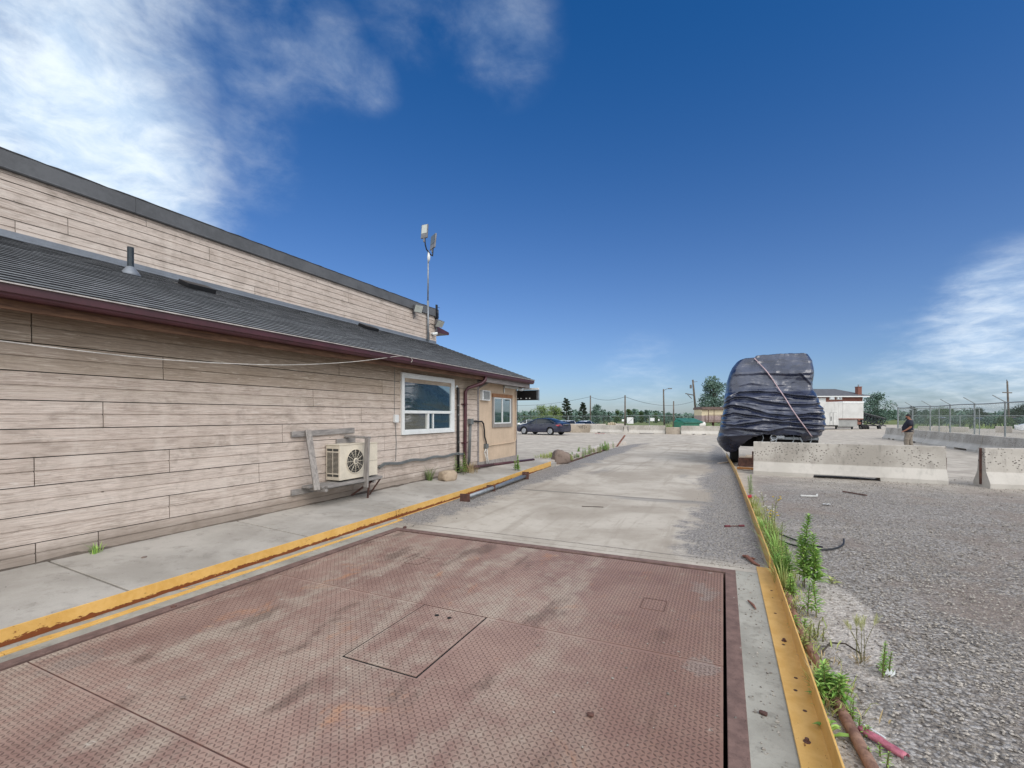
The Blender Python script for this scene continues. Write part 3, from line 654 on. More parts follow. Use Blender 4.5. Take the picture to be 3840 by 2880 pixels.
def make_office():
    t = thing('office_building', 'long low office building clad in weathered beige lap siding with a taller block behind', 'building', (-7.5, 4, 0))
    low = [.19, .40, .68, .96, 1.241, 1.5225, 1.803, 2.085, 2.364, 2.69]
    J = [(2.11, 2.48), (6.06, 2.48), (3.27, 2.23), (7.19, 2.23), (5.5, 1.95), (2.68, 1.66), (6.61, 1.66), (4.92, 1.39), (2.13, 1.1), (3.34, 1.11), (7.25, 1.12), (4.53, .83), (8.43, .84), (3.34, .55), (7.25, .56), (2.64, .3), (2.14, .3),
         (-.6, 1.95), (-1.2, .83), (.4, .55), (-.3, 2.23), (.2, 1.39), (9.9, .30), (6.4, .3)]
    b = MB(); lap_boards(b, WX, low, J, -8, 11.06, cuts=((7.80, 9.78, 1.24, 2.37),)); b.build('wall', MAT['siding'], t)
    b = MB(); b.bb((-8.86, -8, -.2), (WX - .004, 11.05, 2.685)); b.bb((-8.86, 11.05, -.2), (-6.24, 13.74, 2.685)); b.build('wall_core', MAT['interior'], t)
    up = [4.12, 4.343, 4.596, 4.85, 5.03]
    JU = [(2.88, 4.25), (3.44, 4.47), (4.46, 4.92), (5.51, 4.73), (6.44, 4.25), (8.03, 4.92), (7.01, 4.48), (9.06, 4.72), (9.86, 4.24), (10.54, 4.47), (.6, 4.7), (-.8, 4.4)]
    b = MB(); lap_boards(b, -8.88, up, JU, -9, 13.1); b.build('upper_wall', MAT['siding'], t)
    b = MB(); b.bb((-24, -9, -.2), (-8.884, 13.098, 5.16)); b.build('upper_block', MAT['found'], t)
    b = MB(); ys = [-9.05, -4.2, -1.5, 1.5, 4.28, 6.75, 9.35, 11.6, 13.16]
    for a, c in zip(ys, ys[1:]):
        b.extr([(0, 4.985), (.075, 4.985), (.085, 5.0), (.075, 5.015), (.075, 5.24), (-.25, 5.25), (-.25, 5.16), (0, 5.16)], (-8.88, a + .002, 0), (-8.88, c - .002, 0))
    b.bb((-24, 13.1, 4.985), (-8.882, 13.17, 5.24)); b.build('parapet', MAT['parapet'], t)
    b = MB()
    rows = [[(-8.80 + .006 * fb(y * 6, 0), y, 5.238 + .008 * fb(y * 5, 4)), (-8.815, y, 5.262 + .012 * fb(y * 4, 7)), (-8.95, y, 5.26), (-9.3, y, 5.255)] for y in np.arange(-9.05, 13.18, .12)]
    b.grid(rows); b.build('roof_membrane', MAT['membrane'], t)
    # shingled lean-to roof, course by course
    X0, Z0, X1, Z1 = -5.645, 2.815, -8.872, 4.082
    Ls = math.hypot(X1 - X0, Z1 - Z0); n = 25; ex = Ls / n
    ux, uz = (X1 - X0) / Ls, (Z1 - Z0) / Ls; nx_, nz_ = -uz, -ux
    nx_, nz_ = (uz, -ux)
    def yend(s_): return 14.06 - 1.0 * (s_ / Ls)
    b = MB()
    for r_ in range(n):
        s0, s1 = r_ * ex, (r_ + 1) * ex
        y = -8 - random.random() * .3
        while y < yend(s0):
            w_ = random.choice((.16, .24, .33, .33)); ye = min(y + w_, yend(s0) + .0); th = .015 + random.uniform(-.0015, .002); d0 = random.uniform(-.002, .002)
            if ye - y > .01:
                p = lambda s_, h, yy: (X0 + ux * s_ + nx_ * h, yy, Z0 + uz * s_ + nz_ * h)
                vs = [p(s0 + d0, .0, y), p(s0 + d0, th, y), p(s1 + .02, .001, y), p(s0 + d0, .0, ye), p(s0 + d0, th, ye), p(s1 + .02, .001, ye)]
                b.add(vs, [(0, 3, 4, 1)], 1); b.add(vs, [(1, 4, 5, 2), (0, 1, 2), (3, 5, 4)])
            y = ye + .002 if ye > y else y + .1
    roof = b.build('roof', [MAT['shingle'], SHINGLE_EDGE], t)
    b = MB(); o = .012; X0 -= .04; Z0 += .0157
    b.add([(X0, -8, Z0 - o), (X0, 14.05, Z0 - o), (X1, 13.05, Z1 - o), (X1, -8, Z1 - o), (X0, -8, Z0 - .03), (X0, 14.05, Z0 - .03), (X1, 13.05, Z1 - .03), (X1, -8, Z1 - .03)],
          [(0, 1, 2, 3), (7, 6, 5, 4), (0, 4, 5, 1), (1, 5, 6, 2), (2, 6, 7, 3), (3, 7, 4, 0)])
    b.build('roof_deck', SHINGLE_EDGE, roof); X0 += .04; Z0 -= .0157
    # flashing where roof meets the tall wall
    b = MB(); b.bb((-8.868, -8, 4.075), (-8.852, 13.08, 4.175))
    k = .07
    b.add([(-8.852, -8, 4.100), (-8.852, 13.07, 4.100), (-8.852 + .085, 13.07, 4.070), (-8.852 + .085, -8, 4.070), (-8.852, -8, 4.06), (-8.852, 13.07, 4.06), (-8.852 + .085, 13.07, 4.045), (-8.852 + .085, -8, 4.045)],
          [(0, 1, 2, 3), (7, 6, 5, 4), (0, 4, 5, 1), (1, 5, 6, 2), (2, 6, 7, 3), (3, 7, 4, 0)])
    b.build('flashing', MAT['flash'], roof)
    def on_roof(x): return Z0 + (x - X0) * (Z1 - Z0) / (X1 - X0)
    b = MB(); x, y = -8.12, 3.88; zr = on_roof(x)
    b.tube([(x, y, zr - .05), (x, y, 4.19)], .042, 14); vp = b.build('vent_pipe', plain('dark_pipe', '2f3a42', .5, .1, .35, 20), roof, smooth=False)
    b = MB(); b.lathe([(.15, -.05), (.11, .02), (.06, .09), (.044, .11)], (x, y, zr), 16); b.build('pipe_collar', MAT['flash'], vp, smooth=True)
    for x, y in ((-8.17, 4.88), (-8.43, 9.34)):
        zr = on_roof(x); M = Matrix.Translation((x, y, zr + .05)) @ Matrix.Rotation(math.atan2(Z1 - Z0, -(X1 - X0)), 4, 'Y')
        b = MB(); b.box(None, (.30, .46, .085), M=M); b.box(None, (.40, .58, .012), M=M @ Matrix.Translation((0, 0, -.04))); b.build('roof_vent', MAT['blackmetal'], roof, bevel=.012)
    # eaves
    b = MB(); b.extr([(0, 2.802), (0, 2.688), (.085, 2.688), (.100, 2.705), (.104, 2.722), (.124, 2.732), (.126, 2.802), (.112, 2.802), (.106, 2.775), (.02, 2.77), (.012, 2.797)], (-5.785, -8, 0), (-5.785, 14.06, 0))
    b.build('gutter', MAT['maroon'], t)
    b = MB(); b.bb((-5.70, -8, 2.803), (-5.636, 14.06, 2.8145)); b.build('drip_edge', MAT['drip'], t)
    b = MB(); b.bb((-5.82, -8, 2.60), (-5.788, 10.88, 2.79)); 
    for i in range(3): b.bb((-6.14 + i * .108, -8, 2.675 + .002 * i), (-6.14 + i * .108 + .100, 11.1, 2.688 + .002 * i))
    b.build('soffit', MAT['soffit'], t)
    b = MB(); b.bb((-5.825, 10.885, 2.555), (-5.788, 13.98, 2.692)); b.bb((-6.2, 13.94, 2.555), (-5.827, 13.98, 2.692)); b.bb((-6.2, 11.1, 2.60), (-5.83, 13.93, 2.615))
    b.build('fascia', MAT['fascia'], t, bevel=.004)
    b = MB(); b.bar((-6.18, 11.2, 2.44), (-5.84, 11.2, 2.60), .08, .07); b.bb((-6.2, 11.14, 2.62), (-5.84, 11.26, 2.68)); b.build('eave_bracket', MAT['fascia'], t, bevel=.004)
    # downspout and its run along the ground
    b = MB(); b.tube([(-5.73, 10.78, 2.70), (-5.73, 10.76, 2.60), (-5.80, 10.68, 2.50), (-6.04, 10.40, 2.38), (-6.085, 10.33, 2.28), (-6.085, 10.30, .40), (-6.07, 10.33, .30)], .043, 8)
    ds = b.build('downspout', MAT['maroon'], t, smooth=True)
    b = MB(); b.tube([(-6.07, 10.33, .31), (-6.03, 10.5, .285), (-6.06, 11.85, .235)], .042, 6); b.tube([(-6.07, 11.80, .235), (-5.93, 12.9, .205), (-5.72, 14.15, .19)], .043, 6); b.each('downspout_outlet', MAT['maroon'], ds, smooth=True)
    b = MB()
    for z in (1.95, .95): b.bar((-6.14, 10.22, z), (-6.10, 10.22, z), .02, .03); b.bar((-6.09, 10.24, z), (-6.09, 10.36, z), .10, .025)
    b.each('pipe_strap', MAT['maroon'], ds)
    # tan booth end
    b = MB()
    for a, c in ((11.16, 12.0), (12.003, 12.8), (12.803, 13.72)): b.bb((-6.235, a, .355), (-6.185, c - .001, 2.62))
    b.bb((-9, 13.72, .355), (-6.20, 13.775, 2.62)); b.build('booth_wall', MAT['tan'], t)
    b = MB(); b.bb((-6.20, 11.062, .19), (-6.135, 11.155, 2.68)); b.bb((-6.205, 13.722, .355), (-6.17, 13.80, 2.60)); b.each('corner_trim', MAT['fascia'], t, bevel=.004)
    b = MB(); b.bb((-9, 11.1, -.1), (-6.17, 13.81, .353)); b.build('foundation', MAT['found'], t, bevel=.01)
    # big white vinyl window
    wn = MB(); Y0, Y1, z0, z1 = 7.76, 9.82, 1.245, 2.562; xo = WX + .062
    def ring(m_, y0, y1, a0, a1, wd, xa, xb):
        m_.bb((xa, y0, a0), (xb, y0 + wd, a1)); m_.bb((xa, y1 - wd, a0), (xb, y1, a1)); m_.bb((xa, y0 + wd, a0), (xb, y1 - wd, a0 + wd)); m_.bb((xa, y0 + wd, a1 - wd), (xb, y1 - wd, a1))
    ring(wn, Y0, Y1, z0, z1, .062, WX - .02, xo); ring(wn, Y0 + .062, Y1 - .062, z0 + .062, z1 - .062, .045, WX - .02, xo - .018)
    wn.bb((WX - .02, Y0 + .108, 1.70), (xo - .012, Y1 - .108, 1.765)); wn.bb((WX - .02, 8.70, z0 + .108), (xo - .014, 8.755, 1.699))
    win = wn.build('window', MAT['white'], t, bevel=.005)
    win['label'] = 'wide white vinyl window, fixed pane above and sliders below'
    b = MB(); b.bb((WX - .02, Y0 + .107, 1.766), (WX + .012, Y1 - .107, z1 - .107)); b.build('pane', MAT['glass'], win)
    b = MB(); b.bb((WX - .02, Y0 + .107, z0 + .108), (WX + .010, 8.699, 1.699)); b.build('pane', MAT['glass_pale'], win)
    b = MB(); b.bb((WX - .02, 8.756, z0 + .108), (WX + .014, Y1 - .107, 1.699)); b.build('pane', MAT['glass'], win)
    b = MB(); b.bb((WX + .016, 8.92, z0 + .109), (WX + .034, 8.955, 1.698)); b.bb((WX + .016, Y1 - .15, z0 + .109), (WX + .034, Y1 - .108, 1.698)); b.each('slider_stile', MAT['white'], win)
    # booth window in wooden trim
    sw = MB(); xb = -6.185; Y0, Y1, z0, z1 = 12.01, 13.39, 1.30, 2.31
    sw.bb((xb - .01, Y0, z1 - .11), (xb + .045, Y1, z1)); swn = sw.build('window', MAT['trimwood'], t, bevel=.004); swn['label'] = 'small two pane window framed in bare wood'
    b = MB(); b.bb((xb - .01, Y0, z0), (xb + .04, Y0 + .10, z1 - .111)); b.bb((xb - .01, Y1 - .10, z0), (xb + .04, Y1, z1 - .111)); b.bb((xb - .01, Y0 + .101, z0), (xb + .046, Y1 - .101, z0 + .11)); b.build('trim', MAT['greypost'], swn, bevel=.004)
    b = MB(); ring(b, Y0 + .101, Y1 - .101, z0 + .111, z1 - .112, .035, xb - .008, xb + .03); b.bb((xb - .008, 12.66, z0 + .146), (xb + .028, 12.71, z1 - .147)); b.build('frame', MAT['white'], swn)
    b = MB(); b.bb((xb - .01, Y0 + .136, z0 + .146), (xb + .010, 12.659, z1 - .147)); b.build('pane', MAT['glass'], swn)
    b = MB(); b.bb((xb - .01, 12.711, z0 + .146), (xb + .014, Y1 - .136, z1 - .147)); b.build('pane', MAT['glass'], swn)
    b = MB(); b.add([(-8.9, 13.18, 4.50), (-8.9, 13.95, 4.53), (-8.9, 13.95, 4.62), (-8.9, 13.18, 4.72), (-10.5, 13.18, 4.50), (-10.5, 13.95, 4.53), (-10.5, 13.95, 4.62), (-10.5, 13.18, 4.72)],
        [(0, 1, 2, 3), (7, 6, 5, 4), (0, 4, 5, 1), (1, 5, 6, 2), (2, 6, 7, 3), (3, 7, 4, 0)]); b.build('end_canopy', MAT['maroon'], t)
make_office()
def make_soil():
    b = MB(); rows = []
    for y in np.arange(1.0, 11.2, .05):
        k = .03 + .05 * max(0, fb(y * 1.3, 4)) + (.07 if y > 6.4 else 0) * max(0, fb(y * .9, 8) + .3); h = .012 + .03 * max(0, fb(y * 2.3, 6) + .2)
        rows.append([(-6.165, y, .205 + h), (-6.165 + k * .6, y, .203 + h * .8), (-6.16 + k * 1.5, y, .19 - k * .06)])
    b.grid(rows); tag(b.build('soil', m_concrete('dark_soil', '4c443d', '6b6158', '3a332d', pits=False), smooth=True), kind='structure')
make_soil()

# ------------------------------------------------------------------ things fixed to the building
def make_light_pole():
    t = thing('light_pole', 'tall thin light pole with two tilted floodlight heads above the roof', 'light pole', (-8.80, 12.52, 4.1))
    b = MB(); b.tube([(-8.80, 12.52, 4.08), (-8.80, 12.52, 5.42)], .034, 10); b.tube([(-8.80, 12.52, 5.40), (-8.80, 12.54, 7.08)], .024, 10); b.build('pole', MAT['galv'], t, smooth=True)
    b = MB(); b.tube([(-8.80, 12.35, 7.42), (-8.80, 12.37, 7.22), (-8.80, 12.44, 7.08), (-8.80, 12.54, 7.04), (-8.80, 12.68, 6.98), (-8.80, 12.78, 6.98), (-8.80, 12.80, 7.10), (-8.80, 12.80, 7.24)], .022, 8)
    b.build('arm', MAT['blackmetal'], t, smooth=True)
    for (y0, z0, y1, z1, wdt, yaw, mat) in ((12.345, 7.40, 12.335, 7.86, .20, 25, 'lens'), (12.80, 7.22, 12.85, 7.70, .34, -8, 'darklens')):
        M = Matrix.Translation((-8.80, (y0 + y1) / 2, (z0 + z1) / 2)) @ Matrix.Rotation(R(-24.7), 4, 'Z') @ Matrix.Rotation(R(90), 4, 'Z') @ Matrix.Rotation(R(yaw), 4, 'Z') @ Matrix.Rotation(R(6), 4, 'Y')
        b = MB(); b.box(None, (.05, wdt + .05, z1 - z0), M=M); b.box(None, (.05, .05, .14), M=M @ Matrix.Translation((0, 0, -(z1 - z0) / 2 - .06)))
        h = b.build('lamp_head', MAT['bronze'], t, bevel=.012)
        b = MB(); b.box(None, (.012, wdt, (z1 - z0) * .62), M=M @ Matrix.Translation((-.026, 0, (z1 - z0) * .15))); b.build('lens', MAT[mat], h)
        b = MB(); b.box(None, (.012, wdt, (z1 - z0) * .62), M=M @ Matrix.Translation((.026, 0, (z1 - z0) * .15))); b.build('lens', MAT[mat], h)
    b = MB(); b.tube([(-8.76, 12.50, 6.98), (-8.74, 12.485, 6.86), (-8.75, 12.49, 6.76), (-8.77, 12.51, 6.68)], [.02, .05, .045, .012], 10); b.build('photocell_dome', MAT['white'], t, smooth=True)
make_light_pole()
def make_flood(name, label, y, z, ry, ln):
    t = thing(name, label, 'floodlight', (-8.80, y, z))
    M = Matrix.Translation((-8.70, y, z)) @ Matrix.Rotation(R(-20), 4, 'Z') @ Matrix.Rotation(R(ry), 4, 'Y')
    b = MB(); b.add([M @ Vector(q) for q in ((-.10, -.09, -.07), (-.10, .09, -.07), (-.10, .09, .07), (-.10, -.09, .07), (.09, -.15, -.12), (.09, .15, -.12), (.09, .15, .12), (.09, -.15, .12))],
        [(0, 1, 2, 3), (7, 6, 5, 4), (0, 4, 5, 1), (1, 5, 6, 2), (2, 6, 7, 3), (3, 7, 4, 0)]); b.build('housing', MAT['bronze'], t, bevel=.01)
    b = MB(); b.box(None, (.01, .27, .21), M=M @ Matrix.Translation((.093, 0, 0))); b.build('lens', MAT[ln], t)
    b = MB(); b.bar((-8.865, y, z - .16), (-8.75, y, z - .05), .05, .04); b.tube([(-8.86, y + .02, z - .30), (-8.80, y + .02, z - .24), (-8.80, y, z - .12)], .022, 8); b.build('bracket', MAT['bronze'], t)
make_flood('floodlight', 'grey floodlight bolted under the dark parapet left of the pole', 11.80, 5.02, 25, 'lens')
make_flood('floodlight', 'boxy floodlight tilted down on the end corner beside the pole', 13.0, 4.78, 40, 'lens')
def small_wall():
    t = thing('security_camera', 'small white bullet camera low on the end corner', 'camera', (-8.8, 12.85, 4.4))
    b = MB(); b.tube([(-8.82, 12.80, 4.38), (-8.70, 12.92, 4.41)], .05, 10); b.build('housing', MAT['white'], t, bevel=.006)
    b = MB(); b.tube([(-8.87, 12.78, 4.40), (-8.82, 12.80, 4.39)], .02, 8); b.build('mount', MAT['white'], t)
    b = MB(); b.bb((-8.82, 12.98, 4.92), (-8.78, 13.06, 5.40)); b.tube([(-8.80, 13.06, 5.33), (-8.80, 13.2, 5.335)], .008, 6)
    b.bb((-8.835, 13.0, 4.86), (-8.77, 13.09, 5.12)); tag(b.build('antenna', MAT['blackmetal']), 'short dark antenna post standing at the parapet corner', 'antenna')
    b = MB(); b.tube([(-8.855, 12.70, 4.16), (-8.85, 12.66, 4.40), (-8.85, 12.60, 4.62), (-8.85, 12.75, 4.72), (-8.84, 12.9, 4.7)], .008, 6); tag(b.build('cable', MAT['blackmetal']), 'thin black cable looping beside the light pole base', 'cable')
small_wall()
def make_wires():
    pts = [(-5.75, -.5, 2.50), (-5.75, .6, 2.36), (-5.75, 1.77, 2.30), (-5.75, 3.04, 2.27), (-5.75, 4.36, 2.35), (-5.75, 5.07, 2.43), (-5.74, 5.94, 2.56), (-5.68, 6.54, 2.68), (-5.65, 7.15, 2.815), (-5.65, 7.45, 2.82), (-5.65, 7.52, 2.76), (-5.66, 7.46, 2.70)]
    fine = []
    for p, q in zip(pts, pts[1:]):
        for k in range(4): fine.append(Vector(p).lerp(Vector(q), k / 4))
    for _ in range(4): fine = [fine[0]] + [(fine[i - 1] + fine[i] * 2 + fine[i + 1]) / 4 for i in range(1, len(fine) - 1)] + [fine[-1]]
    b = MB(); b.tube(fine, .006, 6); tag(b.build('cable', MAT['cable'], smooth=True), 'sagging white cable strung along under the eave', 'cable')
    t = thing('refrigerant_line', 'black insulated pipe running straight down beside the downspout', 'pipe', (-6.1, 9.98, .3))
    b = MB(); b.tube([(-6.16, 9.98, 2.36), (-6.10, 9.98, 2.34), (-6.09, 9.98, 2.24), (-6.09, 9.975, 1.3), (-6.09, 9.98, .25)], .033, 10); b.build('insulation', MAT['black'], t, smooth=True)
    b = MB(); b.lathe([(.055, -.012), (.055, .012)], n=14, M=Matrix.Translation((-6.14, 9.98, 2.37)) @ Matrix.Rotation(R(90), 4, 'Y')); b.build('wall_sleeve', MAT['white'], t)
    b = MB()
    for z in (1.9, 1.66, .98, .7): b.tube([(-6.09, 9.98, z), (-6.09, 9.98, z + .03)], .036, 10)
    b.each('tape', MAT['grey'], t)
    pts = [(-6.10 + .0, 7.02 + i * .17, .69 + .018 * math.sin(i * 1.25) + .01 * fb(i, 2) - (.05 if i == 0 else 0)) for i in range(20)]
    b = MB(); b.tube(pts, .021, 8); b.tube([(p[0] + .03, p[1], p[2] - .022) for p in pts], .012, 6); tag(b.build('hose', MAT['grey'], smooth=True), 'wavy grey hose along the wall from the condenser to the downspout', 'hose')
    t = thing('junction_box', 'grey junction box with twin conduits dropping beside the downspout', 'junction box', (-6.1, 10.6, 1.5))
    b = MB(); b.bb((-6.14, 10.52, 1.42), (-6.04, 10.68, 1.57)); b.build('box', MAT['grey'], t, bevel=.006)
    b = MB(); b.tube([(-6.09, 10.57, 1.42), (-6.09, 10.53, 1.0), (-6.09, 10.50, .32)], .02, 8); b.tube([(-6.09, 10.62, 1.42), (-6.09, 10.60, 1.0), (-6.09, 10.55, .32)], .02, 8); b.each('conduit', MAT['grey'], t, smooth=True)
    b = MB(); b.tube([(-6.09, 10.68, 1.50), (-6.09, 11.05, 1.49), (-6.10, 11.25, 1.49), (-6.12, 11.38, 1.42), (-6.13, 11.45, 1.25), (-6.13, 11.47, 1.05), (-6.13, 11.55, .92), (-6.13, 11.57, .84)], .022, 8); b.build('flexible_conduit', MAT['black'], t, smooth=True)
    t = thing('junction_box', 'small grey outlet box low on the tan booth wall with white tails', 'junction box', (-6.13, 11.57, .8))
    b = MB(); b.bb((-6.185, 11.50, .72), (-6.10, 11.66, .85)); b.build('box', MAT['grey'], t, bevel=.006)
    b = MB(); b.tube([(-6.13, 11.54, .72), (-6.12, 11.44, .62), (-6.11, 11.52, .45), (-6.08, 11.53, .20)], .018, 8); b.tube([(-6.13, 11.60, .72), (-6.12, 11.60, .5), (-6.06, 11.62, .20)], .018, 8); b.each('tail', MAT['pvc'], t, smooth=True)
    b = MB(); b.tube([(-6.15, 11.66, .79), (-6.15, 13.40, .80), (-6.15, 13.58, .82), (-6.15, 13.66, .90), (-6.15, 13.67, 2.45)], .015, 8); b.build('conduit', MAT['tan'], t, smooth=True)
    t = thing('sensor_box', 'little white plastic box on the siding left of the big window', 'box', (-6.1, 7.58, 1.6))
    b = MB(); b.bb((-6.14, 7.51, 1.51), (-6.08, 7.63, 1.67)); b.build('housing', MAT['white'], t, bevel=.008)
    b = MB(); b.tube([(-6.125, 7.57, 1.51), (-6.125, 7.60, 1.1), (-6.125, 7.58, .72)], .006, 6); b.tube([(-6.125, 7.54, 1.67), (-6.125, 7.55, 2.66)], .004, 6); b.build('lead', MAT['grey'], t)
make_wires()
def make_wall_ac():
    t = thing('window_air_conditioner', 'small white air conditioner poking through the tan booth wall', 'air conditioner', (-6.19, 11.5, 2.08))
    b = MB(); b.bb((-6.19, 11.28, 2.08), (-6.09, 11.75, 2.37)); b.build('shell', MAT['white'], t, bevel=.01)
    b = MB()
    for i in range(9): b.bb((-6.092, 11.335, 2.115 + i * .026), (-6.084, 11.70, 2.130 + i * .026))
    b.build('grille', MAT['grille'], t)
make_wall_ac()
def make_led():
    t = thing('led_sign', 'black message sign cabinet hung off the end of the building', 'sign', (-6.0, 14.2, 2.2))
    b = MB(); b.bb((-6.41, 14.16, 2.17), (-5.58, 14.28, 2.50)); b.build('cabinet', MAT['ledbox'], t, bevel=.006)
    b = MB()
    for x in (-6.30, -6.185, -5.99, -5.865): b.bb((x - .022, 14.150, 2.215), (x + .022, 14.162, 2.245))
    b.each('light_segment', MAT['white'], t)
    b = MB(); b.bb((-5.615, 14.148, 2.19), (-5.60, 14.161, 2.48)); b.bb((-5.579, 14.15, 2.16), (-5.568, 14.28, 2.51)); b.build('edge_trim', MAT['galv'], t)
    b = MB(); b.tube([(-6.34, 14.2, 2.17), (-6.33, 14.2, 2.0), (-6.34, 14.2, 1.55)], .008, 6); b.tube([(-6.34, 14.2, 1.56), (-6.34, 14.2, 1.50)], .02, 6); b.build('dangling_cord', MAT['black'], t)
    t = thing('sign_bracket', 'white tubular bracket over the black sign running along the booth wall', 'bracket', (-6.15, 13.3, 2.6))
    b = MB(); b.bb((-6.17, 12.77, 2.515), (-6.11, 13.84, 2.585)); b.bb((-6.17, 12.77, 2.36), (-6.14, 12.81, 2.514)); b.bb((-6.17, 13.845, 2.48), (-6.10, 14.22, 2.56)); b.bb((-6.099, 14.17, 2.515), (-5.56, 14.25, 2.575)); b.build('tube', MAT['white'], t, bevel=.005)
make_led()

# ------------------------------------------------------------------ condenser and its lumber cradle
def make_condenser():
    t = thing('air_conditioner', 'beige outdoor air conditioner unit with round fan grille on a plank shelf', 'air conditioner', (-5.95, 6.2, .56))
    x0, x1, y0, y1, z0, z1 = -6.11, -5.80, 5.74, 6.66, .565, 1.165
    b = MB(); b.bb((x0, y0, z0), (x1, y1, z1 - .012)); b.bb((x0 - .01, y0 - .01, z1 - .014), (x1 + .01, y1 + .01, z1)); b.build('cabinet', MAT['beige'], t, bevel=.010)
    cy, cz, r_ = 6.09, .865, .205
    Mx = Matrix.Translation((x1, cy, cz)) @ Matrix.Rotation(R(90), 4, 'Y')
    b = MB(); b.lathe([(r_ - .005, -.01), (r_ - .005, .003)], n=40, M=Mx); b.build('fan_opening', MAT['grille'], t)
    g = MB()
    for rr in (r_, r_ * .80, r_ * .60, r_ * .42):
        g.tube([Mx @ Vector((rr * math.cos(a), rr * math.sin(a), .012)) for a in np.linspace(0, 2 * math.pi, 41)], .006 if rr == r_ else .0014, 6, caps=False)
    for k in range(12):
        a = 2 * math.pi * k / 12; g.tube([Mx @ Vector((.05 * math.cos(a), .05 * math.sin(a), .018)), Mx @ Vector((r_ * math.cos(a), r_ * math.sin(a), .013))], .004, 6)
    g.build('fan_guard', MAT['beige'], t, smooth=True)
    b = MB(); b.lathe([(.055, .012), (.055, .022), (.045, .026)], n=24, M=Mx); hb = b.build('hub', MAT['beige'], t)
    b = MB(); b.lathe([(.036, .0262), (.036, .0285)], n=20, M=Mx); b.build('badge', MAT['logo'], hb)
    b = MB()
    for k in range(5):
        a = 2 * math.pi * k / 5 + .3
        b.add([Mx @ Vector(q) for q in ((.04 * math.cos(a), .04 * math.sin(a), .004), (.185 * math.cos(a - .3), .185 * math.sin(a - .3), .005), (.19 * math.cos(a + .3), .19 * math.sin(a + .3), .009))], [(0, 1, 2)])
    b.build('fan_blade', MAT['black'], t)
    b = MB()
    for xa in (x0 + .03, x0 + .165):
        b.bb((xa, y0 - .004, z0 + .06), (xa + .115, y0 + .002, z0 + .10)); b.bb((xa, y0 - .004, z1 - .11), (xa + .115, y0 + .002, z1 - .07))
        for i in range(17): b.bb((xa, y0 - .005, z0 + .125 + i * .0205), (xa + .115, y0 + .002, z0 + .137 + i * .0205))
    b.build('side_louvre', MAT['grille'], t)
    b = MB(); b.bb((x1, 6.40, z0 + .01), (x1 + .004, 6.404, z1 - .02)); b.bb((x1, 6.41, z0 + .27), (x1 + .003, y1 - .01, z0 + .273)); b.build('panel_seam', MAT['grille'], t)
    for y in (5.85, 6.5):
        b = MB(); b.bb((-6.08, y - .03, .542), (-5.83, y + .03, .5655)); b.build('foot', MAT['black'], t)
    t = thing('wooden_bracket', 'cradle of weathered lumber nailed to the wall around the air conditioner', 'bracket', (-6.0, 5.8, .4))
    g = MAT['greywood']
    def bd(*bars):
        b = MB()
        for a, c, w_, h_ in bars: b.bar(a, c, w_, h_)
        return b
    bd(((-6.122, 5.06, 1.355), (-6.122, 6.40, 1.385), .038, .092)).build('top_rail', g, t, bevel=.004)
    bd(((-6.122, 5.98, 1.20), (-6.122, 6.42, 1.215), .038, .085)).build('middle_rail', g, t, bevel=.004)
    bd(((-6.122, 5.06, .445), (-6.122, 6.75, .44), .038, .09)).build('bottom_rail', g, t, bevel=.004)
    bd(((-6.075, 5.34, 1.42), (-5.69, 5.17, .50), .095, .04)).build('leaning_post', MAT['greypost'], t, bevel=.004)
    bd(((-5.66, 6.24, 1.255), (-5.66, 6.20, .40), .09, .04)).build('front_post', MAT['greypost'], t, bevel=.004)
    bd(((-6.12, 6.20, 1.285), (-5.63, 6.26, 1.265), .09, .038)).build('arm', g, t, bevel=.004)
    b = MB(); b.bar((-6.00, 5.22, .522), (-6.00, 6.80, .522), .17, .036); b.bar((-5.815, 5.30, .520), (-5.815, 6.72, .520), .17, .036); b.bar((-5.685, 5.35, .522), (-5.685, 6.60, .522), .06, .036); b.build('shelf', g, t, bevel=.004)
    b = MB(); b.bar((-6.10, 5.35, .475), (-5.68, 5.35, .475), .05, .05); b.bar((-6.10, 6.45, .475), (-5.68, 6.45, .475), .05, .05); b.each('shelf_joist', g, t, bevel=.004)
    b = MB(); b.tube([(-5.72, 6.42, .48), (-6.08, 6.30, .22)], .018, 6); b.tube([(-5.70, 6.62, .50), (-5.95, 6.60, .18)], .016, 6); b.tube([(-5.68, 6.30, .44), (-5.78, 6.38, .18)], .02, 6); b.each('brace', MAT['rust_dark'], t)
make_condenser()
# ------------------------------------------------------------------ tarp covered vehicle
XL = [(.4, -.02), (.6, -.16), (.78, -.22), (1.0, -.19), (1.32, -.12), (1.66, -.08), (1.85, -.03), (2.1, .02), (2.55, .05), (2.75, .07), (3.05, .16), (3.3, .24), (3.5, .36), (3.66, .50)]
XR = [(.4, 2.4), (.9, 2.62), (1.02, 2.76), (1.15, 2.83), (1.34, 2.86), (1.6, 2.86), (1.85, 2.83), (2.1, 2.74), (2.4, 2.67), (2.55, 2.66), (2.9, 2.68), (3.15, 2.70), (3.4, 2.69), (3.66, 2.60)]
YF = [(.4, 17.15), (.75, 16.85), (1.0, 16.55), (1.3, 16.45), (1.7, 16.55), (1.9, 16.58), (2.1, 16.66), (2.28, 16.70), (2.42, 16.96), (2.6, 17.05), (2.95, 17.08), (3.1, 17.12), (3.3, 17.30), (3.5, 17.45), (3.66, 17.55)]
def hem(t):            # height of the hem along the front, t from -1 (left) to 1
    x = -.15 + 3.2 * (t + 1) / 2
    return lerp_tab(x, [(-.2, .68), (.0, .45), (.15, .40), (.45, .48), (.75, .70), (1.05, .98), (1.3, 1.06), (1.9, 1.04), (2.2, 1.07), (2.45, 1.00), (2.6, .86), (2.9, .90), (3.05, 1.02)])
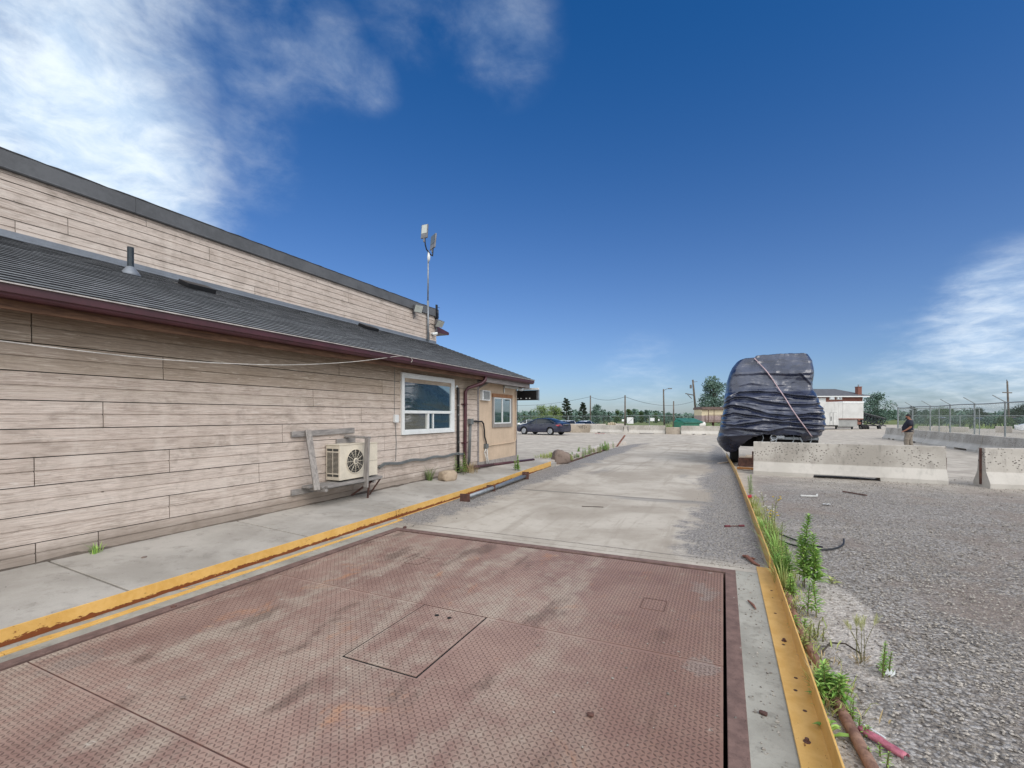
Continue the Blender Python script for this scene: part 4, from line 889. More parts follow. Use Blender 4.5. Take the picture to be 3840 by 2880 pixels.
def top(t): return lerp_tab(t, [(-1, 3.50), (-.88, 3.58), (-.54, 3.60), (-.52, 3.67), (.3, 3.69), (.92, 3.67), (1, 3.60)])
def crest(n): return max(0.0, 1 - abs(n) * 2.5) ** 1.05
# the main gathers of the sheet as (line over the front in metres x, z), height of the fold, softness above it
GATHERS = [([(.6, 3.44), (.96, 3.47), (1.68, 3.51), (2.48, 3.42), (2.7, 3.44)], .04, .10), ([(.2, 3.0), (.3, 3.03), (1.13, 3.06), (1.95, 2.99), (2.45, 3.0), (2.7, 3.06)], .05, .22),
    ([(.05, 2.15), (.17, 2.27), (.49, 2.45), (1.1, 2.45), (1.53, 2.41), (2.03, 2.3), (2.66, 2.22)], .12, .16), ([(-.05, 2.0), (.03, 2.08), (.35, 2.27), (.71, 2.27), (1.15, 2.13), (1.8, 2.03), (2.41, 2.01), (2.8, 2.06)], .10, .08),
    ([(-.1, 1.8), (-.06, 1.86), (.26, 2.01), (.71, 1.93), (1.26, 1.74), (1.9, 1.66), (2.41, 1.74), (2.9, 1.72)], .10, .10), ([(-.1, 1.62), (-.03, 1.66), (.32, 1.76), (.93, 1.66), (1.64, 1.54), (2.29, 1.60), (2.9, 1.55)], .085, .08),
    ([(-.1, 1.43), (-.03, 1.41), (.32, 1.36), (1.1, 1.49), (1.77, 1.46), (2.29, 1.41), (2.9, 1.34)], .10, .09), ([(.1, 1.32), (.26, 1.28), (.71, 1.23), (1.26, 1.17), (1.74, 1.29), (2.29, 1.27), (2.9, 1.18)], .08, .07), ([(-.25, .90), (-.17, .93), (.32, 1.0), (.88, 1.04), (1.45, 1.12)], .05, .08),
    ([(.9, 3.54), (1.3, 3.03), (1.63, 2.58)], .035, .10), ([(2.1, 3.15), (2.24, 2.99), (2.48, 2.68), (2.62, 2.25)], .05, .14), ([(.30, 2.60), (.80, 2.74), (1.37, 2.62), (1.9, 2.66)], .03, .12)]
_r = random.Random(12)
for _a, _b in ((2, 3), (3, 4), (4, 5), (5, 6), (6, 7), (3, 4), (4, 5), (5, 6)):
    _k = _r.uniform(.3, .7); _x0 = _r.choice((-.1, -.1, .9, 1.5)); _x1 = _x0 + _r.uniform(1.0, 1.9)
    GATHERS.append(([(x, lerp_tab(x, GATHERS[_a][0]) * (1 - _k) + lerp_tab(x, GATHERS[_b][0]) * _k + _r.uniform(-.03, .03)) for x in np.linspace(_x0, min(2.9, _x1), 6)], _r.uniform(.025, .05), .05))
for _z in (1.25, 1.38, 1.5, 1.63, 1.78, 1.9):                         # short tight pleats at the right hand corner
    GATHERS.append(([(2.15, _z + _r.uniform(-.04, .10)), (2.5, _z + .02), (2.9, _z - .03)], _r.uniform(.035, .055), .04))
for _z in (1.2, 1.5, 1.68, 1.84, 1.98):                               # and at the left
    GATHERS.append(([(-.12, _z - .05), (.15, _z + .04), (.42, _z + _r.uniform(-.05, .12))], _r.uniform(.03, .05), .04))
def folds(t, z):
    xl, xr = lerp_tab(z, XL), lerp_tab(z, XR); x = xl + (xr - xl) * (max(-1, min(1, t)) + 1) / 2
    zz = z + .08 * fb(t * 1.0, z * 1.2, 7, 1); low = sst(z, 2.62, 2.3) * .9 + .1; a = 0.0
    if abs(t) <= 1.12:
        for line, h, soft in GATHERS:
            if not line[0][0] - .02 <= x <= line[-1][0] + .02: continue
            fade = sst(x, line[0][0] - .03, line[0][0] + .22) * sst(-x, -line[-1][0] - .03, -line[-1][0] + .22)
            d = z + .012 * fb(x * 5, z * 5, 3, 2) - lerp_tab(x, line)
            if d >= 0: a += h * fade * math.exp(-d / soft)
            elif d > -.2: a += h * fade * (max(0, 1 + d / (.05 if h > .06 else .08)) - (.34 if h > .06 else .08) * math.exp(-((d + .06) / .05) ** 2))
    a += crest(fb(t * .8 + 5, zz * 4.3 - .8 * t, 4.2, 1)) * .035 * low
    a += crest(fb(t * 1.1 + 9, zz * 7.2 + 1.0 * t, 8.1, 1)) * .020 * (.15 + .85 * low)
    a += crest(fb(t * 1.7 + zz * .8, zz * 1.3 - t * 1.5, 11.3, 1)) * .035 * (1 - low)
    a += crest(fb(t * 2.6 - zz * 1.3, zz * 1.0, 15.3, 1)) * .014
    a += .05 * fb(t * 1.2, z * .9, 21, 1) + .003 * fb(t * 8, z * 7, 8, 2)
    return a
def tarp_pt(t, z):
    """t -1..1 across the front, beyond that back along the sides"""
    xl, xr, yf = lerp_tab(z, XL), lerp_tab(z, XR), lerp_tab(z, YF)
    tc_ = max(-1, min(1, t)); x = xl + (xr - xl) * (tc_ + 1) / 2
    e = abs(tc_); y = yf + .40 * max(0, (e - .80) / .20) ** 2.4
    if e > .82: x += (.10 * ((e - .82) / .18) ** 2) * (-1 if tc_ > 0 else 1) * .6
    f = folds(t, z)
    nx, ny = 0.0, -1.0
    if e > .75: k = (e - .75) / .25; nx, ny = (1 if t > 0 else -1) * k * .8, -(1 - k * .55)
    if abs(t) > 1:
        f *= .55; y += (abs(t) - 1) * 3.1; nx, ny = (1 if t > 0 else -1), 0
        x += (.05 * fb(y * .9, z * 1.4, 5)) * (1 if t > 0 else -1); bulge = sst(abs(t), 1, 1.25)
        if t > 0: x += .04 * bulge * sst(z, 1.0, 1.5) * sst(z, 2.2, 1.9)
        else: x -= .05 * bulge * sst(z, 2.1, 2.5) * sst(z, 3.2, 2.8)
    return Vector((x + nx * f, y + ny * f, z))
def make_covered():
    t = thing('covered_vehicle', 'tall vehicle wrapped in wrinkled blue black tarpaulin behind the concrete barrier', 'covered vehicle', (1.5, 18.5, 0))
    ts = [-1.9 + i * .05 for i in range(17)] + [-1.04 + i * .0125 for i in range(167)] + [1.06 + i * .05 for i in range(18)]
    nv = 230; rows = []
    for j in range(nv + 1):
        v = j / nv; row = []
        for tt in ts:
            h = hem(max(-1, min(1, tt))) if abs(tt) <= 1 else (.66 + .08 * fb(tt * 5, 1) if tt < 0 else 1.0 + .07 * fb(tt * 5, 2))
            z = h + (top(max(-1, min(1, tt))) - h) * v
            q = tarp_pt(tt, z)
            if abs(tt) > 1: q.z -= (abs(tt) - 1) / .9 * 1.0 * sst(z, 1.3, 3.6)
            q.z += .02 * fb(tt * 6, 2.2) * (1 if v > .97 else 0) + (.03 * fb(tt * 16, 5) if v < .02 else 0)
            row.append(q)
        rows.append(row)
    last = rows[-1]; pass
    for k, h in ((.06, .015), (.2, .02), (.5, .02), (.92, .02)):
        rows.append([q.lerp(Vector((1.7 + (q.x - 1.7) * .5, max(q.y, 18.2), q.z + .03)), k) + Vector((0, 0, h + .02 * fb(q.x * 3, q.y * 3, k * 4))) for q in last])
    b = MB(); b.grid(rows)
    n = len(ts); o = (len(rows) - 1) * n
    for i in range(n // 2 - 1): b.f.append((o + i, o + i + 1, o + n - 2 - i, o + n - 1 - i)); b.mi.append(0)
    tp = b.build('tarpaulin', MAT['tarp'], t, smooth=True)
    pts = []
    for i in range(61):
        k = i / 60; x, z = .95 + (2.46 - .95) * k + .05 * math.sin(k * 6), 3.58 - (3.58 - 1.02) * k
        best = min((abs(tarp_pt(q / 100, z).x - x), q / 100) for q in range(-100, 101, 2))
        p = tarp_pt(best[1], z); p.y -= .028; p.x = x; pts.append(p)
    for _ in range(3): pts = [pts[0]] + [(pts[i - 1] + pts[i] * 2 + pts[i + 1]) / 4 for i in range(1, len(pts) - 1)] + [pts[-1]]
    for i in range(len(pts)): pts[i].y -= .03
    b = MB(); b.tube(pts, .017, 6); b.build('tie_strap', MAT['strap'], t, smooth=True)
    # what shows under the hem: dark chassis, hitch gear, wheels
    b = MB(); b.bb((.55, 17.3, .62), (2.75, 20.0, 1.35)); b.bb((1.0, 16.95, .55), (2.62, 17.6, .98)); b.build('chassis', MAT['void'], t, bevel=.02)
    b = MB(); b.bb((1.35, 16.66, .90), (2.66, 16.82, .985)); b.bar((2.15, 16.62, .98), (2.28, 16.62, .70), .05, .04)
    b.build('bumper_beam', MAT['galv'], t, bevel=.008)
    b = MB(); M = Matrix.Translation((1.45, 16.6, .97)) @ Matrix.Rotation(R(90), 4, 'X')
    b.tube([M @ Vector((.085 * math.cos(a), .085 * math.sin(a), 0)) for a in np.linspace(0, 2 * math.pi, 17)], .024, 8, caps=False); b.bar((1.45, 16.6, .89), (1.36, 16.6, .84), .05, .05); b.bb((1.52, 16.58, .93), (1.74, 16.62, 1.03)); b.build('tow_shackle', MAT['chrome'], t, bevel=.01)
    b = MB()
    for x in (1.14, 1.52, 1.98, 2.44):
        b.tube([(x, 16.58, 1.04), (x + .02, 16.57, .94), (x - .01, 16.56, .85)], .010, 6); b.tube([(x - .01, 16.56, .86), (x - .03, 16.55, .81)], .018, 6)
    b.each('hook', MAT['galv'], t)
    for x in (.36, 2.7):
        for y in (18.1, 19.5):
            M = Matrix.Translation((x, y, .44)) @ Matrix.Rotation(R(90), 4, 'Y')
            b = MB(); b.lathe([(.24, -.13), (.40, -.13), (.44, -.09), (.44, .09), (.40, .13), (.24, .13)], n=28, M=M); wh = b.build('wheel', MAT['rubber'], t, smooth=False)
            b = MB(); b.lathe([(.23, -.132), (.20, -.138), (.08, -.134), (.05, -.15)], n=20, M=M); b.build('rim', MAT['blackmetal'], wh)
    def plank(a, c, w_, h_, mat, lab):
        b = MB(); b.bar(a, c, w_, h_); tag(b.build('plank', MAT[mat], bevel=.006), lab, 'plank')
    plank((.40, 15.72, .05), (.86, 15.60, .05), .20, .055, 'brownboard', 'orange brown plank on the gravel under the tarp')
    plank((.48, 16.9, .30), (.95, 16.85, .30), .16, .05, 'paleboard', 'pale plank lying flat on blocks beneath the covered vehicle')
    plank((.66, 16.6, .36), (1.10, 16.55, .37), .14, .06, 'paleboard', 'topmost pale pinkish board stacked beneath the covered vehicle')
    b = MB(); b.bb((.45, 16.75, -.02), (.95, 17.05, .27)); tag(b.build('wood_block', MAT['rust_dark'], bevel=.01), 'dark timber cribbing block in the shade under the tarp', 'block')
    plank((.15, 17.9, .02), (-.15, 17.3, .02), .08, .03, 'paleboard', 'splintered pale stick by the end of the yellow rail')
make_covered()

# ------------------------------------------------------------------ concrete barriers
def jersey(p, q, h, label, notch=None, group='concrete road barriers', bw=.30, tw=.095, slots=()):
    """flared barrier from p to q, with a shallow recess under its foot"""
    p, q = Vector((p[0], p[1], 0)), Vector((q[0], q[1], 0)); L = (q - p).length; d = (q - p).normalized()
    t = thing('concrete_barrier', label, 'barrier', p, group=group); b = MB()
    foot, brk = h * .10, h * .385
    def prof(z0): return [(-bw, z0), (bw, z0), (bw, max(foot, z0 + .01)), (bw * .52, brk), (tw, h - .012), (tw - .012, h), (-tw + .012, h), (-tw, h - .012), (-bw * .52, brk), (-bw, max(foot, z0 + .01))]
    cuts = [0] + list(notch or ()) + [L]; x = d.cross(Vector((0, 0, 1))); rows = []
    for i, (a, c) in enumerate(zip(cuts, cuts[1:])):
        for u in (a, c): rows.append([p + d * (u + (.015 if u == a and i % 2 else -.015 if u == c and i % 2 else 0)) + x * q_ + Vector((0, 0, z_)) for q_, z_ in prof(.075 if (i % 2) else -.03)])
    b.grid(rows, close=True); n = len(rows[0]); b.f.append(tuple(range(n))); b.mi.append(0); o_ = len(b.v) - n; b.f.append(tuple(range(o_, o_ + n))); b.mi.append(0)
    b.build('body', MAT['jersey'], t, bevel=.012)
    return t, d, x
A0, A1 = (.80, 14.98), (4.93, 14.66)
ja, d_, x_ = jersey(A0, A1, .905, 'long pitted concrete barrier standing in front of the tarp covered vehicle', (1.42, 2.86))
b = MB()
for e, s_ in ((Vector((A0[0], A0[1], 0)), -1), (Vector((A1[0], A1[1], 0)), 1)): b.bar(e + d_ * s_ * .012 + Vector((0, 0, .25)), e + d_ * s_ * .012 + Vector((0, 0, .62)), .06, .02)
b.each('end_loop', MAT['rust_dark'], ja)
jb, d_, x_ = jersey((5.52, 14.42), (9.5, 14.9), .90, 'concrete barrier cut off by the right edge of the photo with rusty end loops', (1.4, 2.8))
b = MB(); e = Vector((5.52, 14.42, 0)); b.bar(e - d_ * .012 + Vector((0, 0, .04)), e - d_ * .012 + Vector((0, 0, .89)), .06, .02); b.build('end_plate', MAT['rust_dark'], jb)
seg = [41.6, 38.0, 34.6, 31.2, 27.8, 24.4, 21.0, 17.6]
rl = ['white slotted barrier at the far end of the right hand row', 'barrier behind the standing man in the right hand row', 'barrier just right of the standing man', 'barrier with a stained joint in the middle of the right hand row',
      'broad pale barrier in the right hand row above the gap', 'barrier with slanting crack near the right edge', 'pinkish barrier cut by the right edge of the photo']
for i, (a, c) in enumerate(zip(seg, seg[1:])):
    fx = lambda y: 10.72 + .02 * (y - 24)
    jersey((fx(a) - (.25 if i == 0 else 0), a, 0), (fx(c), c + .04, 0), .76 if i else .80, rl[i], (1.1, 1.5, 1.8, 2.2) if i == 0 else ((1.0, 2.4) if i % 2 else None), group='concrete barriers along the right hand fence', bw=.33)
far = [((-12.0, 44.35), (-8.50, 43.62), 'far barrier right of the graffiti block with a red rag at its foot'), ((-8.05, 43.75), (-4.78, 43.85), 'far barrier straight ahead between the concrete block and the gap'), ((-3.40, 43.3), (.2, 43.8), 'far barrier beside the green bin and tarp covered vehicle'), ((.3, 43.8), (3.9, 44.2), 'far barrier mostly hidden behind the covered vehicle')]
for k, (p, q, lab) in enumerate(far): jersey(p, q, .76, lab, (1.0, 2.3) if k != 2 else (.9, 1.1, 1.7, 2.0), group='concrete barriers across the far yard')
jersey((-8.30, 43.3), (-8.34, 44.8), .74, 'barrier turned end on in the far row', None, group='concrete barriers across the far yard')
def cblock(c, d, rz, label, mat='block', group=None):
    b = MB(); b.box((0, 0, d[2] / 2 - .01), d); o = b.build('concrete_block', MAT[mat], bevel=.03, loc=c); o.rotation_euler = (0, 0, rz); return tag(o, label, 'concrete block', group)
gb = cblock((-13.35, 43.95, 0), (2.9, .7, .80), R(16), 'brownish concrete block sprayed with a black scribble behind the sedan')
def scribble():
    b = MB(); c, s_ = math.cos(R(16)), math.sin(R(16))
    def P(u, z): return Vector((-13.35, 43.95, 0)) + Vector((c * u, s_ * u, 0)) + Vector((s_, -c, 0)) * .356 + Vector((0, 0, z))
    for pts in ([(.35, .66), (.45, .55), (.52, .68), (.62, .50), (.68, .67)], [(.72, .70), (.74, .38)], [(.80, .66), (.98, .68), (.86, .52), (1.02, .50), (.88, .36)], [(.40, .48), (.66, .44)], [(1.05, .68), (1.15, .44)]):
        b.tube([P(u, z) for u, z in pts], .017, 5)
    b.build('spray_tag', MAT['graf'], gb, world=False)
    o = gb.children[0]; o.matrix_parent_inverse = (Matrix.Translation(gb.location) @ Matrix.Rotation(R(16), 4, 'Z')).inverted()
scribble()
cblock((-4.10, 43.75, 0), (1.22, .7, .62), 0, 'low stained concrete block filling the gap in the far row')
b = at(2190, 49.5); cblock((b.x, b.y, -.2), (4.6, .6, .98), R(10), 'pale block wall piece beyond the far barriers', 'pale_block')
b = at(2324, 49.0); cblock((b.x, b.y, -.2), (.8, .6, 1.02), R(5), 'pale square block beyond the far barriers beside the fence post', 'pale_block')
for k, (sx, h) in enumerate(((2283, .36), (2291, .42), (2299, .40), (2307, .34))):
    p = at(sx, 49.2 + .1 * k); m = MB(); m.lathe([(.10, -.9), (.13, -.6), (.12, .0), (.13, .2), (.10, h - .06), (.05, h)], n=10)
    tag(m.build('sack', MAT['sack'], smooth=True, loc=(p.x, p.y, .55)), 'tan sack standing in the cluster beyond the far barriers', 'sack', 'tan sacks beyond the barriers')
# litter at the foot of the far row
p = at(2254, 42.9); b = MB(); b.grid([[Vector((p.x + u * .45, p.y - .45 + v * .12, .012 + .05 * abs(fb(u * 5, v * 4, 1)) * (1 - v * v * .9))) for u in np.linspace(-1, 1, 14)] for v in np.linspace(-1, 1, 7)])
tag(b.build('rag', MAT['red'], smooth=True), 'red rag lying at the foot of a far barrier', 'rag')
p = at(2578, 41.5); b = MB(); M = Matrix.Translation((p.x, p.y - .1, .20)) @ Matrix.Rotation(R(90), 4, 'Y') @ Matrix.Rotation(R(8), 4, 'X')
b.lathe([(.12, -.30), (.20, -.27), (.205, -.1), (.19, 0), (.205, .1), (.2, .26), (.10, .32)], n=16, M=M); tag(b.build('barrel', MAT['greenlid'], smooth=False), 'small green drum on its side against a far barrier', 'drum')
# concrete blocks beyond the right hand fence
for k, (sx, d, w_, h, lab) in enumerate(((3468, 46, 1.0, .62, 'pale concrete block across the right lot behind the man'), (3526, 47, 1.2, .62, 'pale block in front of the far white van'), (3600, 48, 1.3, .5, 'grey block in the weeds right of the white van'), (3764, 46, 1.15, .60, 'concrete block below the far red car'))):
    p = at(sx, d); cblock((p.x, p.y, 0), (w_, .6, h), R(-24), lab, 'pale_block')

# ------------------------------------------------------------------ fences
def chain_link(b, p, q, z0, z1, pitch, r=.0022):
    """two sets of slanting wires between p and q"""
    p, q = Vector(p), Vector(q); L = (q - p).length; d = (q - p).normalized(); H = z1 - z0; nrm = Vector((d.y, -d.x, 0))
    for s_ in (1, -1):
        u = -H
        while u < L:
            a0, a1 = (u, z0), (u + H, z1)
            if a0[0] < 0: a0 = (0, z0 - u)
            if a1[0] > L: a1 = (L, z0 + (L - u))
            if a0[1] < z1 and a1[1] > z0 and a1[0] > a0[0]:
                A = (a0[0], a0[1]) if s_ > 0 else (L - a0[0], a0[1]); B = (a1[0], a1[1]) if s_ > 0 else (L - a1[0], a1[1])
                P, Q = p + d * A[0] + Vector((0, 0, A[1])), p + d * B[0] + Vector((0, 0, B[1]))
                o = Vector((0, 0, r)) + nrm * 0; n2 = nrm * r
                b.add([P + o, P - o, P + n2, Q + o, Q - o, Q + n2], [(0, 1, 4, 3), (1, 2, 5, 4), (2, 0, 3, 5)])
            u += pitch
def make_right_fence():
    t = thing('chain_link_fence', 'chain link fence with slanted barb arms behind the right hand barrier row', 'fence', (11.3, 35, 0))
    fx = lambda y: 11.35 + .02 * (y - 24)
    ys = [42.7, 39.6, 36.5, 33.6, 30.7, 27.8, 24.9, 22.0, 19.1]
    for i, y in enumerate(ys):
        b = MB(); b.tube([(fx(y), y, -.05), (fx(y), y, 2.24)], .034 if i else .05, 8); b.lathe([(.038, 2.24), (.038, 2.28), (.02, 2.30)], (fx(y), y, 0), 8); ps = b.build('post', MAT['fence'], t, smooth=False)
        b = MB(); b.bar((fx(y), y, 2.27), (fx(y) - .42, y, 2.58), .035, .03); b.build('barb_arm', MAT['fence'], ps)
    b = MB(); pts = [(fx(y), y, 2.235 - .03 * math.sin(i * 1.7) * (i % 2)) for i, y in enumerate(np.arange(42.7, 19, -1.45))]; b.tube(pts, .024, 6); b.build('top_rail', MAT['fence'], t, smooth=True)
    b = MB(); chain_link(b, (fx(42.7), 42.7, 0), (fx(19.1), 19.1, 0), .1, 2.23, .075); b.build('wire_mesh', MAT['mesh'], t, fix=False)
    q = at(3470, 56); p0 = Vector((fx(42.7), 42.7, 0)); 
    t2 = thing('chain_link_fence', 'green tinted fence return running back from the corner post', 'fence', p0)
    b = MB(); p1 = p0 + Vector((5.8, 3.4, 0)); chain_link(b, p0, p1, .1, 2.2, .075, .003); b.build('wire_mesh', MAT['mesh'], t2, fix=False)
    b = MB(); b.tube([p0 + Vector((0, 0, 2.2)), p1 + Vector((0, 0, 2.2))], .022, 6); b.build('top_rail', MAT['fence'], t2)
    for k in (.5, 1.0):
        p = p0.lerp(p1, k); b = MB(); b.tube([p, p + Vector((0, 0, 2.24))], .03, 6); b.build('post', MAT['fence'], t2)
make_right_fence()
def rail_fence(name, label, pts, h, z, mesh=True, step=6.0, pitch=.16, r=.004):
    t = thing(name, label, 'fence', (pts[0].x, pts[0].y, z)); L = 0
    for p, q in zip(pts, pts[1:]):
        n = max(1, int((q - p).length / step))
        for k in range(n):
            c = p.lerp(q, k / n); b = MB(); b.tube([(c.x, c.y, z), (c.x, c.y, z + h + .05)], .05, 6); b.build('post', MAT['fence'], t)
        b = MB(); b.tube([(p.x, p.y, z + h), (q.x, q.y, z + h)], .03, 6); b.build('top_rail', MAT['fence'], t)
        b = MB(); chain_link(b, (p.x, p.y, z), (q.x, q.y, z), .1, h, pitch, r); b.build('wire_mesh', MAT['mesh'], t, fix=False)
G0 = -.45
rail_fence('chain_link_fence', 'far chain link fence behind the parked white cars on the left', [at(1940, 66), at(2343, 60)], 2.05, G0)
rail_fence('chain_link_fence', 'double gate of chain link straight down the lane', [at(2343, 60), at(2435, 60.5), at(2526, 61)], 2.1, G0, step=5)
rail_fence('chain_link_fence', 'far chain link fence between the gate and the green bin', [at(2526, 61), at(2660, 62)], 2.05, G0)
rail_fence('chain_link_fence', 'far fence with pale top rail across the right hand lot', [at(3420, 54), at(3600, 52), at(3860, 50)], 1.65, 0, step=7)
for sx, sy0, sy1, w_, lab in ((2363, 1565, 1589, 24, 'large square white sign wired to the gate'), (2446, 1567, 1579, 16, 'smaller white sign on the right gate leaf'), (2470.5, 1571, 1578, 5, 'little white notice on the gate near the green bin'), (2336, 1572, 1580, 8, 'small white sign left of the gate post')):
    d = 59.6; p = at(sx, d); hw = w_ / 2 / 1720 * d; z0, z1 = zat(sy1, d), zat(sy0, d)
    c, s_ = math.cos(YAW), math.sin(YAW); b = MB(); b.box(None, (hw * 2, .03, z1 - z0), M=Matrix.Translation((p.x, p.y, (z0 + z1) / 2)) @ Matrix.Rotation(YAW, 4, 'Z'))
    tag(b.build('sign', MAT['sign']), lab, 'sign')
p = at(2363, 59.4); q = Vector((math.cos(YAW), math.sin(YAW), 0)); b = MB(); b.tube([p - q * .40 + Vector((0, 0, zat(1589, 59.6))), p + q * .40 + Vector((0, 0, zat(1567, 59.6)))], .02, 6)
tag(b.build('gate_brace', MAT['grey']), 'slanting grey brace crossing the large square gate sign', 'brace')

# ------------------------------------------------------------------ poles and wires
def pole(sx, d, sy, r, label, z0=G0, lean=0.0, sxb=None, extra=None):
    p = at(sxb or sx, d); q = at(sx, d); zt = zat(sy, d)
    t = thing('utility_pole', label, 'pole', (p.x, p.y, z0)); b = MB(); b.tube([(p.x, p.y, z0), (q.x, q.y, zt)], [r, r * .72], 8); b.build('pole', MAT['polewood'], t, smooth=True)
    if extra: extra(t, q, zt)
    return Vector((q.x, q.y, zt - .2))
lat = Vector((math.cos(YAW), math.sin(YAW), 0))
def lamp_arm(t, q, zt):
    b = MB(); b.tube([q + Vector((0, 0, zt - .3)), q + lat * .5 + Vector((0, 0, zt)), q + lat * 1.1 + Vector((0, 0, zt + .12))], .05, 6); b.build('arm', MAT['galv'], t)
    b = MB(); b.box((q.x + lat.x * 1.2, q.y + lat.y * 1.2, zt + .10), (.7, .35, .18), YAW); b.build('lamp_head', MAT['bronze'], t, bevel=.05)
def cross(t, q, zt):
    b = MB(); k = lat * -1.0; b.bar(q + Vector((0, 0, zt - 2.7)) + lat * .2, q + k * 1.3 + Vector((0, 0, zt - 2.4)), .12, .14); b.bar(q + k * .2 + Vector((0, 0, zt - 3.3)), q + k * .9 + Vector((0, 0, zt - 2.6)), .09, .09); b.build('crossarm', MAT['polewood'], t)
    b = MB(); b.lathe([(.16, 0), (.18, .1), (.18, .55), (.12, .62)], (q.x + k.x * .35, q.y + k.y * .35, zt - 1.5), 10); b.build('transformer', MAT['bronze'], t)
    b = MB(); b.tube([q + Vector((0, 0, zt - .4)), q + lat * .8 + Vector((0, 0, zt - .3))], .04, 6); b.build('lamp_arm', MAT['galv'], t)
def cross2(t, q, zt):
    b = MB(); b.bar(q - lat * .7 + Vector((0, 0, zt - 1.7)), q + lat * .7 + Vector((0, 0, zt - 1.75)), .12, .14); b.build('crossarm', MAT['polewood'], t)
    b = MB()
    b.tube([q + Vector((0, 0, zt)), q + Vector((0, 0, zt + .25)) - lat * .1], .06, 6); b.build('insulator', MAT['bronze'], t)
w1 = pole(2214, 75, 1483, .13, 'thin wooden pole between the pines and the bushy green tree')
w2 = pole(2344, 60, 1482, .12, 'straight pole standing at the left gate post')
w3 = pole(2488, 85, 1459, .16, 'tall grey street light pole with a short lamp arm', extra=lamp_arm, sxb=2491)
w4 = pole(2526, 58, 1504, .10, 'shorter pole at the right gate post beside the green bin')
w5 = pole(2598, 80, 1424, .20, 'leaning utility pole with a crossarm and transformer', extra=cross, sxb=2614)
w6 = pole(3777, 70, 1430, .15, 'tall leaning utility pole beyond the right hand fence', z0=0, sxb=3784, extra=cross2)
def span(a, c, sag, lab):
    b = MB(); b.tube([a.lerp(c, k / 24) - Vector((0, 0, sag * 4 * (k / 24) * (1 - k / 24))) for k in range(25)], .022, 5); tag(b.build('overhead_wire', MAT['wire']), lab, 'wire')
span(w2, w1, .5, 'overhead wire sagging from the left gate pole to the pole by the pines')
span(w1, at(1900, 86, 3.6), .5, 'overhead wire running left from the pole by the pines')
span(Vector((w5.x, w5.y, w5.z - 3.6)), w2, .9, 'overhead wire sagging from the leaning pole to the left gate pole')

# ------------------------------------------------------------------ cars
def car_mesh(L=4.82, W=1.83, H=1.47, kind='sedan'):
    """returns (body, glass) builders; x forward, centred, on z = 0"""
    hl = L / 2; xf, xr = hl - .98, -hl + 1.05; rw = .335
    if kind == 'sedan':
        roofz = [(-hl, .88), (-hl + .12, 1.03), (-hl + .45, 1.07), (-hl + .62, 1.10), (-hl + 1.25, 1.36), (-hl + 1.75, H - .015), (-hl + 2.2, H), (-hl + 2.7, H - .03), (-hl + 3.1, 1.30), (-hl + 3.72, .985), (hl - .75, .93), (hl - .3, .82), (hl - .06, .66), (hl, .55)]
        belt = [(-hl, .86), (-hl + .3, .97), (-hl + 1.2, .99), (0, .93), (hl - 1.25, .88), (hl - .5, .80), (hl - .06, .62), (hl, .53)]
        cab0, cab1 = -hl + .62, -hl + 3.72
    else:
        roofz = [(-hl, 1.05), (-hl + .08, 1.30), (-hl + .35, H - .06), (-hl + .8, H), (0, H), (.35, H - .05), (1.1, 1.08), (hl - .6, 1.0), (hl - .15, .86), (hl, .62)]
        belt = [(-hl, .98), (0, 1.02), (1.1, .98), (hl - .5, .88), (hl - .1, .74), (hl, .6)]
        cab0, cab1 = -hl + .06, 1.12
    body, glass = MB(), MB()
    xs = sorted(set([round(-hl + i * L / 70, 3) for i in range(71)] + [xf - .39, xf + .39, xr - .39, xr + .39]))
    rows = []
    for x in xs:
        e = max(0, (abs(x) - hl + .55) / .55); wd = W / 2 * (1 - .17 * e ** 2.4)
        zb = .22 + (.10 * e ** 2)
        rz, bz = lerp_tab(x, roofz), lerp_tab(x, belt); rz = max(rz, bz + .02)
        arch = 0
        for xc in (xf, xr):
            if abs(x - xc) < .39: arch = max(arch, .34 + math.sqrt(.39 ** 2 - (x - xc) ** 2) * .98)
        cab = rz - bz; k = min(1, cab / .42)
        side = [(wd * .90, zb), (wd * .985, zb + .06), (wd, .46), (wd, .62), (wd * .985, .76), (wd * .97, bz - .03), (wd * .93, bz)]
        side = [(y, max(z, min(arch, bz - .06))) if z < .75 else (y, z) for y, z in side]
        up = [(wd * (.90 - .10 * k), bz + cab * .35), (wd * (.87 - .15 * k), bz + cab * .72), (wd * (.82 - .19 * k), bz + cab * .90), (wd * .50, bz + cab * .985), (0, rz)]
        half = side + up
        rows.append([(x, y, z) for y, z in half] + [(x, -y, z) for y, z in half[-2::-1]])
    n = len(rows[0]); o = len(body.v)
    for i in range(len(rows) - 1):
        xm = (rows[i][0][0] + rows[i + 1][0][0]) / 2
        for k in range(n - 1):
            kk = min(k, n - 2 - k); quad = [rows[i][k], rows[i][k + 1], rows[i + 1][k + 1], rows[i + 1][k]]
            rz, bz = lerp_tab(xm, roofz), lerp_tab(xm, belt)
            slope = (lerp_tab(xm + .1, roofz) - lerp_tab(xm - .1, roofz)) / .2
            isg = False
            if cab0 < xm < cab1 and rz - bz > .10:
                if 6 <= kk <= 8 and not (kk == 8 and abs(slope) < .1 and False): isg = (rz - bz) > .16 and not any(abs(xm - q) < .045 for q in (( .18, ) if kind == 'sedan' else (.2, -.8)))
                if kk >= 9 and abs(slope) > .22: isg = True
            (glass if isg else body).add(quad, [(0, 1, 2, 3)])
    for r_ in (rows[0], rows[-1]): body.add(r_, [tuple(range(n))])
    body.add([rows[0][0], rows[0][-1], rows[-1][-1], rows[-1][0]], [(0, 1, 2, 3)])
    return body, glass, (xf, xr, rw, hl, W)
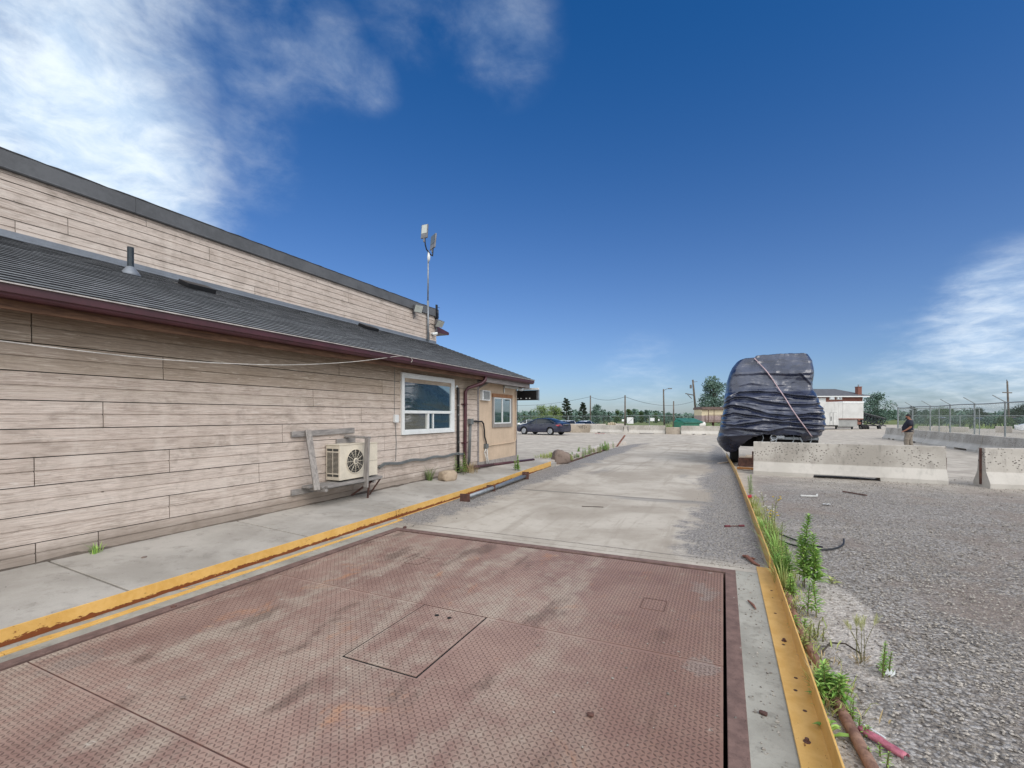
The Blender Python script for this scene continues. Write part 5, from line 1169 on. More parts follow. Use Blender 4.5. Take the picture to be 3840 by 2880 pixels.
def weld(o):
    import bmesh
    bm = bmesh.new(); bm.from_mesh(o.data); bmesh.ops.remove_doubles(bm, verts=bm.verts, dist=.002); bmesh.ops.recalc_face_normals(bm, faces=bm.faces)
    for f in bm.faces: f.smooth = True
    bm.to_mesh(o.data); bm.free()
    md = o.modifiers.new('edge', 'EDGE_SPLIT'); md.split_angle = R(38)
def make_car(name, label, cat, paint, loc, rz, kind='sedan', group=None, detail=True):
    body, glass, (xf, xr, rw, hl, W) = car_mesh(kind=kind, **(dict() if kind == 'sedan' else dict(L=4.6, W=1.84, H=1.70)))
    t = thing(name, label, cat, loc, rz, group)
    weld(body.build('body', MAT[paint], t, world=False)); weld(glass.build('window', MAT['carglass'], t, world=False))
    for x in (xf, xr):
        for s_ in (1, -1):
            M = Matrix.Translation((x, s_ * (W / 2 - .11), rw)) @ Matrix.Rotation(R(-90 * s_), 4, 'X')
            b = MB(); b.lathe([(.21, -.09), (.31, -.10), (rw, -.07), (rw, .07), (.315, .10), (.225, .085)], n=30, M=M); wh = b.build('wheel', MAT['rubber'], t, world=False)
            b = MB(); b.lathe([(.228, .10), (.215, .112), (.20, .07)], n=26, M=M)
            for k in range(5):
                a = 2 * math.pi * k / 5
                b.add([M @ Vector(q) for q in ((.05 * math.cos(a - .6), .05 * math.sin(a - .6), .09), (.21 * math.cos(a - .24), .21 * math.sin(a - .24), .10), (.21 * math.cos(a + .24), .21 * math.sin(a + .24), .10), (.05 * math.cos(a + .6), .05 * math.sin(a + .6), .09))], [(0, 1, 2, 3)])
            b.lathe([(.06, .085), (.055, .10), (.02, .105)], n=12, M=M); rim = b.build('rim', MAT['alloy'], wh, world=False)
            b = MB(); b.lathe([(.20, .02), (.19, .03)], n=20, M=M); b.build('brake_disc', MAT['blackmetal'], wh, world=False)
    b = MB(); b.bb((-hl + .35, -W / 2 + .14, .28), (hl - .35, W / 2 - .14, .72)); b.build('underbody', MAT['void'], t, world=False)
    if not detail: return t
    zl = .80 if kind == 'sedan' else .92
    for s_ in (1, -1):
        b = MB(); b.add([(-hl + .50, s_ * (W / 2 + .002), zl + .06), (-hl + .10, s_ * (W / 2 - .085), zl + .13), (-hl - .012, s_ * (W / 2 - .24), zl + .06), (-hl - .012, s_ * (W / 2 - .26), zl - .05), (-hl + .08, s_ * (W / 2 - .09), zl - .07), (-hl + .30, s_ * (W / 2 - .004), zl - .02),
            (-hl + .55, s_ * (W / 2 - .06), zl + .05), (-hl + .14, s_ * (W / 2 - .16), zl + .12), (-hl + .06, s_ * (W / 2 - .28), zl), (-hl + .34, s_ * (W / 2 - .07), zl - .02)], [(0, 1, 2, 3, 4, 5), (0, 6, 7, 1), (5, 9, 6, 0), (4, 3, 8, 9, 5)])
        b.build('tail_lamp', MAT['redlamp'], t, world=False)
        b = MB(); b.add([(hl - .62, s_ * (W / 2 - .03), .80), (hl - .20, s_ * (W / 2 - .13), .74), (hl - .10, s_ * (W / 2 - .22), .66), (hl - .30, s_ * (W / 2 - .07), .66)], [(0, 1, 2, 3)]); b.build('headlight', MAT['whitelamp'], t, world=False)
        b = MB(); b.add([Vector((hl - 1.62, s_ * (W / 2 + .03), .97)) + Vector(q) for q in ((-.1, -.06, -.06), (.08, -.06, -.06), (.08, .06, -.05), (-.1, .08, -.06), (-.1, -.06, .06), (.05, -.06, .06), (.05, .06, .05), (-.1, .08, .07))], [(3, 2, 1, 0), (4, 5, 6, 7), (0, 1, 5, 4), (1, 2, 6, 5), (2, 3, 7, 6), (3, 0, 4, 7)]); b.build('mirror', MAT[paint], t, bevel=.02, world=False)
        b = MB()
        for x in (.62, -.42): b.bb((x - .11, s_ * (W / 2 - .018), .80), (x + .11, s_ * (W / 2 + .018), .825))
        b.each('handle', MAT[paint], t, world=False)
        b = MB(); b.tube([(xx, s_ * (W / 2 * .945), lerp_tab(xx, [(-1.6, 1.01), (-1.2, .995), (0, .94), (1.15, .895)])) for xx in np.linspace(-1.55, 1.1, 12)], .012, 5); b.build('chrome_strip', MAT['chrome'], t, world=False)
    b = MB(); b.bb((-hl - .02, -.26, .77), (-hl + .02, .26, .90)); b.build('licence_plate', MAT['black'], t, world=False)
    b = MB(); b.bb((-hl - .024, -.45, .905), (-hl + .02, .45, .945)); b.build('trunk_trim', MAT['chrome'], t, world=False)
    b = MB(); b.bb((-hl + .02, -.7, .26), (-hl + .12, .7, .36)); b.build('lower_bumper', MAT['black'], t, world=False)
    b = MB(); b.lathe([(.05, 0), (.03, .05), (.008, .09)], (-hl + 1.55, 0, 1.44), 8); b.build('roof_antenna', MAT['black'], t, world=False)
    return t
hd = math.atan2(.246, -.968)
cc = at(2036, 40.4)
make_car('sedan', 'dark navy sedan parked nose away beyond the tan booth', 'car', 'navy', (cc.x, cc.y, 0), hd)
p = at(1978, 74); wc = make_car('sedan', 'white sedan in the grass at the left beside the building corner', 'car', 'whitecar', (p.x, p.y, G0), R(205), group='white cars parked in the far lot')
for sx, d, rz, lab in ((2108, 62, 60, 'white sedan roof showing over the navy sedan boot'), (2140, 62, 62, 'white sedan just right of the navy sedan behind the block wall'), (2199, 60, 75, 'white sedan facing us beside the thin pole'), (3670, 70, 248, 'white sedan half hidden in weeds left of a fence post')):
    p = at(sx, d); dup(wc, (p.x, p.y, G0 if sx < 3000 else -.1), R(rz), lab)
p = at(3950, 42.5); dup(wc, (p.x, p.y, 0), R(180 - 20), 'white car cut off at the right edge of the photo')
p = at(3526, 72); sv = make_car('van', 'white van parked in the weeds across the right lot', 'van', 'whitecar', (p.x, p.y, -.25), R(74), 'suv')
p = at(3790, 74); make_car('car', 'reddish brown car half hidden in weeds at far right', 'car', 'brownroof', (p.x, p.y, .0), R(70), 'sedan', detail=False)

# ------------------------------------------------------------------ far buildings and plant
def frame_at(sx, d, z=0.0, yaw=None):
    p = at(sx, d); return Matrix.Translation((p.x, p.y, z)) @ Matrix.Rotation(YAW if yaw is None else yaw, 4, 'Z')
def lb(M, a, c, b=None, mi=0):
    b = b or MB(); ctr = [(p + q) / 2 for p, q in zip(a, c)]; b.box(None, [abs(q - p) for p, q in zip(a, c)], M=M @ Matrix.Translation(ctr), mi=mi); return b
def make_house():
    d = 88; k = d / 1720.4; M = frame_at(3060, d)
    X = lambda sx: (sx - 3060) * k
    t = thing('brick_house', 'red brick house with a hipped grey roof rising behind the white trailer', 'house', M.translation)
    ze = zat(1485, d); x0, x1 = -9.0, X(3235)
    lb(M, (x0, 0, -.3), (x1, 9, ze)).build('wall', MAT['brick'], t)
    b = MB(); o = .75; zr = zat(1458.5, 92.5); xa = 6.8
    b.add([M @ Vector(q) for q in ((x0 - o, -o, ze), (x1 + o + .6, -o, ze - .05), (x1 + o + .6, 9 + o, ze - .05), (x0 - o, 9 + o, ze), (x0 + 4, 4.5, zr), (xa, 4.5, zr), )], [(0, 1, 5, 4), (1, 2, 5), (2, 3, 4, 5), (3, 0, 4), (3, 2, 1, 0)]); rf = b.build('roof', MAT['rooftile'], t)
    lb(M, (x0 - o, -o - .05, ze - .22), (x1 + o, -o, ze - .02)).build('eave', MAT['white'], rf)
    cx0, cx1 = 8.3, 9.02; b = lb(M, (cx0, .3, ze), (cx1, 1.1, zat(1451, d))); lb(M, (cx0 - .06, .24, zat(1451, d)), (cx1 + .06, 1.16, zat(1449, d)), b); ch = b.build('chimney', MAT['brick'], rf)
    b = MB(); b.tube([M @ Vector(((cx0 + cx1) / 2, .7, zat(1450, d))), M @ Vector(((cx0 + cx1) / 2, .7, zat(1441, d)))], .12, 8); b.build('flue', MAT['galv'], ch)
    lb(M, (x1 - .12, -.12, 0), (x1 - .02, -.02, ze - .1)).build('downspout', MAT['white'], t)
    for a, c in ((3109, 3130), (3136, 3157)):
        z0, z1 = zat(1499, d), zat(1486, d); xa_, xc_ = X(a), X(c)
        w_ = lb(M, (xa_, -.10, z0), (xc_, .02, z1)).build('window', MAT['white'], t)
        lb(M, (xa_ + .17, -.12, z0 + .14), (xc_ - .17, -.101, z1 - .14)).build('pane', MAT['glass'], w_)
    lb(M, (X(3070), -.12, zat(1507, d)), (X(3095), .02, zat(1492, d))).build('wall_panel', MAT['white'], t)
make_house()
def make_trailer():
    d = 55.5; k = d / 1720.4; M = frame_at(3094, d, yaw=YAW + R(3)); X = lambda sx: (sx - 3094) * k; z = lambda sy: zat(sy, d)
    t = thing('gooseneck_trailer', 'white gooseneck box trailer parked in front of the brick house', 'trailer', M.translation)
    b = lb(M, (-6.5, 0, z(1595)), (X(3147), 2.5, z(1507))); b.build('box_body', MAT['trailer'], t, bevel=.03)
    b = lb(M, (X(3163), -.02, z(1571)), (X(3244), 2.5, z(1513))); lb(M, (X(3147), 0, z(1571)), (X(3162.9), 2.5, z(1508)), b); nb = b.build('nose_body', MAT['trailer'], t, bevel=.03)
    lb(M, (X(3163), -.04, z(1513) + .002), (X(3245), 2.52, z(1505))).build('roof_cap', MAT['white'], nb, bevel=.04)
    lb(M, (X(3147) + .003, .10, z(1600)), (X(3223), 2.4, z(1573))).build('lower_box', MAT['trailer2'], t, bevel=.02)
    lb(M, (X(3146), -.03, z(1572.5)), (X(3243), -.022, z(1569))).build('rub_rail', MAT['rust'], t)
    b = MB()
    for sx in (3105, 3118, 3131, 3060, 3075, 3090): lb(M, (X(sx), -.012, z(1594)), (X(sx) + .03, -.002, z(1508)), b)
    b.each('panel_rib', MAT['trailer'], t)
    for a, c, s0 in ((3113, 3122, 1548), (3126, 3139, 1547)):
        dr = lb(M, (X(a), -.035, z(1594)), (X(c), -.004, z(s0))).build('door', MAT['trailer'], t, bevel=.01)
        b = lb(M, (X(a) - .02, -.02, z(1594)), (X(a), -.003, z(s0))); lb(M, (X(c), -.02, z(1594)), (X(c) + .02, -.003, z(s0)), b); lb(M, (X(a), -.02, z(s0)), (X(c), -.003, z(s0) + .03), b); b.build('door_frame', MAT['grey'], dr)
    lb(M, (X(3115), -.05, z(1578)), (X(3118), -.036, z(1562))).build('latch', MAT['black'], t)
    b = MB()
    for a in (3148, 3211): lb(M, (X(a) - .06, .4, z(1612)), (X(a) + .06, .55, z(1600)), b); lb(M, (X(a) - .14, .35, z(1613)), (X(a) + .14, .6, z(1611)), b)
    lb(M, (X(3150), .3, z(1604)), (X(3212), .42, z(1600.5)), b); b.each('landing_leg', MAT['blackmetal'], t)
    lb(M, (-6.4, .15, z(1599)), (X(3146), 2.3, z(1595.2))).build('chassis', MAT['blackmetal'], t)
    for x in (-3.0, -4.0):
        M2 = M @ Matrix.Translation((x, .25, .42)) @ Matrix.Rotation(R(90), 4, 'X'); b = MB(); b.lathe([(.2, -.12), (.40, -.12), (.42, 0), (.40, .12), (.2, .12)], n=20, M=M2); b.build('wheel', MAT['rubber'], t)
make_trailer()
def make_conveyor():
    d = 57; k = d / 1720.4; M = frame_at(3240, d, yaw=YAW); X = lambda sx: (sx - 3240) * k; z = lambda sy: zat(sy, d)
    t = thing('truss_conveyor', 'dark lattice truss conveyor on wheels beside the white trailer', 'conveyor', M.translation)
    def V(sx, sy, y): return M @ Vector((X(sx), y, z(sy)))
    b = MB()
    for y in (.3, 1.7):
        b.bar(V(3240, 1549, y), V(3330, 1572, y), .10, .10); b.bar(V(3240, 1575, y), V(3330, 1598, y), .10, .10)
        n = 7
        for i in range(n):
            u, u2 = 3240 + 90 * i / n, 3240 + 90 * (i + 1) / n
            s0 = lambda u_, base: base + (u_ - 3240) * 23 / 90
            b.bar(V(u, s0(u, 1549), y), V(u, s0(u, 1575), y), .06, .06); b.bar(V(u, s0(u, 1575), y), V(u2, s0(u2, 1549), y), .06, .06)
    for u in (3245, 3285, 3325): b.bar(V(u, 1550 + (u - 3240) * .255, .3), V(u, 1550 + (u - 3240) * .255, 1.7), .07, .07)
    b.build('lattice_frame', MAT['navyside'], t)
    b = MB(); b.bar(V(3246, 1546, 1.0), V(3330, 1568, 1.0), 1.2, .05); b.build('belt', MAT['grey'], t)
    b = MB(); b.bar(V(3255, 1572, 1.0), V(3255, 1604, 1.0), .12, .12); b.bar(V(3318, 1596, 1.0), V(3322, 1612, 1.0), .3, .3); b.bar(V(3230, 1594, 1.0), V(3330, 1598, 1.0), .15, .12); b.build('undercarriage', MAT['navyside'], t)
    for sx in (3233, 3242, 3251):
        M2 = Matrix.Translation(V(sx, 1602, .1)) @ Matrix.Rotation(YAW, 4, 'Z') @ Matrix.Rotation(R(70), 4, 'Y')
        b = MB(); b.lathe([(.18, -.11), (.35, -.11), (.37, 0), (.35, .11), (.18, .11)], n=18, M=M2); wh = b.build('wheel', MAT['rubber'], t)
        b = MB(); b.lathe([(.17, -.113), (.05, -.118)], n=14, M=M2); b.build('rim', MAT['alloy'], wh)
make_conveyor()
def make_hut():
    d = 58; k = d / 1720.4; M = frame_at(2631, d, yaw=YAW); X = lambda sx: (sx - 2631) * k; z = lambda sy: zat(sy, d)
    t = thing('site_hut', 'cream cabin on stilts with a brown roof and steel railing', 'hut', M.translation)
    lb(M, (0, 0, z(1558)), (4.2, 2.4, z(1536))).build('wall', MAT['cream'], t)
    lb(M, (0, -.02, z(1581)), (4.2, 2.4, z(1558) - .003)).build('lower_wall', MAT['mauve'], t)
    b = lb(M, (-.06, -.3, z(1536) + .002), (4.3, 2.6, z(1529))); lb(M, (0.0, -.15, z(1529)), (4.25, 2.5, z(1526)), b); b.build('roof', MAT['brownroof'], t, bevel=.02)
    b = MB()
    for x in (.1, 1.4, 2.8, 4.0): lb(M, (x, -.1, G0), (x + .16, .1, z(1582)), b)
    lb(M, (0, -1.0, z(1584)), (4.2, 0, z(1581.5)), b); b.each('stilt', MAT['brownsteel'], t)
    b = MB()
    for x in (.0, .42, 1.12, 2.0, 3.0): lb(M, (x, -1.0, z(1581)), (x + .06, -.94, z(1538 if x in (.42, 1.12) else 1557)), b)
    lb(M, (.35, -1.0, z(1557)), (4.2, -.95, z(1555.5)), b); lb(M, (0, -1.0, z(1577)), (4.2, -.95, z(1575.5)), b); b.build('railing', MAT['brownsteel'], t)
make_hut()
def make_bin():
    d = 54; k = d / 1720.4; M = frame_at(2533, d, yaw=YAW + R(6)); X = lambda sx: (sx - 2533) * k; z = lambda sy: zat(sy, d)
    t = thing('green_bin', 'dark green metal bin with a sloping ribbed lid behind the far barriers', 'bin', M.translation)
    x1, x2 = X(2553), X(2621)
    b = MB(); zt, ze, zb = z(1570.5), z(1582), G0
    b.add([M @ Vector(q) for q in ((x1, -1.0, zb), (x2, -1.0, zb), (x2, 1.0, zb), (x1, 1.0, zb), (x1, -1.0, ze), (x2, -1.0, ze), (x2, 1.0, zt), (x1, 1.0, zt))], [(3, 2, 1, 0), (0, 1, 5, 4), (1, 2, 6, 5), (2, 3, 7, 6), (3, 0, 4, 7)]); b.build('body', MAT['green'], t)
    b = MB(); n = 14
    for i in range(n):
        xa, xb = x1 - .08 + (x2 - x1 + .16) * i / n, x1 - .08 + (x2 - x1 + .16) * (i + 1) / n; h = .03 if i % 2 else .0
        b.add([M @ Vector(q) for q in ((xa, -1.15, ze - .02 + h), (xb, -1.15, ze - .02 + h), (xb, 1.1, zt + .05 + h), (xa, 1.1, zt + .05 + h), (xa, -1.15, ze - .08), (xb, -1.15, ze - .08), (xb, 1.1, zt), (xa, 1.1, zt))], [(0, 1, 2, 3), (7, 6, 5, 4), (0, 4, 5, 1), (1, 5, 6, 2), (2, 6, 7, 3), (3, 7, 4, 0)])
    b.build('lid', MAT['greenlid'], t)
    b = MB(); b.add([M @ Vector(q) for q in ((X(2531), .2, zb), (x1 - .01, -.9, zb), (x1 - .01, 1.0, zb), (X(2531), .3, z(1582)), (x1 - .01, -.9, ze - .05), (x1 - .01, 1.0, zt - .02))], [(0, 1, 4, 3), (1, 2, 5, 4), (2, 0, 3, 5), (3, 4, 5), (0, 2, 1)]); b.build('side_chute', MAT['green'], t)
    p = at(2630, 53.5); M2 = Matrix.Translation((p.x, p.y, .62)) @ Matrix.Rotation(YAW, 4, 'Z') @ Matrix.Rotation(R(80), 4, 'Y')
    t2 = thing('propane_tank', 'small white rounded tank beside the green bin', 'tank', (p.x, p.y, 0))
    b = MB(); b.lathe([(.03, -.42), (.16, -.40), (.26, -.30), (.29, -.16), (.29, .3), (.24, .42), (.1, .5)], n=20, M=M2); b.build('shell', MAT['tank'], t2, smooth=True)
    b = MB(); b.box((p.x, p.y, .1), (.5, .1, .8), YAW); b.build('stand', MAT['blackmetal'], t2)
make_bin()
# ------------------------------------------------------------------ trees
def leaf_quad(b, c, size, rng):
    a, e = rng.uniform(0, 6.283), rng.uniform(-.9, .9); d = Vector((math.cos(a) * math.cos(e), math.sin(a) * math.cos(e), math.sin(e)))
    s_ = d.cross(Vector((rng.uniform(-1, 1), rng.uniform(-1, 1), rng.uniform(-1, 1)))).normalized(); l, w_ = size * rng.uniform(.7, 1.3), size * rng.uniform(.35, .6)
    b.add([c - d * l * .5, c + s_ * w_ * .5, c + d * l * .5, c - s_ * w_ * .5], [(0, 1, 2, 3)])
def clumps(b, centres, rng, n, size):
    for c, r in centres:
        for _ in range(n):
            v = Vector((rng.gauss(0, 1), rng.gauss(0, 1), rng.gauss(0, 1))).normalized() * r * rng.random() ** .45
            v.z *= .7; leaf_quad(b, c + v, size, rng)
def broadleaf(name, label, loc, h, w_, seed, leaf='leaf_m', bare=.25, dens=1.0, group=None, size=None):
    rng = random.Random(seed); t = thing(name, label, 'tree', loc, group=group); base = Vector(loc)
    b = MB(); b.tube([base, base + Vector((.02 * h, 0, h * .3)), base + Vector((.03 * h, .02 * h, h * .75))], [h * .028, h * .02, h * .007], 7)
    cs = []
    for i in range(int(20 * dens) + 8):
        u = rng.uniform(bare, 1.0); rr = math.sin(min(1, (u - bare) / (1 - bare) * .86 + .14) * math.pi) ** .6
        a = rng.uniform(0, 6.283); k = rng.uniform(.25, 1.0) * rr * w_ * .45
        c = base + Vector((math.cos(a) * k, math.sin(a) * k, h * min(.95, u))); cs.append((c, w_ * rng.uniform(.15, .27)))
        b.tube([base + Vector((.02 * h, 0, h * max(.2, u - .28))), c], [h * .009, h * .003], 5)
    b.build('trunk', MAT['bark'], t)
    m = MB(); clumps(m, cs, rng, int(80 * max(1, dens * .7)), size or max(.2, h * .07)); m.build('crown', MAT[leaf], t, fix=False); return t
def pine(name, label, loc, h, w_, seed, leaf='leaf_d', group=None):
    rng = random.Random(seed); t = thing(name, label, 'tree', loc, group=group); base = Vector(loc); b = MB(); m = MB()
    b.tube([base, base + Vector((0, 0, h * .95))], [h * .03, h * .008], 7)
    for i in range(34):
        u = .18 + .8 * (i / 33); a = i * 2.4 + rng.uniform(-.5, .5); k = w_ * .5 * (1.05 - u) ** .62 * rng.uniform(.7, 1.1)
        p = base + Vector((0, 0, h * u)); q = p + Vector((math.cos(a) * k, math.sin(a) * k, h * rng.uniform(-.01, .06))); b.tube([p, q], [h * .008, h * .003], 4)
        for s_ in (.45, .7, .95): clumps(m, [(p.lerp(q, s_) + Vector((0, 0, h * .012)), h * .055 * (1.1 - .3 * s_))], rng, 26, h * .06)
    b.build('trunk', MAT['bark'], t); m.build('crown', MAT[leaf], t, fix=False); return t
def spruce(name, label, loc, h, w_, seed, leaf='leaf_d', group=None):
    rng = random.Random(seed); t = thing(name, label, 'tree', loc, group=group); base = Vector(loc); b = MB(); m = MB(); b.tube([base, base + Vector((0, 0, h))], [h * .03, h * .006], 6)
    for i in range(26):
        u = .06 + .92 * i / 25; k = w_ * .5 * (1 - u) + .05
        for j in range(6):
            a = rng.uniform(0, 6.283); clumps(m, [(base + Vector((math.cos(a) * k * .7, math.sin(a) * k * .7, h * u)), k * .45 + .06)], rng, 7, h * .045)
    b.build('trunk', MAT['bark'], t); m.build('crown', MAT[leaf], t, fix=False); return t
def T(fn, sx, d, sy, wpx, label, z0=G0, **kw):
    p = at(sx, d, z0); h = zat(sy, d) - z0; return fn({broadleaf: 'broadleaf_tree', pine: 'pine_tree', spruce: 'spruce_tree'}[fn], label, (p.x, p.y, z0), h, wpx / 1720 * d, int(sx * 7 + d), **kw)
T(broadleaf, 1966, 105, 1552, 20, 'small sparse sapling beside the tan booth corner', leaf='leaf_m', dens=.3)
T(spruce, 1990, 105, 1539, 26, 'narrow cone shaped evergreen left of the pale bushy trees', leaf='leaf_b')
T(broadleaf, 2030, 108, 1526, 84, 'pale green bushy tree left of the pines', leaf='leaf_l', bare=.05, dens=1.3)
T(broadleaf, 2076, 110, 1524, 74, 'pale green bushy tree touching the taller pine', leaf='leaf_l', bare=.05, dens=1.3)
T(pine, 2124, 112, 1498, 66, 'taller of the two dark layered pines')
T(pine, 2187, 114, 1511, 56, 'shorter of the two dark layered pines')
T(broadleaf, 2236, 112, 1520, 62, 'rounded blue green tree right of the thin pole', leaf='leaf_b', bare=.05, dens=1.4)
T(spruce, 2264, 120, 1541, 20, 'small dark spruce right of the rounded blue green tree')
T(spruce, 2283, 122, 1546, 20, 'smallest dark spruce left of the gate pole')
for k, (sx, d, sy, w_, lf, lab) in enumerate(((2312, 125, 1537, 36, 'leaf_m', 'mid green tree just left of the gate pole'), (2356, 128, 1536, 34, 'leaf_m', 'mid green tree just right of the gate pole'), (2378, 130, 1535, 30, 'leaf_b', 'darker tree behind the large white sign'), (2402, 134, 1545, 34, 'leaf_m', 'low green tree between the two gate signs'), (2424, 132, 1538, 28, 'leaf_b', 'feathery tree left of the second gate sign'), (2456, 136, 1552, 40, 'leaf_m', 'low spreading tree under the street light'), (2506, 120, 1549, 38, 'leaf_b', 'round pale bushy tree left of the shorter gate pole'))):
    T(broadleaf, sx, d, sy, w_, lab, leaf=lf, bare=.05, dens=1.0)
T(broadleaf, 2672, 76, 1416, 128, 'big leafy tree rising behind the cream cabin', leaf='leaf_b', bare=.16, dens=2.0, size=.36)
T(broadleaf, 3288, 100, 1484, 124, 'broad blue green tree right of the white trailer', z0=0, leaf='leaf_b', bare=.12, dens=1.5, size=.42)
T(broadleaf, 3422, 120, 1525, 34, 'dark tree top just above the fence corner', z0=0, leaf='leaf_d', bare=.1)
T(broadleaf, 3472, 118, 1536, 30, 'small upright tree left of the green mound', z0=0, leaf='leaf_b', bare=.05)
T(broadleaf, 3535, 112, 1537, 112, 'wide green mound of a tree behind the right fence', z0=0, leaf='leaf_m', bare=.02, dens=2.4)
T(broadleaf, 3668, 116, 1533, 60, 'dark spiky tree between two right fence posts', z0=0, leaf='leaf_d', bare=.05, dens=1.2)
T(broadleaf, 3845, 100, 1522, 110, 'big dark bush at the right edge behind the utility pole', z0=0, leaf='leaf_d', bare=.02, dens=2.2)
for k, (sx, d, sy, w_, lab) in enumerate(((3446, 66, 1573, 52, 'green weedy shrub behind the man'), (3500, 63, 1572, 60, 'weedy shrub left of the white van'), (3580, 64, 1570, 76, 'weedy shrub right of the white van'), (3640, 62, 1576, 66, 'low shrub below the half hidden white sedan'), (3706, 62, 1572, 70, 'shrub behind the second fence post from the right'), (3770, 60, 1572, 70, 'shrub by the foot of the right utility pole'), (3830, 61, 1570, 60, 'shrub behind the white car at the right edge'))):
    p = at(sx, d); broadleaf('shrub', lab, (p.x, p.y, 0), zat(sy, d) + .05, w_ / 1720 * d, 900 + k, leaf='leaf_m' if k % 2 else 'leaf_b', bare=.0, dens=1.6, size=.22, group='weedy shrubs along the right lot')
def far_wood():
    rng = random.Random(5); m = MB()
    for i in range(1500):
        sx = rng.uniform(1700, 3950); d = rng.uniform(150, 240); p = at(sx, d); h = (4.2 + 2.2 * fb(sx * .013, 2)) * (.5 if 2540 < sx < 3000 else 1) * rng.uniform(.45, 1.0)
        h = min(h, zat(1546 if sx < 2560 else 1541, d) + .4)
        clumps(m, [(Vector((p.x, p.y, h * rng.uniform(.3, .92) - .4)), rng.uniform(1.4, 2.6))], rng, 16, 1.5)
    tag(m.build('far_woodland', MAT['leaf_b'], fix=False), 'low band of distant trees along the horizon', 'woodland', kind='stuff')
    g = MB()
    for i in range(2600):
        sx = rng.choice((rng.uniform(1930, 2080), rng.uniform(2350, 2560), rng.uniform(2640, 2780), rng.uniform(3420, 3900))); d = rng.uniform(58, 74); p = at(sx, d); z = G0 if sx < 3000 else 0
        hh = rng.uniform(.25, .7); q = Vector((p.x, p.y, z - .02)); v = Vector((rng.uniform(-.3, .3), rng.uniform(-.3, .3), hh)); w_ = Vector((.10, .04, 0)); g.add([q - w_, q + w_, q + v + w_ * .3, q + v - w_ * .3], [(0, 1, 2, 3)])
    tag(g.build('rough_grass', MAT['leaf_l'], fix=False), 'rough grass around the far fences', 'grass', kind='stuff')
far_wood()

# ------------------------------------------------------------------ weeds
def lance(b, p, d, l, w_, droop=.3, up=Vector((0, 0, 1))):
    """one narrow pointed leaf, folded a little along the middle"""
    d = d.normalized(); s_ = d.cross(up)
    s_ = s_.normalized() if s_.length > 1e-3 else Vector((1, 0, 0)); n = s_.cross(d)
    def at_(k): return p + d * l * k - up * droop * l * k * k
    a, m1, m2, e = at_(0), at_(.35), at_(.7), at_(1.0)
    f = n * w_ * .25
    b.add([a, m1 + s_ * w_ * .5 + f, m1, m1 - s_ * w_ * .5 + f, m2 + s_ * w_ * .36 + f, m2, m2 - s_ * w_ * .36 + f, e], [(0, 2, 1), (0, 3, 2), (1, 2, 5, 4), (2, 3, 6, 5), (4, 5, 7), (5, 6, 7)])
def weed(label, x, y, h, seed, leaves=60, ll=.08, lw=.014, lean=(0, 0), stems=1, spread=.04, leaf='weed', bare=.12, flower=None, name='weed_plant', group='weeds along the yellow rail', z=0.0):
    rng = random.Random(seed); t = thing(name, label, 'weed', (x, y, z), group=group); s = MB(); m = MB(); fl = MB()
    for k in range(stems):
        bx, by = x + rng.uniform(-spread, spread), y + rng.uniform(-spread, spread); hh = h * (1 if k == 0 else rng.uniform(.5, .95))
        lx, ly = lean[0] + rng.uniform(-.12, .12), lean[1] + rng.uniform(-.12, .12)
        pts = [Vector((bx + lx * hh * u * u, by + ly * hh * u * u, z - .01 + hh * u)) for u in np.linspace(0, 1, 7)]
        s.tube(pts, [.0045 * (1 - .75 * u) + .001 for u in np.linspace(0, 1, 7)], 5)
        n = int(leaves * (1 if k == 0 else .7))
        for i in range(n):
            u = bare + (1 - bare) * (i / max(1, n - 1)); f = u * 6; j = min(5, int(f)); p = pts[j].lerp(pts[j + 1], f - j)
            a = i * 2.4 + rng.uniform(-.4, .4); e = .5 + .5 * u; d = Vector((math.cos(a), math.sin(a), e)); tap = (1.15 - .75 * u) * rng.uniform(.75, 1.2)
            lance(m, p, d, ll * tap, lw * (.6 + .5 * tap), rng.uniform(.15, .6))
        if flower:
            for q in range(5):
                a = rng.uniform(0, 6.28); p = pts[-1] + Vector((math.cos(a) * .05, math.sin(a) * .05, rng.uniform(-.05, .03))); s.tube([pts[-2], p], .0012, 4)
                fl.lathe([(.002, -.006), (.013, 0), (.011, .006), (.003, .008)], p, 8)
    (s.build('stem_cluster', MAT['stem'], t, fix=False) if flower else s.each('stem', MAT['stem'], t, fix=False)); m.build('foliage', MAT[leaf], t, fix=False)
    if flower: fl.build('flower', MAT[flower], t, fix=False)
    return t
def tuft(label, x, y, h, seed, n=50, spread=.05, leaf='weed', name='grass_tuft', group='grass tufts along the yellow rail', z=0.0, w_=.005):
    rng = random.Random(seed); b = MB()
    for i in range(n):
        a = rng.uniform(0, 6.283); r_ = spread * rng.random() ** .7; p = Vector((x + math.cos(a) * r_, y + math.sin(a) * r_, z - .01)); hh = h * rng.uniform(.5, 1.05); o = Vector((math.cos(a), math.sin(a), 0)) * hh * rng.uniform(.1, .85); s_ = Vector((-math.sin(a), math.cos(a), 0)) * w_
        q = p + o * .35 + Vector((0, 0, hh * .65)); e = p + o + Vector((0, 0, hh)); b.add([p - s_, p + s_, q + s_ * .7, q - s_ * .7, e], [(0, 1, 2, 3), (3, 2, 4)])
    return tag(b.build(name, MAT[leaf], fix=False), label, 'grass', group)
weed('tallest bright green leafy weed beside the near yellow rail', .74, 5.2, .70, 1, leaves=130, ll=.15, lw=.024, stems=4, spread=.05, bare=.18)
weed('narrow leafy weed standing in front of the tallest weed', .66, 4.45, .30, 2, leaves=60, ll=.09, lw=.015, stems=2)
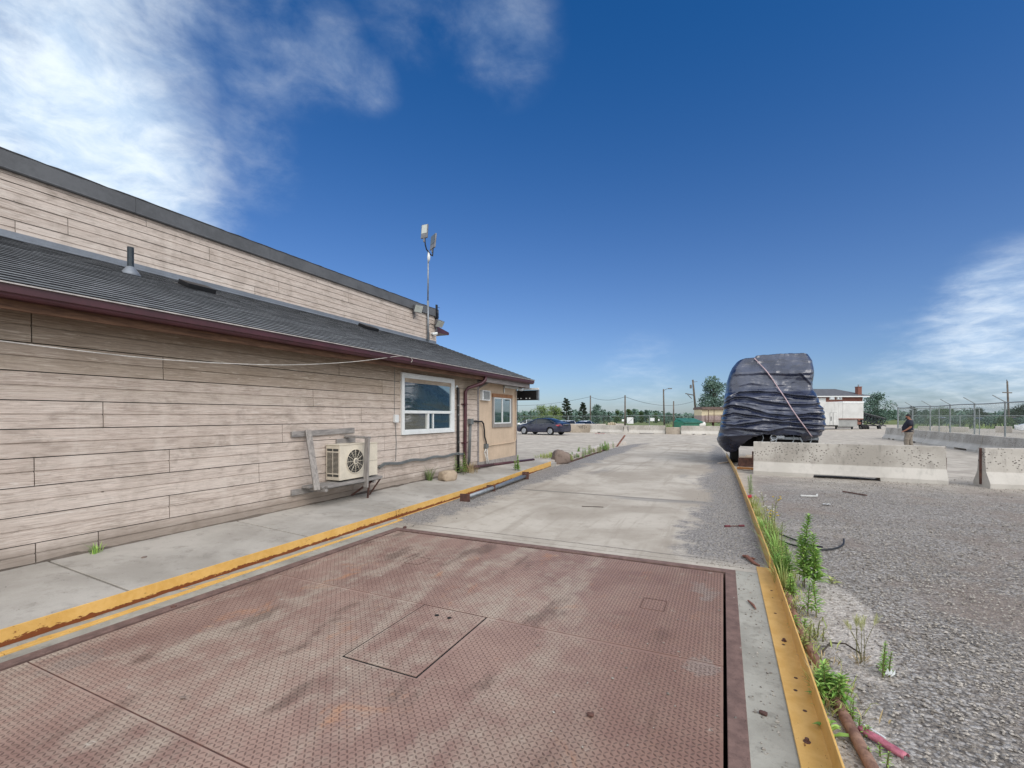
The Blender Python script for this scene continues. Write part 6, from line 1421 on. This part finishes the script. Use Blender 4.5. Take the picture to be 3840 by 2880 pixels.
weed('dense bushy clump of lance leaved weed crowding the rail edge', .57, 3.20, .20, 3, leaves=46, ll=.11, lw=.019, stems=7, spread=.055, bare=.2)
weed('short leafy weed pressed against the rail behind the bushy clump', .53, 4.15, .12, 4, leaves=26, ll=.07, lw=.016, stems=2)
weed('reddish stemmed weed beside the rusty pipe', .545, 3.82, .19, 5, leaves=30, ll=.055, lw=.012, stems=3, leaf='weed2')
weed('wispy seeding weed rising above the pale grass', .60, 6.55, .55, 21, leaves=50, ll=.09, lw=.012, stems=5, spread=.08, leaf='weed2')
weed('broad bright weed just beyond the flange end', .56, 5.45, .34, 22, leaves=60, ll=.11, lw=.02, stems=4, spread=.06)
weed('tall thin weed at the far end of the weed strip', .50, 10.6, .45, 6, leaves=110, ll=.08, lw=.012, stems=2, spread=.03)
weed('weed with yellow flower heads beyond the tall grass', .66, 7.25, .55, 7, leaves=24, ll=.08, lw=.016, stems=3, spread=.07, leaf='weed2', flower='petal')
weed('weed gone to white seed fluff beside the yellow flowers', .60, 7.7, .5, 8, leaves=20, ll=.07, lw=.014, stems=3, spread=.06, leaf='weed2', flower='fluff')
weed('olive leafy weed in the middle of the weed strip', .58, 6.35, .42, 9, leaves=60, ll=.08, lw=.014, stems=4, spread=.06, leaf='weed2')
weed('fresh green weed against the rail near the flange end', .55, 4.9, .20, 10, leaves=44, ll=.08, lw=.018, stems=3, spread=.05)
weed('leggy pale weed leaning over the rail', .53, 5.75, .30, 11, leaves=40, ll=.09, lw=.015, stems=4, spread=.05, leaf='weed2')
weed('pair of upright leafy weeds on the pale sand right of the barley', .935, 3.66, .20, 12, leaves=44, ll=.045, lw=.010, stems=4, spread=.045, group=None)
weed('small three stemmed weed on the sand near the pink wrapper', .66, 3.03, .10, 13, leaves=16, ll=.045, lw=.010, stems=3, group=None)
weed('tiny green weed touching the pink wrapper end', .68, 2.93, .075, 14, leaves=18, ll=.04, lw=.009, stems=3, group=None)
weed('feathery little weed below the pink wrapper', .665, 2.74, .08, 15, leaves=22, ll=.035, lw=.006, stems=4, group=None)
weed('broad leaved dark weed between the rail and rusty pipe', .515, 2.84, .07, 16, leaves=9, ll=.12, lw=.03, stems=1, bare=.05)
weed('spindly seedling beside the rusty pipe on the sand', .64, 4.05, .13, 17, leaves=22, ll=.035, lw=.006, stems=4, spread=.05, leaf='weed2', group=None)
weed('flat rosette of pale leaves right of the tallest weed', 1.0, 5.42, .05, 18, leaves=9, ll=.10, lw=.03, stems=1, bare=.1, leaf='weed2', group=None)
weed('leafy shoot growing through the sidewalk edge behind the yellow rail', -5.18, 11.55, .42, 19, leaves=44, ll=.09, lw=.05, stems=3, spread=.06, group=None, z=.14)
for k, (x, y, h, lab) in enumerate(((.47 + .06, 5.35, .34, 'tall seeding grass tuft against the flange end'), (.53, 5.1, .26, 'dry grass tuft left of the tallest weed'), (.55, 6.8, .34, 'pale grass tuft in front of the yellow flowers'), (.50, 8.4, .22, 'short grass tuft along the far slender rail'), (.52, 7.6, .20, 'green grass tuft behind the tall pale grass'), (.49, 9.3, .2, 'grass tuft just before the red cup'), (.56, 6.0, .38, 'tallest grass tuft in the weed strip'))):
    tuft(lab, x, y, h, 40 + k, n=70, spread=.08, leaf='weed2' if k % 2 else 'weed', w_=.004)
def undergrowth():
    """the tangle at the foot of the weed strip"""
    rng = random.Random(77); g = MB(); dry = MB()
    for i in range(4200):
        y = 3.0 + 7.4 * rng.random() ** 1.15; x = .49 + (.10 if y < 5.8 else .0) * 0 + abs(rng.gauss(0, .10)) + (0 if y < 6 else -.02 * (y - 6) / 3); d = .35 + .65 * abs(fb(y * 1.7, 3)) * 2
        if rng.random() > d: continue
        p = Vector((x, y, -.005)); a = rng.uniform(0, 6.28); e = Vector((math.cos(a) * .55, math.sin(a) * .55, 1)); l = rng.uniform(.05, .26) * min(1.1, d)
        lance(dry if rng.random() < .3 else g, p, e, l, rng.uniform(.004, .013), rng.uniform(.1, .6))
    tag(g.build('weed_undergrowth', MAT['weed2'], fix=False), 'tangled low green growth along the foot of the yellow rail', 'weeds', kind='stuff')
    tag(dry.build('dry_undergrowth', MAT['straw'], fix=False), 'dry stems tangled along the foot of the yellow rail', 'weeds', kind='stuff')
undergrowth()
def barley(x, y, seed, label):
    rng = random.Random(seed); t = thing('barley_grass', label, 'grass', (x, y, 0)); s = MB(); hd_ = MB(); bl = MB()
    for k in range(7):
        bx, by = x + rng.uniform(-.03, .03), y + rng.uniform(-.02, .02); h = rng.uniform(.20, .27); lx, ly = rng.uniform(-.10, .06), rng.uniform(-.05, .05)
        pts = [Vector((bx + lx * u * u, by + ly * u * u, h * u)) for u in np.linspace(0, 1, 5)]; s.tube(pts, .0016, 4); e = pts[-1]; d = (pts[-1] - pts[-2]).normalized()
        for i in range(34):
            u = i / 34; a = rng.uniform(0, 6.28); lance(hd_, e + d * u * .055, d + Vector((math.cos(a), math.sin(a), 0)) * .42, .055, .0028, .1)
    for i in range(40):
        a = rng.uniform(0, 6.28); r_ = rng.random() * .06; lance(bl, Vector((x + math.cos(a) * r_, y + math.sin(a) * r_, 0)), Vector((math.cos(a), math.sin(a), 1.6)), rng.uniform(.05, .10), .005, .4)
    s.build('stem', MAT['stem'], t, fix=False); hd_.build('seed_head', MAT['barley'], t, fix=False); bl.build('dead_blades', MAT['straw'], t, fix=False)
barley(.83, 3.75, 3, 'foxtail barley with feathery pale heads on the sand patch')
tuft('scruffy grass at the foot of the siding beside the boulder', -6.02, 8.62, .36, 60, n=60, spread=.07, leaf='tuft', group=None, z=.19, w_=.005)
tuft('small weed tuft in the crack below the siding at left', -6.05, 2.58, .13, 61, n=34, spread=.05, group=None, z=.19, w_=.006)
weed('climbing green weed around the foot of the black insulated pipe', -5.98, 9.95, .55, 62, leaves=26, ll=.12, lw=.035, stems=4, spread=.12, group=None, z=.19)
tuft('dead straw heaped around the downspout foot', -5.95, 10.3, .30, 63, n=110, spread=.24, leaf='straw', group=None, z=.19, w_=.006)
for k, (x, y, h) in enumerate(((-5.22, 15.9, .26), (-5.2, 17.1, .24), (-5.22, 18.6, .34), (-5.25, 20.0, .36), (-5.27, 21.4, .42), (-5.25, 22.6, .40))):
    weed(('low weed next to the brown boulder', 'low weed second along the broken curb', 'weed third along the broken curb', 'weed midway along the broken curb', 'taller weed toward the far end of the broken curb', 'bushiest weed at the far end of the broken curb')[k], x, y, h, 70 + k, leaves=34, ll=.14, lw=.03, stems=9, spread=.34, group='weeds along the broken curb', leaf='weed' if k % 3 else 'weed2')
for k, (sx, sy) in enumerate(((2070, 1712), (2085, 1708), (2098, 1711), (2040, 1716))):
    d = 1.65 * 1720.4 / (sy - 1559); p = at(sx, d); tuft(('yellowish grass at the yard edge beyond the booth', 'grass clump at the yard edge beyond the brown boulder', 'grass patch at the yard edge left of the curb', 'sparse grass at the yard edge by the booth foundation')[k], p.x, p.y, .2, 80 + k, n=60, spread=.4, leaf='weed2', group='grass at the yard edge', w_=.014)

# ------------------------------------------------------------------ stones and litter
def rock(name, label, c, d, seed, mat, rz=0, group=None, sub=3, rough=.2):
    import bmesh
    bm = bmesh.new(); bmesh.ops.create_icosphere(bm, subdivisions=sub, radius=1)
    for v in bm.verts:
        p = v.co.copy(); k = 1 + rough * fb(p.x * 1.1 + seed, p.y * 1.1, p.z * 1.1, 3) + rough * .35 * fb(p.x * 3.3, p.y * 3.3 + seed, p.z * 3.3, 3)
        q = Vector((math.copysign(abs(p.x) ** .72, p.x), math.copysign(abs(p.y) ** .72, p.y), math.copysign(abs(p.z) ** .72, p.z))) * k
        v.co = Vector((q.x * d[0] / 2, q.y * d[1] / 2, q.z * d[2] / 2))
    me = bpy.data.meshes.new(name); bm.to_mesh(me); bm.free(); me.materials.append(MAT[mat]); me.polygons.foreach_set('use_smooth', [sub > 2] * len(me.polygons))
    o = bpy.data.objects.new(name, me); COL.objects.link(o); o.location = c; o.rotation_euler = (0, 0, rz); return tag(o, label, 'stone', group)
rock('boulder', 'rounded pale brown boulder on the sidewalk by the siding', (-5.72, 8.92, .27), (.30, .42, .27), 3, 'stone', R(-25))
rock('boulder', 'brown boulder at the end of the broken curb past the yellow rail', (-5.12, 15.1, .20), (.62, .46, .52), 9, 'stone2', R(30), rough=.3)
for k, (x, y, s_, lab) in enumerate(((-.66, 2.46, .028, 'dark pebble alone on the tread plate near the bottom edge'), (-2.85, 1.62, .02, 'small dark chip on the tread plate near the plate seam'), (-4.24, 5.45, .05, 'rust crumb on the far left frame corner'), (-4.30, 3.05, .03, 'dark pebble on the left scale frame'), (-4.28, 2.36, .03, 'dark chip on the concrete strip left of the plate'), (-5.5, 2.75, .035, 'dark pebble on the second sidewalk slab'), (.20, 2.87, .03, 'flat dark stone on the strip beside the near rail'), (-1.2, 3.05, .012, 'tiny pebble by the loose hatch edge'))):
    rock('pebble', lab, (x, y, (.015 if x > -5 else .17)), (s_ * 1.5, s_, s_ * .6), 20 + k, 'rust_dark' if k % 2 == 0 else 'stone2', k, sub=2, group='stray pebbles')
def gravel():
    """loose stones of the near yard: one object, nobody could count them"""
    rng = np.random.default_rng(4)
    base = np.array([(1, 0, 0), (-1, 0, 0), (0, 1, 0), (0, -1, 0), (0, 0, 1), (0, 0, -1)], float)
    tri = np.array([(0, 2, 4), (2, 1, 4), (1, 3, 4), (3, 0, 4), (2, 0, 5), (1, 2, 5), (3, 1, 5), (0, 3, 5)])
    N = 130000
    d = 1.7 + 10.5 * rng.random(N) ** 1.6; th = rng.uniform(-.75, 1.06, N)
    r = d * np.tan(np.arctan(1.116) * np.clip(th, -.2, 1.06)); s_, c_ = math.sin(YAW), math.cos(YAW)
    x, y = -s_ * d + c_ * r, c_ * d + s_ * r
    keep = (x > .52) & (x < 12) & (y > 1.2)
    dens = np.clip(((x - .72) * 1.3), .22, 1); patch = np.array([.5 + .9 * fb(a * .55, b_ * .55, 6, 3) for a, b_ in zip(x, y)]); keep &= rng.random(N) < dens * np.clip(patch * 1.5, .12, 1)
    # thinner scatter on the lane shoulders and the plate edges
    M2 = 5200; x2 = np.concatenate([rng.normal(.05, .22, M2), rng.normal(-4.35, .22, 1500), rng.normal(.25, .07, 200), rng.uniform(-.9, -.02, 60)]); y2 = np.concatenate([rng.uniform(5.5, 14, M2), rng.uniform(5.5, 13, 1500), rng.uniform(2, 5.4, 200), rng.uniform(2.2, 5.3, 60)])
    k2 = ((y2 < 5.45) | ((x2 < .40) & (x2 > -4.66))) & ~((x2 > .29) & (y2 < 5.7))
    x, y = np.concatenate([x[keep], x2[k2]]), np.concatenate([y[keep], y2[k2]]); n = len(x)
    sz = (.0048 + .009 * rng.random(n) ** 2.4) * np.where(np.arange(n) < keep.sum(), 1, .8); yaw = rng.uniform(0, 6.28, n)
    z = np.array([max(ground_z(a, b_), -.006) if a > .5 else .007 for a, b_ in zip(x, y)])
    sc = np.stack([sz * rng.uniform(.8, 1.6, n), sz * rng.uniform(.7, 1.2, n), sz * rng.uniform(.45, .9, n)], 1)
    v = base[None] * sc[:, None, :] * rng.uniform(.75, 1.2, (n, 6, 1)); cy, sy = np.cos(yaw)[:, None], np.sin(yaw)[:, None]
    vx = v[..., 0] * cy - v[..., 1] * sy; vy = v[..., 0] * sy + v[..., 1] * cy
    co = np.stack([vx + x[:, None] + rng.normal(0, .0012, (n, 6)), vy + y[:, None] + rng.normal(0, .0012, (n, 6)), v[..., 2] + z[:, None] + sz[:, None] * .3], 2).reshape(-1, 3)
    f = (tri[None] + (np.arange(n) * 6)[:, None, None]).reshape(-1)
    me = bpy.data.meshes.new('loose_gravel'); me.vertices.add(len(co)); me.vertices.foreach_set('co', co.ravel()); me.loops.add(len(f)); me.loops.foreach_set('vertex_index', f.astype(np.int32))
    me.polygons.add(n * 8); me.polygons.foreach_set('loop_start', (np.arange(n * 8) * 3).astype(np.int32)); me.polygons.foreach_set('loop_total', np.full(n * 8, 3, np.int32)); me.materials.append(MAT['pebble']); me.update(calc_edges=True); me.shade_flat()
    o = bpy.data.objects.new('loose_gravel', me); COL.objects.link(o); tag(o, 'loose gravel scattered over the near yard and lane shoulders', 'gravel', kind='stuff')
gravel()
def litter():
    b = MB(); pts = [(.55, 5.25, .0), (.53, 4.6, .008), (.53, 4.18, .016), (.56, 3.67, .018), (.585, 3.22, .02), (.605, 2.9, .022), (.635, 2.5, .022), (.68, 1.9, .022)]
    b.tube(pts, .029, 10); tag(b.build('rusty_pipe', m_rust('orange_rust_pipe', '6b4f44', '9a7a68'), smooth=True), 'long rusty pipe lying along the weeds beside the near yellow rail', 'pipe')
    def curve(pts, r, name, mat, lab, cat):
        f = [Vector(p) for p in pts]
        for _ in range(2):
            g = [f[0]]
            for p, q in zip(f, f[1:]): g += [p.lerp(q, .25), p.lerp(q, .75)]
            f = g + [f[-1]]
        m = MB(); m.tube(f, r, 6); return tag(m.build(name, MAT[mat], smooth=True), lab, cat)
    curve([(.60, 7.16, .012), (.76, 6.77, .012), (1.01, 6.66, .012), (1.2, 6.72, .014), (1.38, 7.0, .014), (1.44, 7.3, .03)], .011, 'hose', 'black', 'thin black hose curling out over the gravel behind the tallest weed', 'hose')
    curve([(.66, 7.45, .012), (.84, 7.08, .012), (1.0, 6.88, .012), (1.12, 6.78, .02)], .011, 'hose', 'black', 'second black hose end lying just above the curling one', 'hose')
    b = MB(); n = 12; p, q = Vector((.655, 2.945, .02)), Vector((.80, 2.79, .02)); d = (q - p).normalized(); s_ = d.cross(Vector((0, 0, 1)))
    rows = []
    for i in range(n):
        u = i / (n - 1); c = p.lerp(q, u); rows.append([c + s_ * k + Vector((0, 0, h + .006 * fb(i * .7, k * 60))) for k, h in ((-.022, -.012), (-.016, .004), (-.002, .012), (.012, .002), (.022, .010), (.027, -.012))])
    b.grid(rows); o = tag(b.build('wrapper', MAT['pink'], smooth=True), 'crumpled pink wrapper lying on the gravel at bottom right', 'litter'); md = o.modifiers.new('thick', 'SOLIDIFY'); md.thickness = .002
    m = MB(); m.bar(p + s_ * -.021 + Vector((0, 0, .010)), p.lerp(q, .5) + s_ * -.019 + Vector((0, 0, .010)), .010, .003); m.build('white_print', MAT['white'], o, world=False)
    b = MB(); M = Matrix.Translation((.46, 10.2, .045)) @ Matrix.Rotation(R(80), 4, 'Y'); b.lathe([(.028, -.05), (.040, .05), (.042, .052), (.036, .045)], n=14, M=M); tag(b.build('cup', MAT['red']), 'red paper cup lying beyond the rail among the weeds', 'cup')
    b = MB(); b.bar((1.43, 10.96, .02), (1.72, 11.02, .02), .035, .03); b.bar((1.72, 11.02, .02), (1.74, 11.10, .05), .03, .03); tag(b.build('pipe_offcut', MAT['pvc'], bevel=.008), 'white plastic pipe offcut on the gravel before the barrier', 'pipe')
    b = MB(); b.grid([[(1.74 + u * .12, 10.15 + v * .07, .012 + .02 * abs(fb(u * 4, v * 4))) for u in np.linspace(-.5, .5, 7)] for v in np.linspace(-.5, .5, 5)]); tag(b.build('paper_scrap', MAT['white']), 'torn white paper scrap on the gravel right of the weeds', 'litter')
    b = MB(); b.bar((2.35, 12.0, .015), (2.68, 11.62, .015), .035, .02); tag(b.build('stick', MAT['rust_dark']), 'dark flat stick on the gravel in front of the barrier', 'stick')
    t = thing('red_handled_rod', 'short rod with two red grips lying in the shoulder grit', 'rod', (.15, 7.5, 0))
    b = MB(); b.tube([(.04, 7.47, .02), (.26, 7.60, .02)], .007, 6); b.build('rod', MAT['rust_dark'], t); b = MB(); b.tube([(.02, 7.46, .022), (.09, 7.50, .022)], .016, 8); b.tube([(.21, 7.57, .022), (.28, 7.61, .022)], .016, 8); b.each('grip', plain('dark_red_grip', '6b1f2b', .5), t)
    b = MB(); b.tube([(.21, 5.98, .02), (.25, 5.88, .04), (.31, 5.72, .025), (.36, 5.66, .02)], [.012, .022, .018, .008], 7); b.tube([(.24, 5.92, .02), (.30, 5.80, .05), (.33, 5.9, .02)], [.008, .014, .006], 6); tag(b.build('wood_scrap', MAT['rust']), 'gnarled scrap of rusty wood at the end of the bolted flange', 'scrap')
    b = MB(); b.tube([(.20, 4.55, .02), (.235, 4.46, .02), (.25, 4.38, .018)], [.007, .011, .005], 6); tag(b.build('bark_chip', MAT['rust']), 'reddish bark chip on the concrete strip by the near rail', 'scrap')
    b = MB(); b.tube([(-2.32, 8.05, .016), (-2.02, 8.12, .018), (-1.95, 8.15, .014)], .006, 5); tag(b.build('stick', MAT['bark']), 'thin dark twig lying alone on the approach slab', 'stick')
    b = MB(); b.tube([(.62, 4.2 - .42, .012), (.70, 3.95, .02), (.80, 4.0, .01), (.86, 3.88, .012)], .006, 5); tag(b.build('twig', MAT['bark']), 'crooked black twig on the sand beside the rusty pipe', 'stick')
    b = MB()
    for k in range(3): b.add([(.925 + k * .012, 3.61 - k * .01, .02), (.95 + k * .012, 3.60, .035), (.945 + k * .02, 3.63, .055)], [(0, 1, 2)])
    tag(b.build('paper_scrap', MAT['white']), 'white paper scrap caught in the pair of upright weeds', 'litter')
    # two uprooted steel posts lying against the yellow rail
    for a, c, r_, lab in (((-4.50, 7.62, .075), (-4.64, 10.9, .085), .040, 'nearer grey steel post with a flanged foot lying along the yellow rail'), ((-4.60, 8.9, .06), (-4.74, 11.15, .10), .032, 'shorter grey post tucked between the flanged post and the yellow rail')):
        t = thing('steel_post', lab, 'post', a, group='uprooted posts along the yellow rail'); a, c = Vector(a), Vector(c); d = (c - a).normalized()
        b = MB(); b.tube([a, c], r_, 12); b.build('tube', MAT['galv'], t, smooth=True)
        b = MB(); b.bar(a - d * .02, a + d * .012, .20, .15); b.add([a + Vector((-.09, -.02, -.07)), a + Vector((.09, -.02, -.07)), a + Vector((.02, .20, .02)), a + Vector((-.02, .20, .02))], [(0, 1, 2, 3)]); b.build('base_plate', MAT['rust_dark'], t)
        b = MB(); b.bar(c - d * .01, c + d * .02, .18, .14); b.build('end_plate', MAT['rust_dark'], t)
    b = MB(); b.bar((-5.22, 24.7, -.05), (-4.80, 24.95, .60), .10, .07); tag(b.build('steel_stub', MAT['rust'], bevel=.01), 'bent rusty steel stub sticking up at the end of the curb', 'post')
    b = MB(); b.bar((-4.9, 15.5, .03), (-5.12, 22.5, .03), .05, .05); tag(b.build('steel_strip', MAT['rust_dark']), 'thin rusty strip along the slab edge under the curb weeds', 'strip')
litter()

# ------------------------------------------------------------------ the standing man
def make_person():
    t = thing('person', 'man in a dark tee shirt and grey trousers standing side on by the barriers', 'person', (8.05, 27.8, 0), R(164))
    # local axes: +x is the way he faces, y across, z up
    V, E, Rr = [], [], []
    def v(p, r_, par=None):
        V.append(p); Rr.append(r_); i = len(V) - 1
        if par is not None: E.append((par, i))
        return i
    pel = v((0, 0, .92), .155); bel = v((.05, 0, 1.08), .165, pel); ch = v((.01, 0, 1.28), .155, bel); up = v((-.02, 0, 1.40), .10, ch); nk = v((0, 0, 1.47), .06, up)
    hd0 = v((.03, 0, 1.54), .075, nk); hd1 = v((.035, 0, 1.62), .092, hd0); hd2 = v((.02, 0, 1.69), .07, hd1)
    nose = v((.135, 0, 1.585), .016, hd1); chin = v((.095, 0, 1.51), .035, hd0); brow = v((.108, 0, 1.628), .03, hd1)
    for s_ in (1, -1):
        v((.015, s_ * .095, 1.59), .018, hd1)                                   # ear
        sh = v((-.03, s_ * .19, 1.385), .075, up); el = v((-.07, s_ * .29, 1.12), .052, sh); wr = v((.14, s_ * .25, .945), .033, el); pm = v((.20, s_ * .24, .915), .036, wr)
        for k in range(4):
            y = s_ * (.24 + (k - 1.5) * .019); l = (.9, 1.0, .95, .75)[k]
            a = v((.245, y, .895), .0105, pm); bq = v((.262, y, .895 - .035 * l), .0095, a); v((.25, y - s_ * .003, .895 - .062 * l), .008, bq)
        th = v((.205, s_ * .205, .90), .012, pm); v((.228, s_ * .198, .868), .0095, th)
        dx = .06 * s_; hp = v((.0, s_ * .095, .84), .115, pel); kn = v((.035 + dx, s_ * .10, .48), .070, hp); an = v((-.02 + dx * 1.6, s_ * .10, .09), .042, kn); ft = v((.10 + dx * 1.6, s_ * .11, .04), .038, an); v((.17 + dx * 1.6, s_ * .115, .035), .03, ft)
    me = bpy.data.meshes.new('body'); me.from_pydata(V, E, []); me.materials.append(MAT['skin'])
    o = bpy.data.objects.new('body', me); COL.objects.link(o); o.parent = t
    o.modifiers.new('skin', 'SKIN'); sk = me.skin_vertices[0].data
    for i, r_ in enumerate(Rr): sk[i].radius = (r_, r_)
    sk[0].use_root = True
    sb = o.modifiers.new('sub', 'SUBSURF'); sb.levels = 1; sb.render_levels = 2
    def loft(rings, n=18):
        b = MB(); b.grid([[(c[0] + rx * math.cos(a), c[1] + ry * math.sin(a), c[2] + tz * math.cos(a)) for a in [2 * math.pi * k / n for k in range(n)]] for c, rx, ry, tz in rings], close=True); return b
    b = loft([((.02, 0, .88), .205, .215, 0), ((.045, 0, .98), .215, .215, 0), ((.055, 0, 1.10), .212, .215, 0), ((.02, 0, 1.25), .185, .22, 0), ((-.01, 0, 1.36), .15, .225, 0), ((-.02, 0, 1.43), .12, .18, 0), ((-.01, 0, 1.475), .085, .085, .01), ((-.008, 0, 1.485), .075, .075, .01)]); sh_ = b.build('shirt', MAT['shirt'], t, smooth=True, world=False)
    for s_ in (1, -1):
        b = MB(); b.tube([(-.02, s_ * .16, 1.40), (-.035, s_ * .215, 1.35), (-.055, s_ * .265, 1.24), (-.068, s_ * .29, 1.155)], [.085, .092, .083, .080], 14); b.build('sleeve', MAT['shirt'], sh_, smooth=True, world=False)
    b = loft([((.0, 0, .96), .185, .195, 0), ((.0, 0, .84), .18, .205, 0), ((0, 0, .78), .165, .20, 0)])
    for s_ in (1, -1):
        dx = .06 * s_; b.grid([[(c[0] + r_ * math.cos(a), c[1] + r_ * math.sin(a), c[2]) for a in [2 * math.pi * k / 16 for k in range(16)]] for c, r_ in (((.0, s_ * .09, .86), .135), ((.015 + dx * .5, s_ * .098, .68), .122), ((.035 + dx, s_ * .10, .48), .102), ((.01 + dx * 1.3, s_ * .10, .28), .094), ((-.005 + dx * 1.6, s_ * .102, .08), .088))], close=True)
    b.build('trousers', MAT['trousers'], t, smooth=True, world=False)
    for s_ in (1, -1):
        dx = .06 * s_ * 1.6; b = MB(); b.grid([[(x + dx, s_ * .11 + w_ * math.sin(a), max(0, z + h * math.cos(a))) for a in [2 * math.pi * k / 12 for k in range(12)]] for x, z, w_, h in ((-.085, .05, .02, .03), (-.07, .055, .045, .055), (.02, .055, .05, .055), (.10, .04, .054, .04), (.17, .03, .045, .03), (.205, .022, .015, .012))], close=True); b.build('shoe', MAT['shoe'], t, smooth=True, world=False)
    b = MB(); rows = []
    for j in range(8):
        ph = R(-8 + j * 14); rows.append([(.018 + .112 * math.cos(ph) * math.cos(a) - .004, .100 * math.cos(ph) * math.sin(a), 1.632 + .105 * math.sin(ph) - (.055 * max(0, -math.cos(a)) * (1 - j / 7))) for a in [2 * math.pi * k / 20 for k in range(20)]])
    b.grid(rows, close=True); b.f.append(tuple(len(b.v) - 20 + k for k in range(20))); b.mi.append(0); b.build('hair', MAT['hair'], t, smooth=True, world=False)
    b = MB()
    for j in range(5):
        z = 1.485 + j * .016; r0 = .090 - .004 * abs(j - 2); 
        b.v += [(.045 + r0 * math.cos(a), .082 * math.sin(a), z + .022 * abs(math.sin(a))) for a in [R(-80 + k * 16) for k in range(11)]]
    for j in range(4):
        for k in range(10): b.f.append((j * 11 + k, j * 11 + k + 1, (j + 1) * 11 + k + 1, (j + 1) * 11 + k)); b.mi.append(0)
    o = b.build('beard', MAT['hair'], t, smooth=True, world=False); md = o.modifiers.new('thick', 'SOLIDIFY'); md.thickness = .012; md.offset = 0
    for s_ in (1, -1):
        b = MB(); b.lathe([(.002, -.008), (.011, 0), (.002, .008)], (.116, s_ * .034, 1.605), 8); b.build('eye', MAT['black'], t, world=False)
    b = MB(); b.tube([(.128, -.02, 1.538), (.132, 0, 1.540), (.128, .02, 1.538)], .006, 6); b.build('mouth', MAT['redlamp'], t, world=False)
make_person()
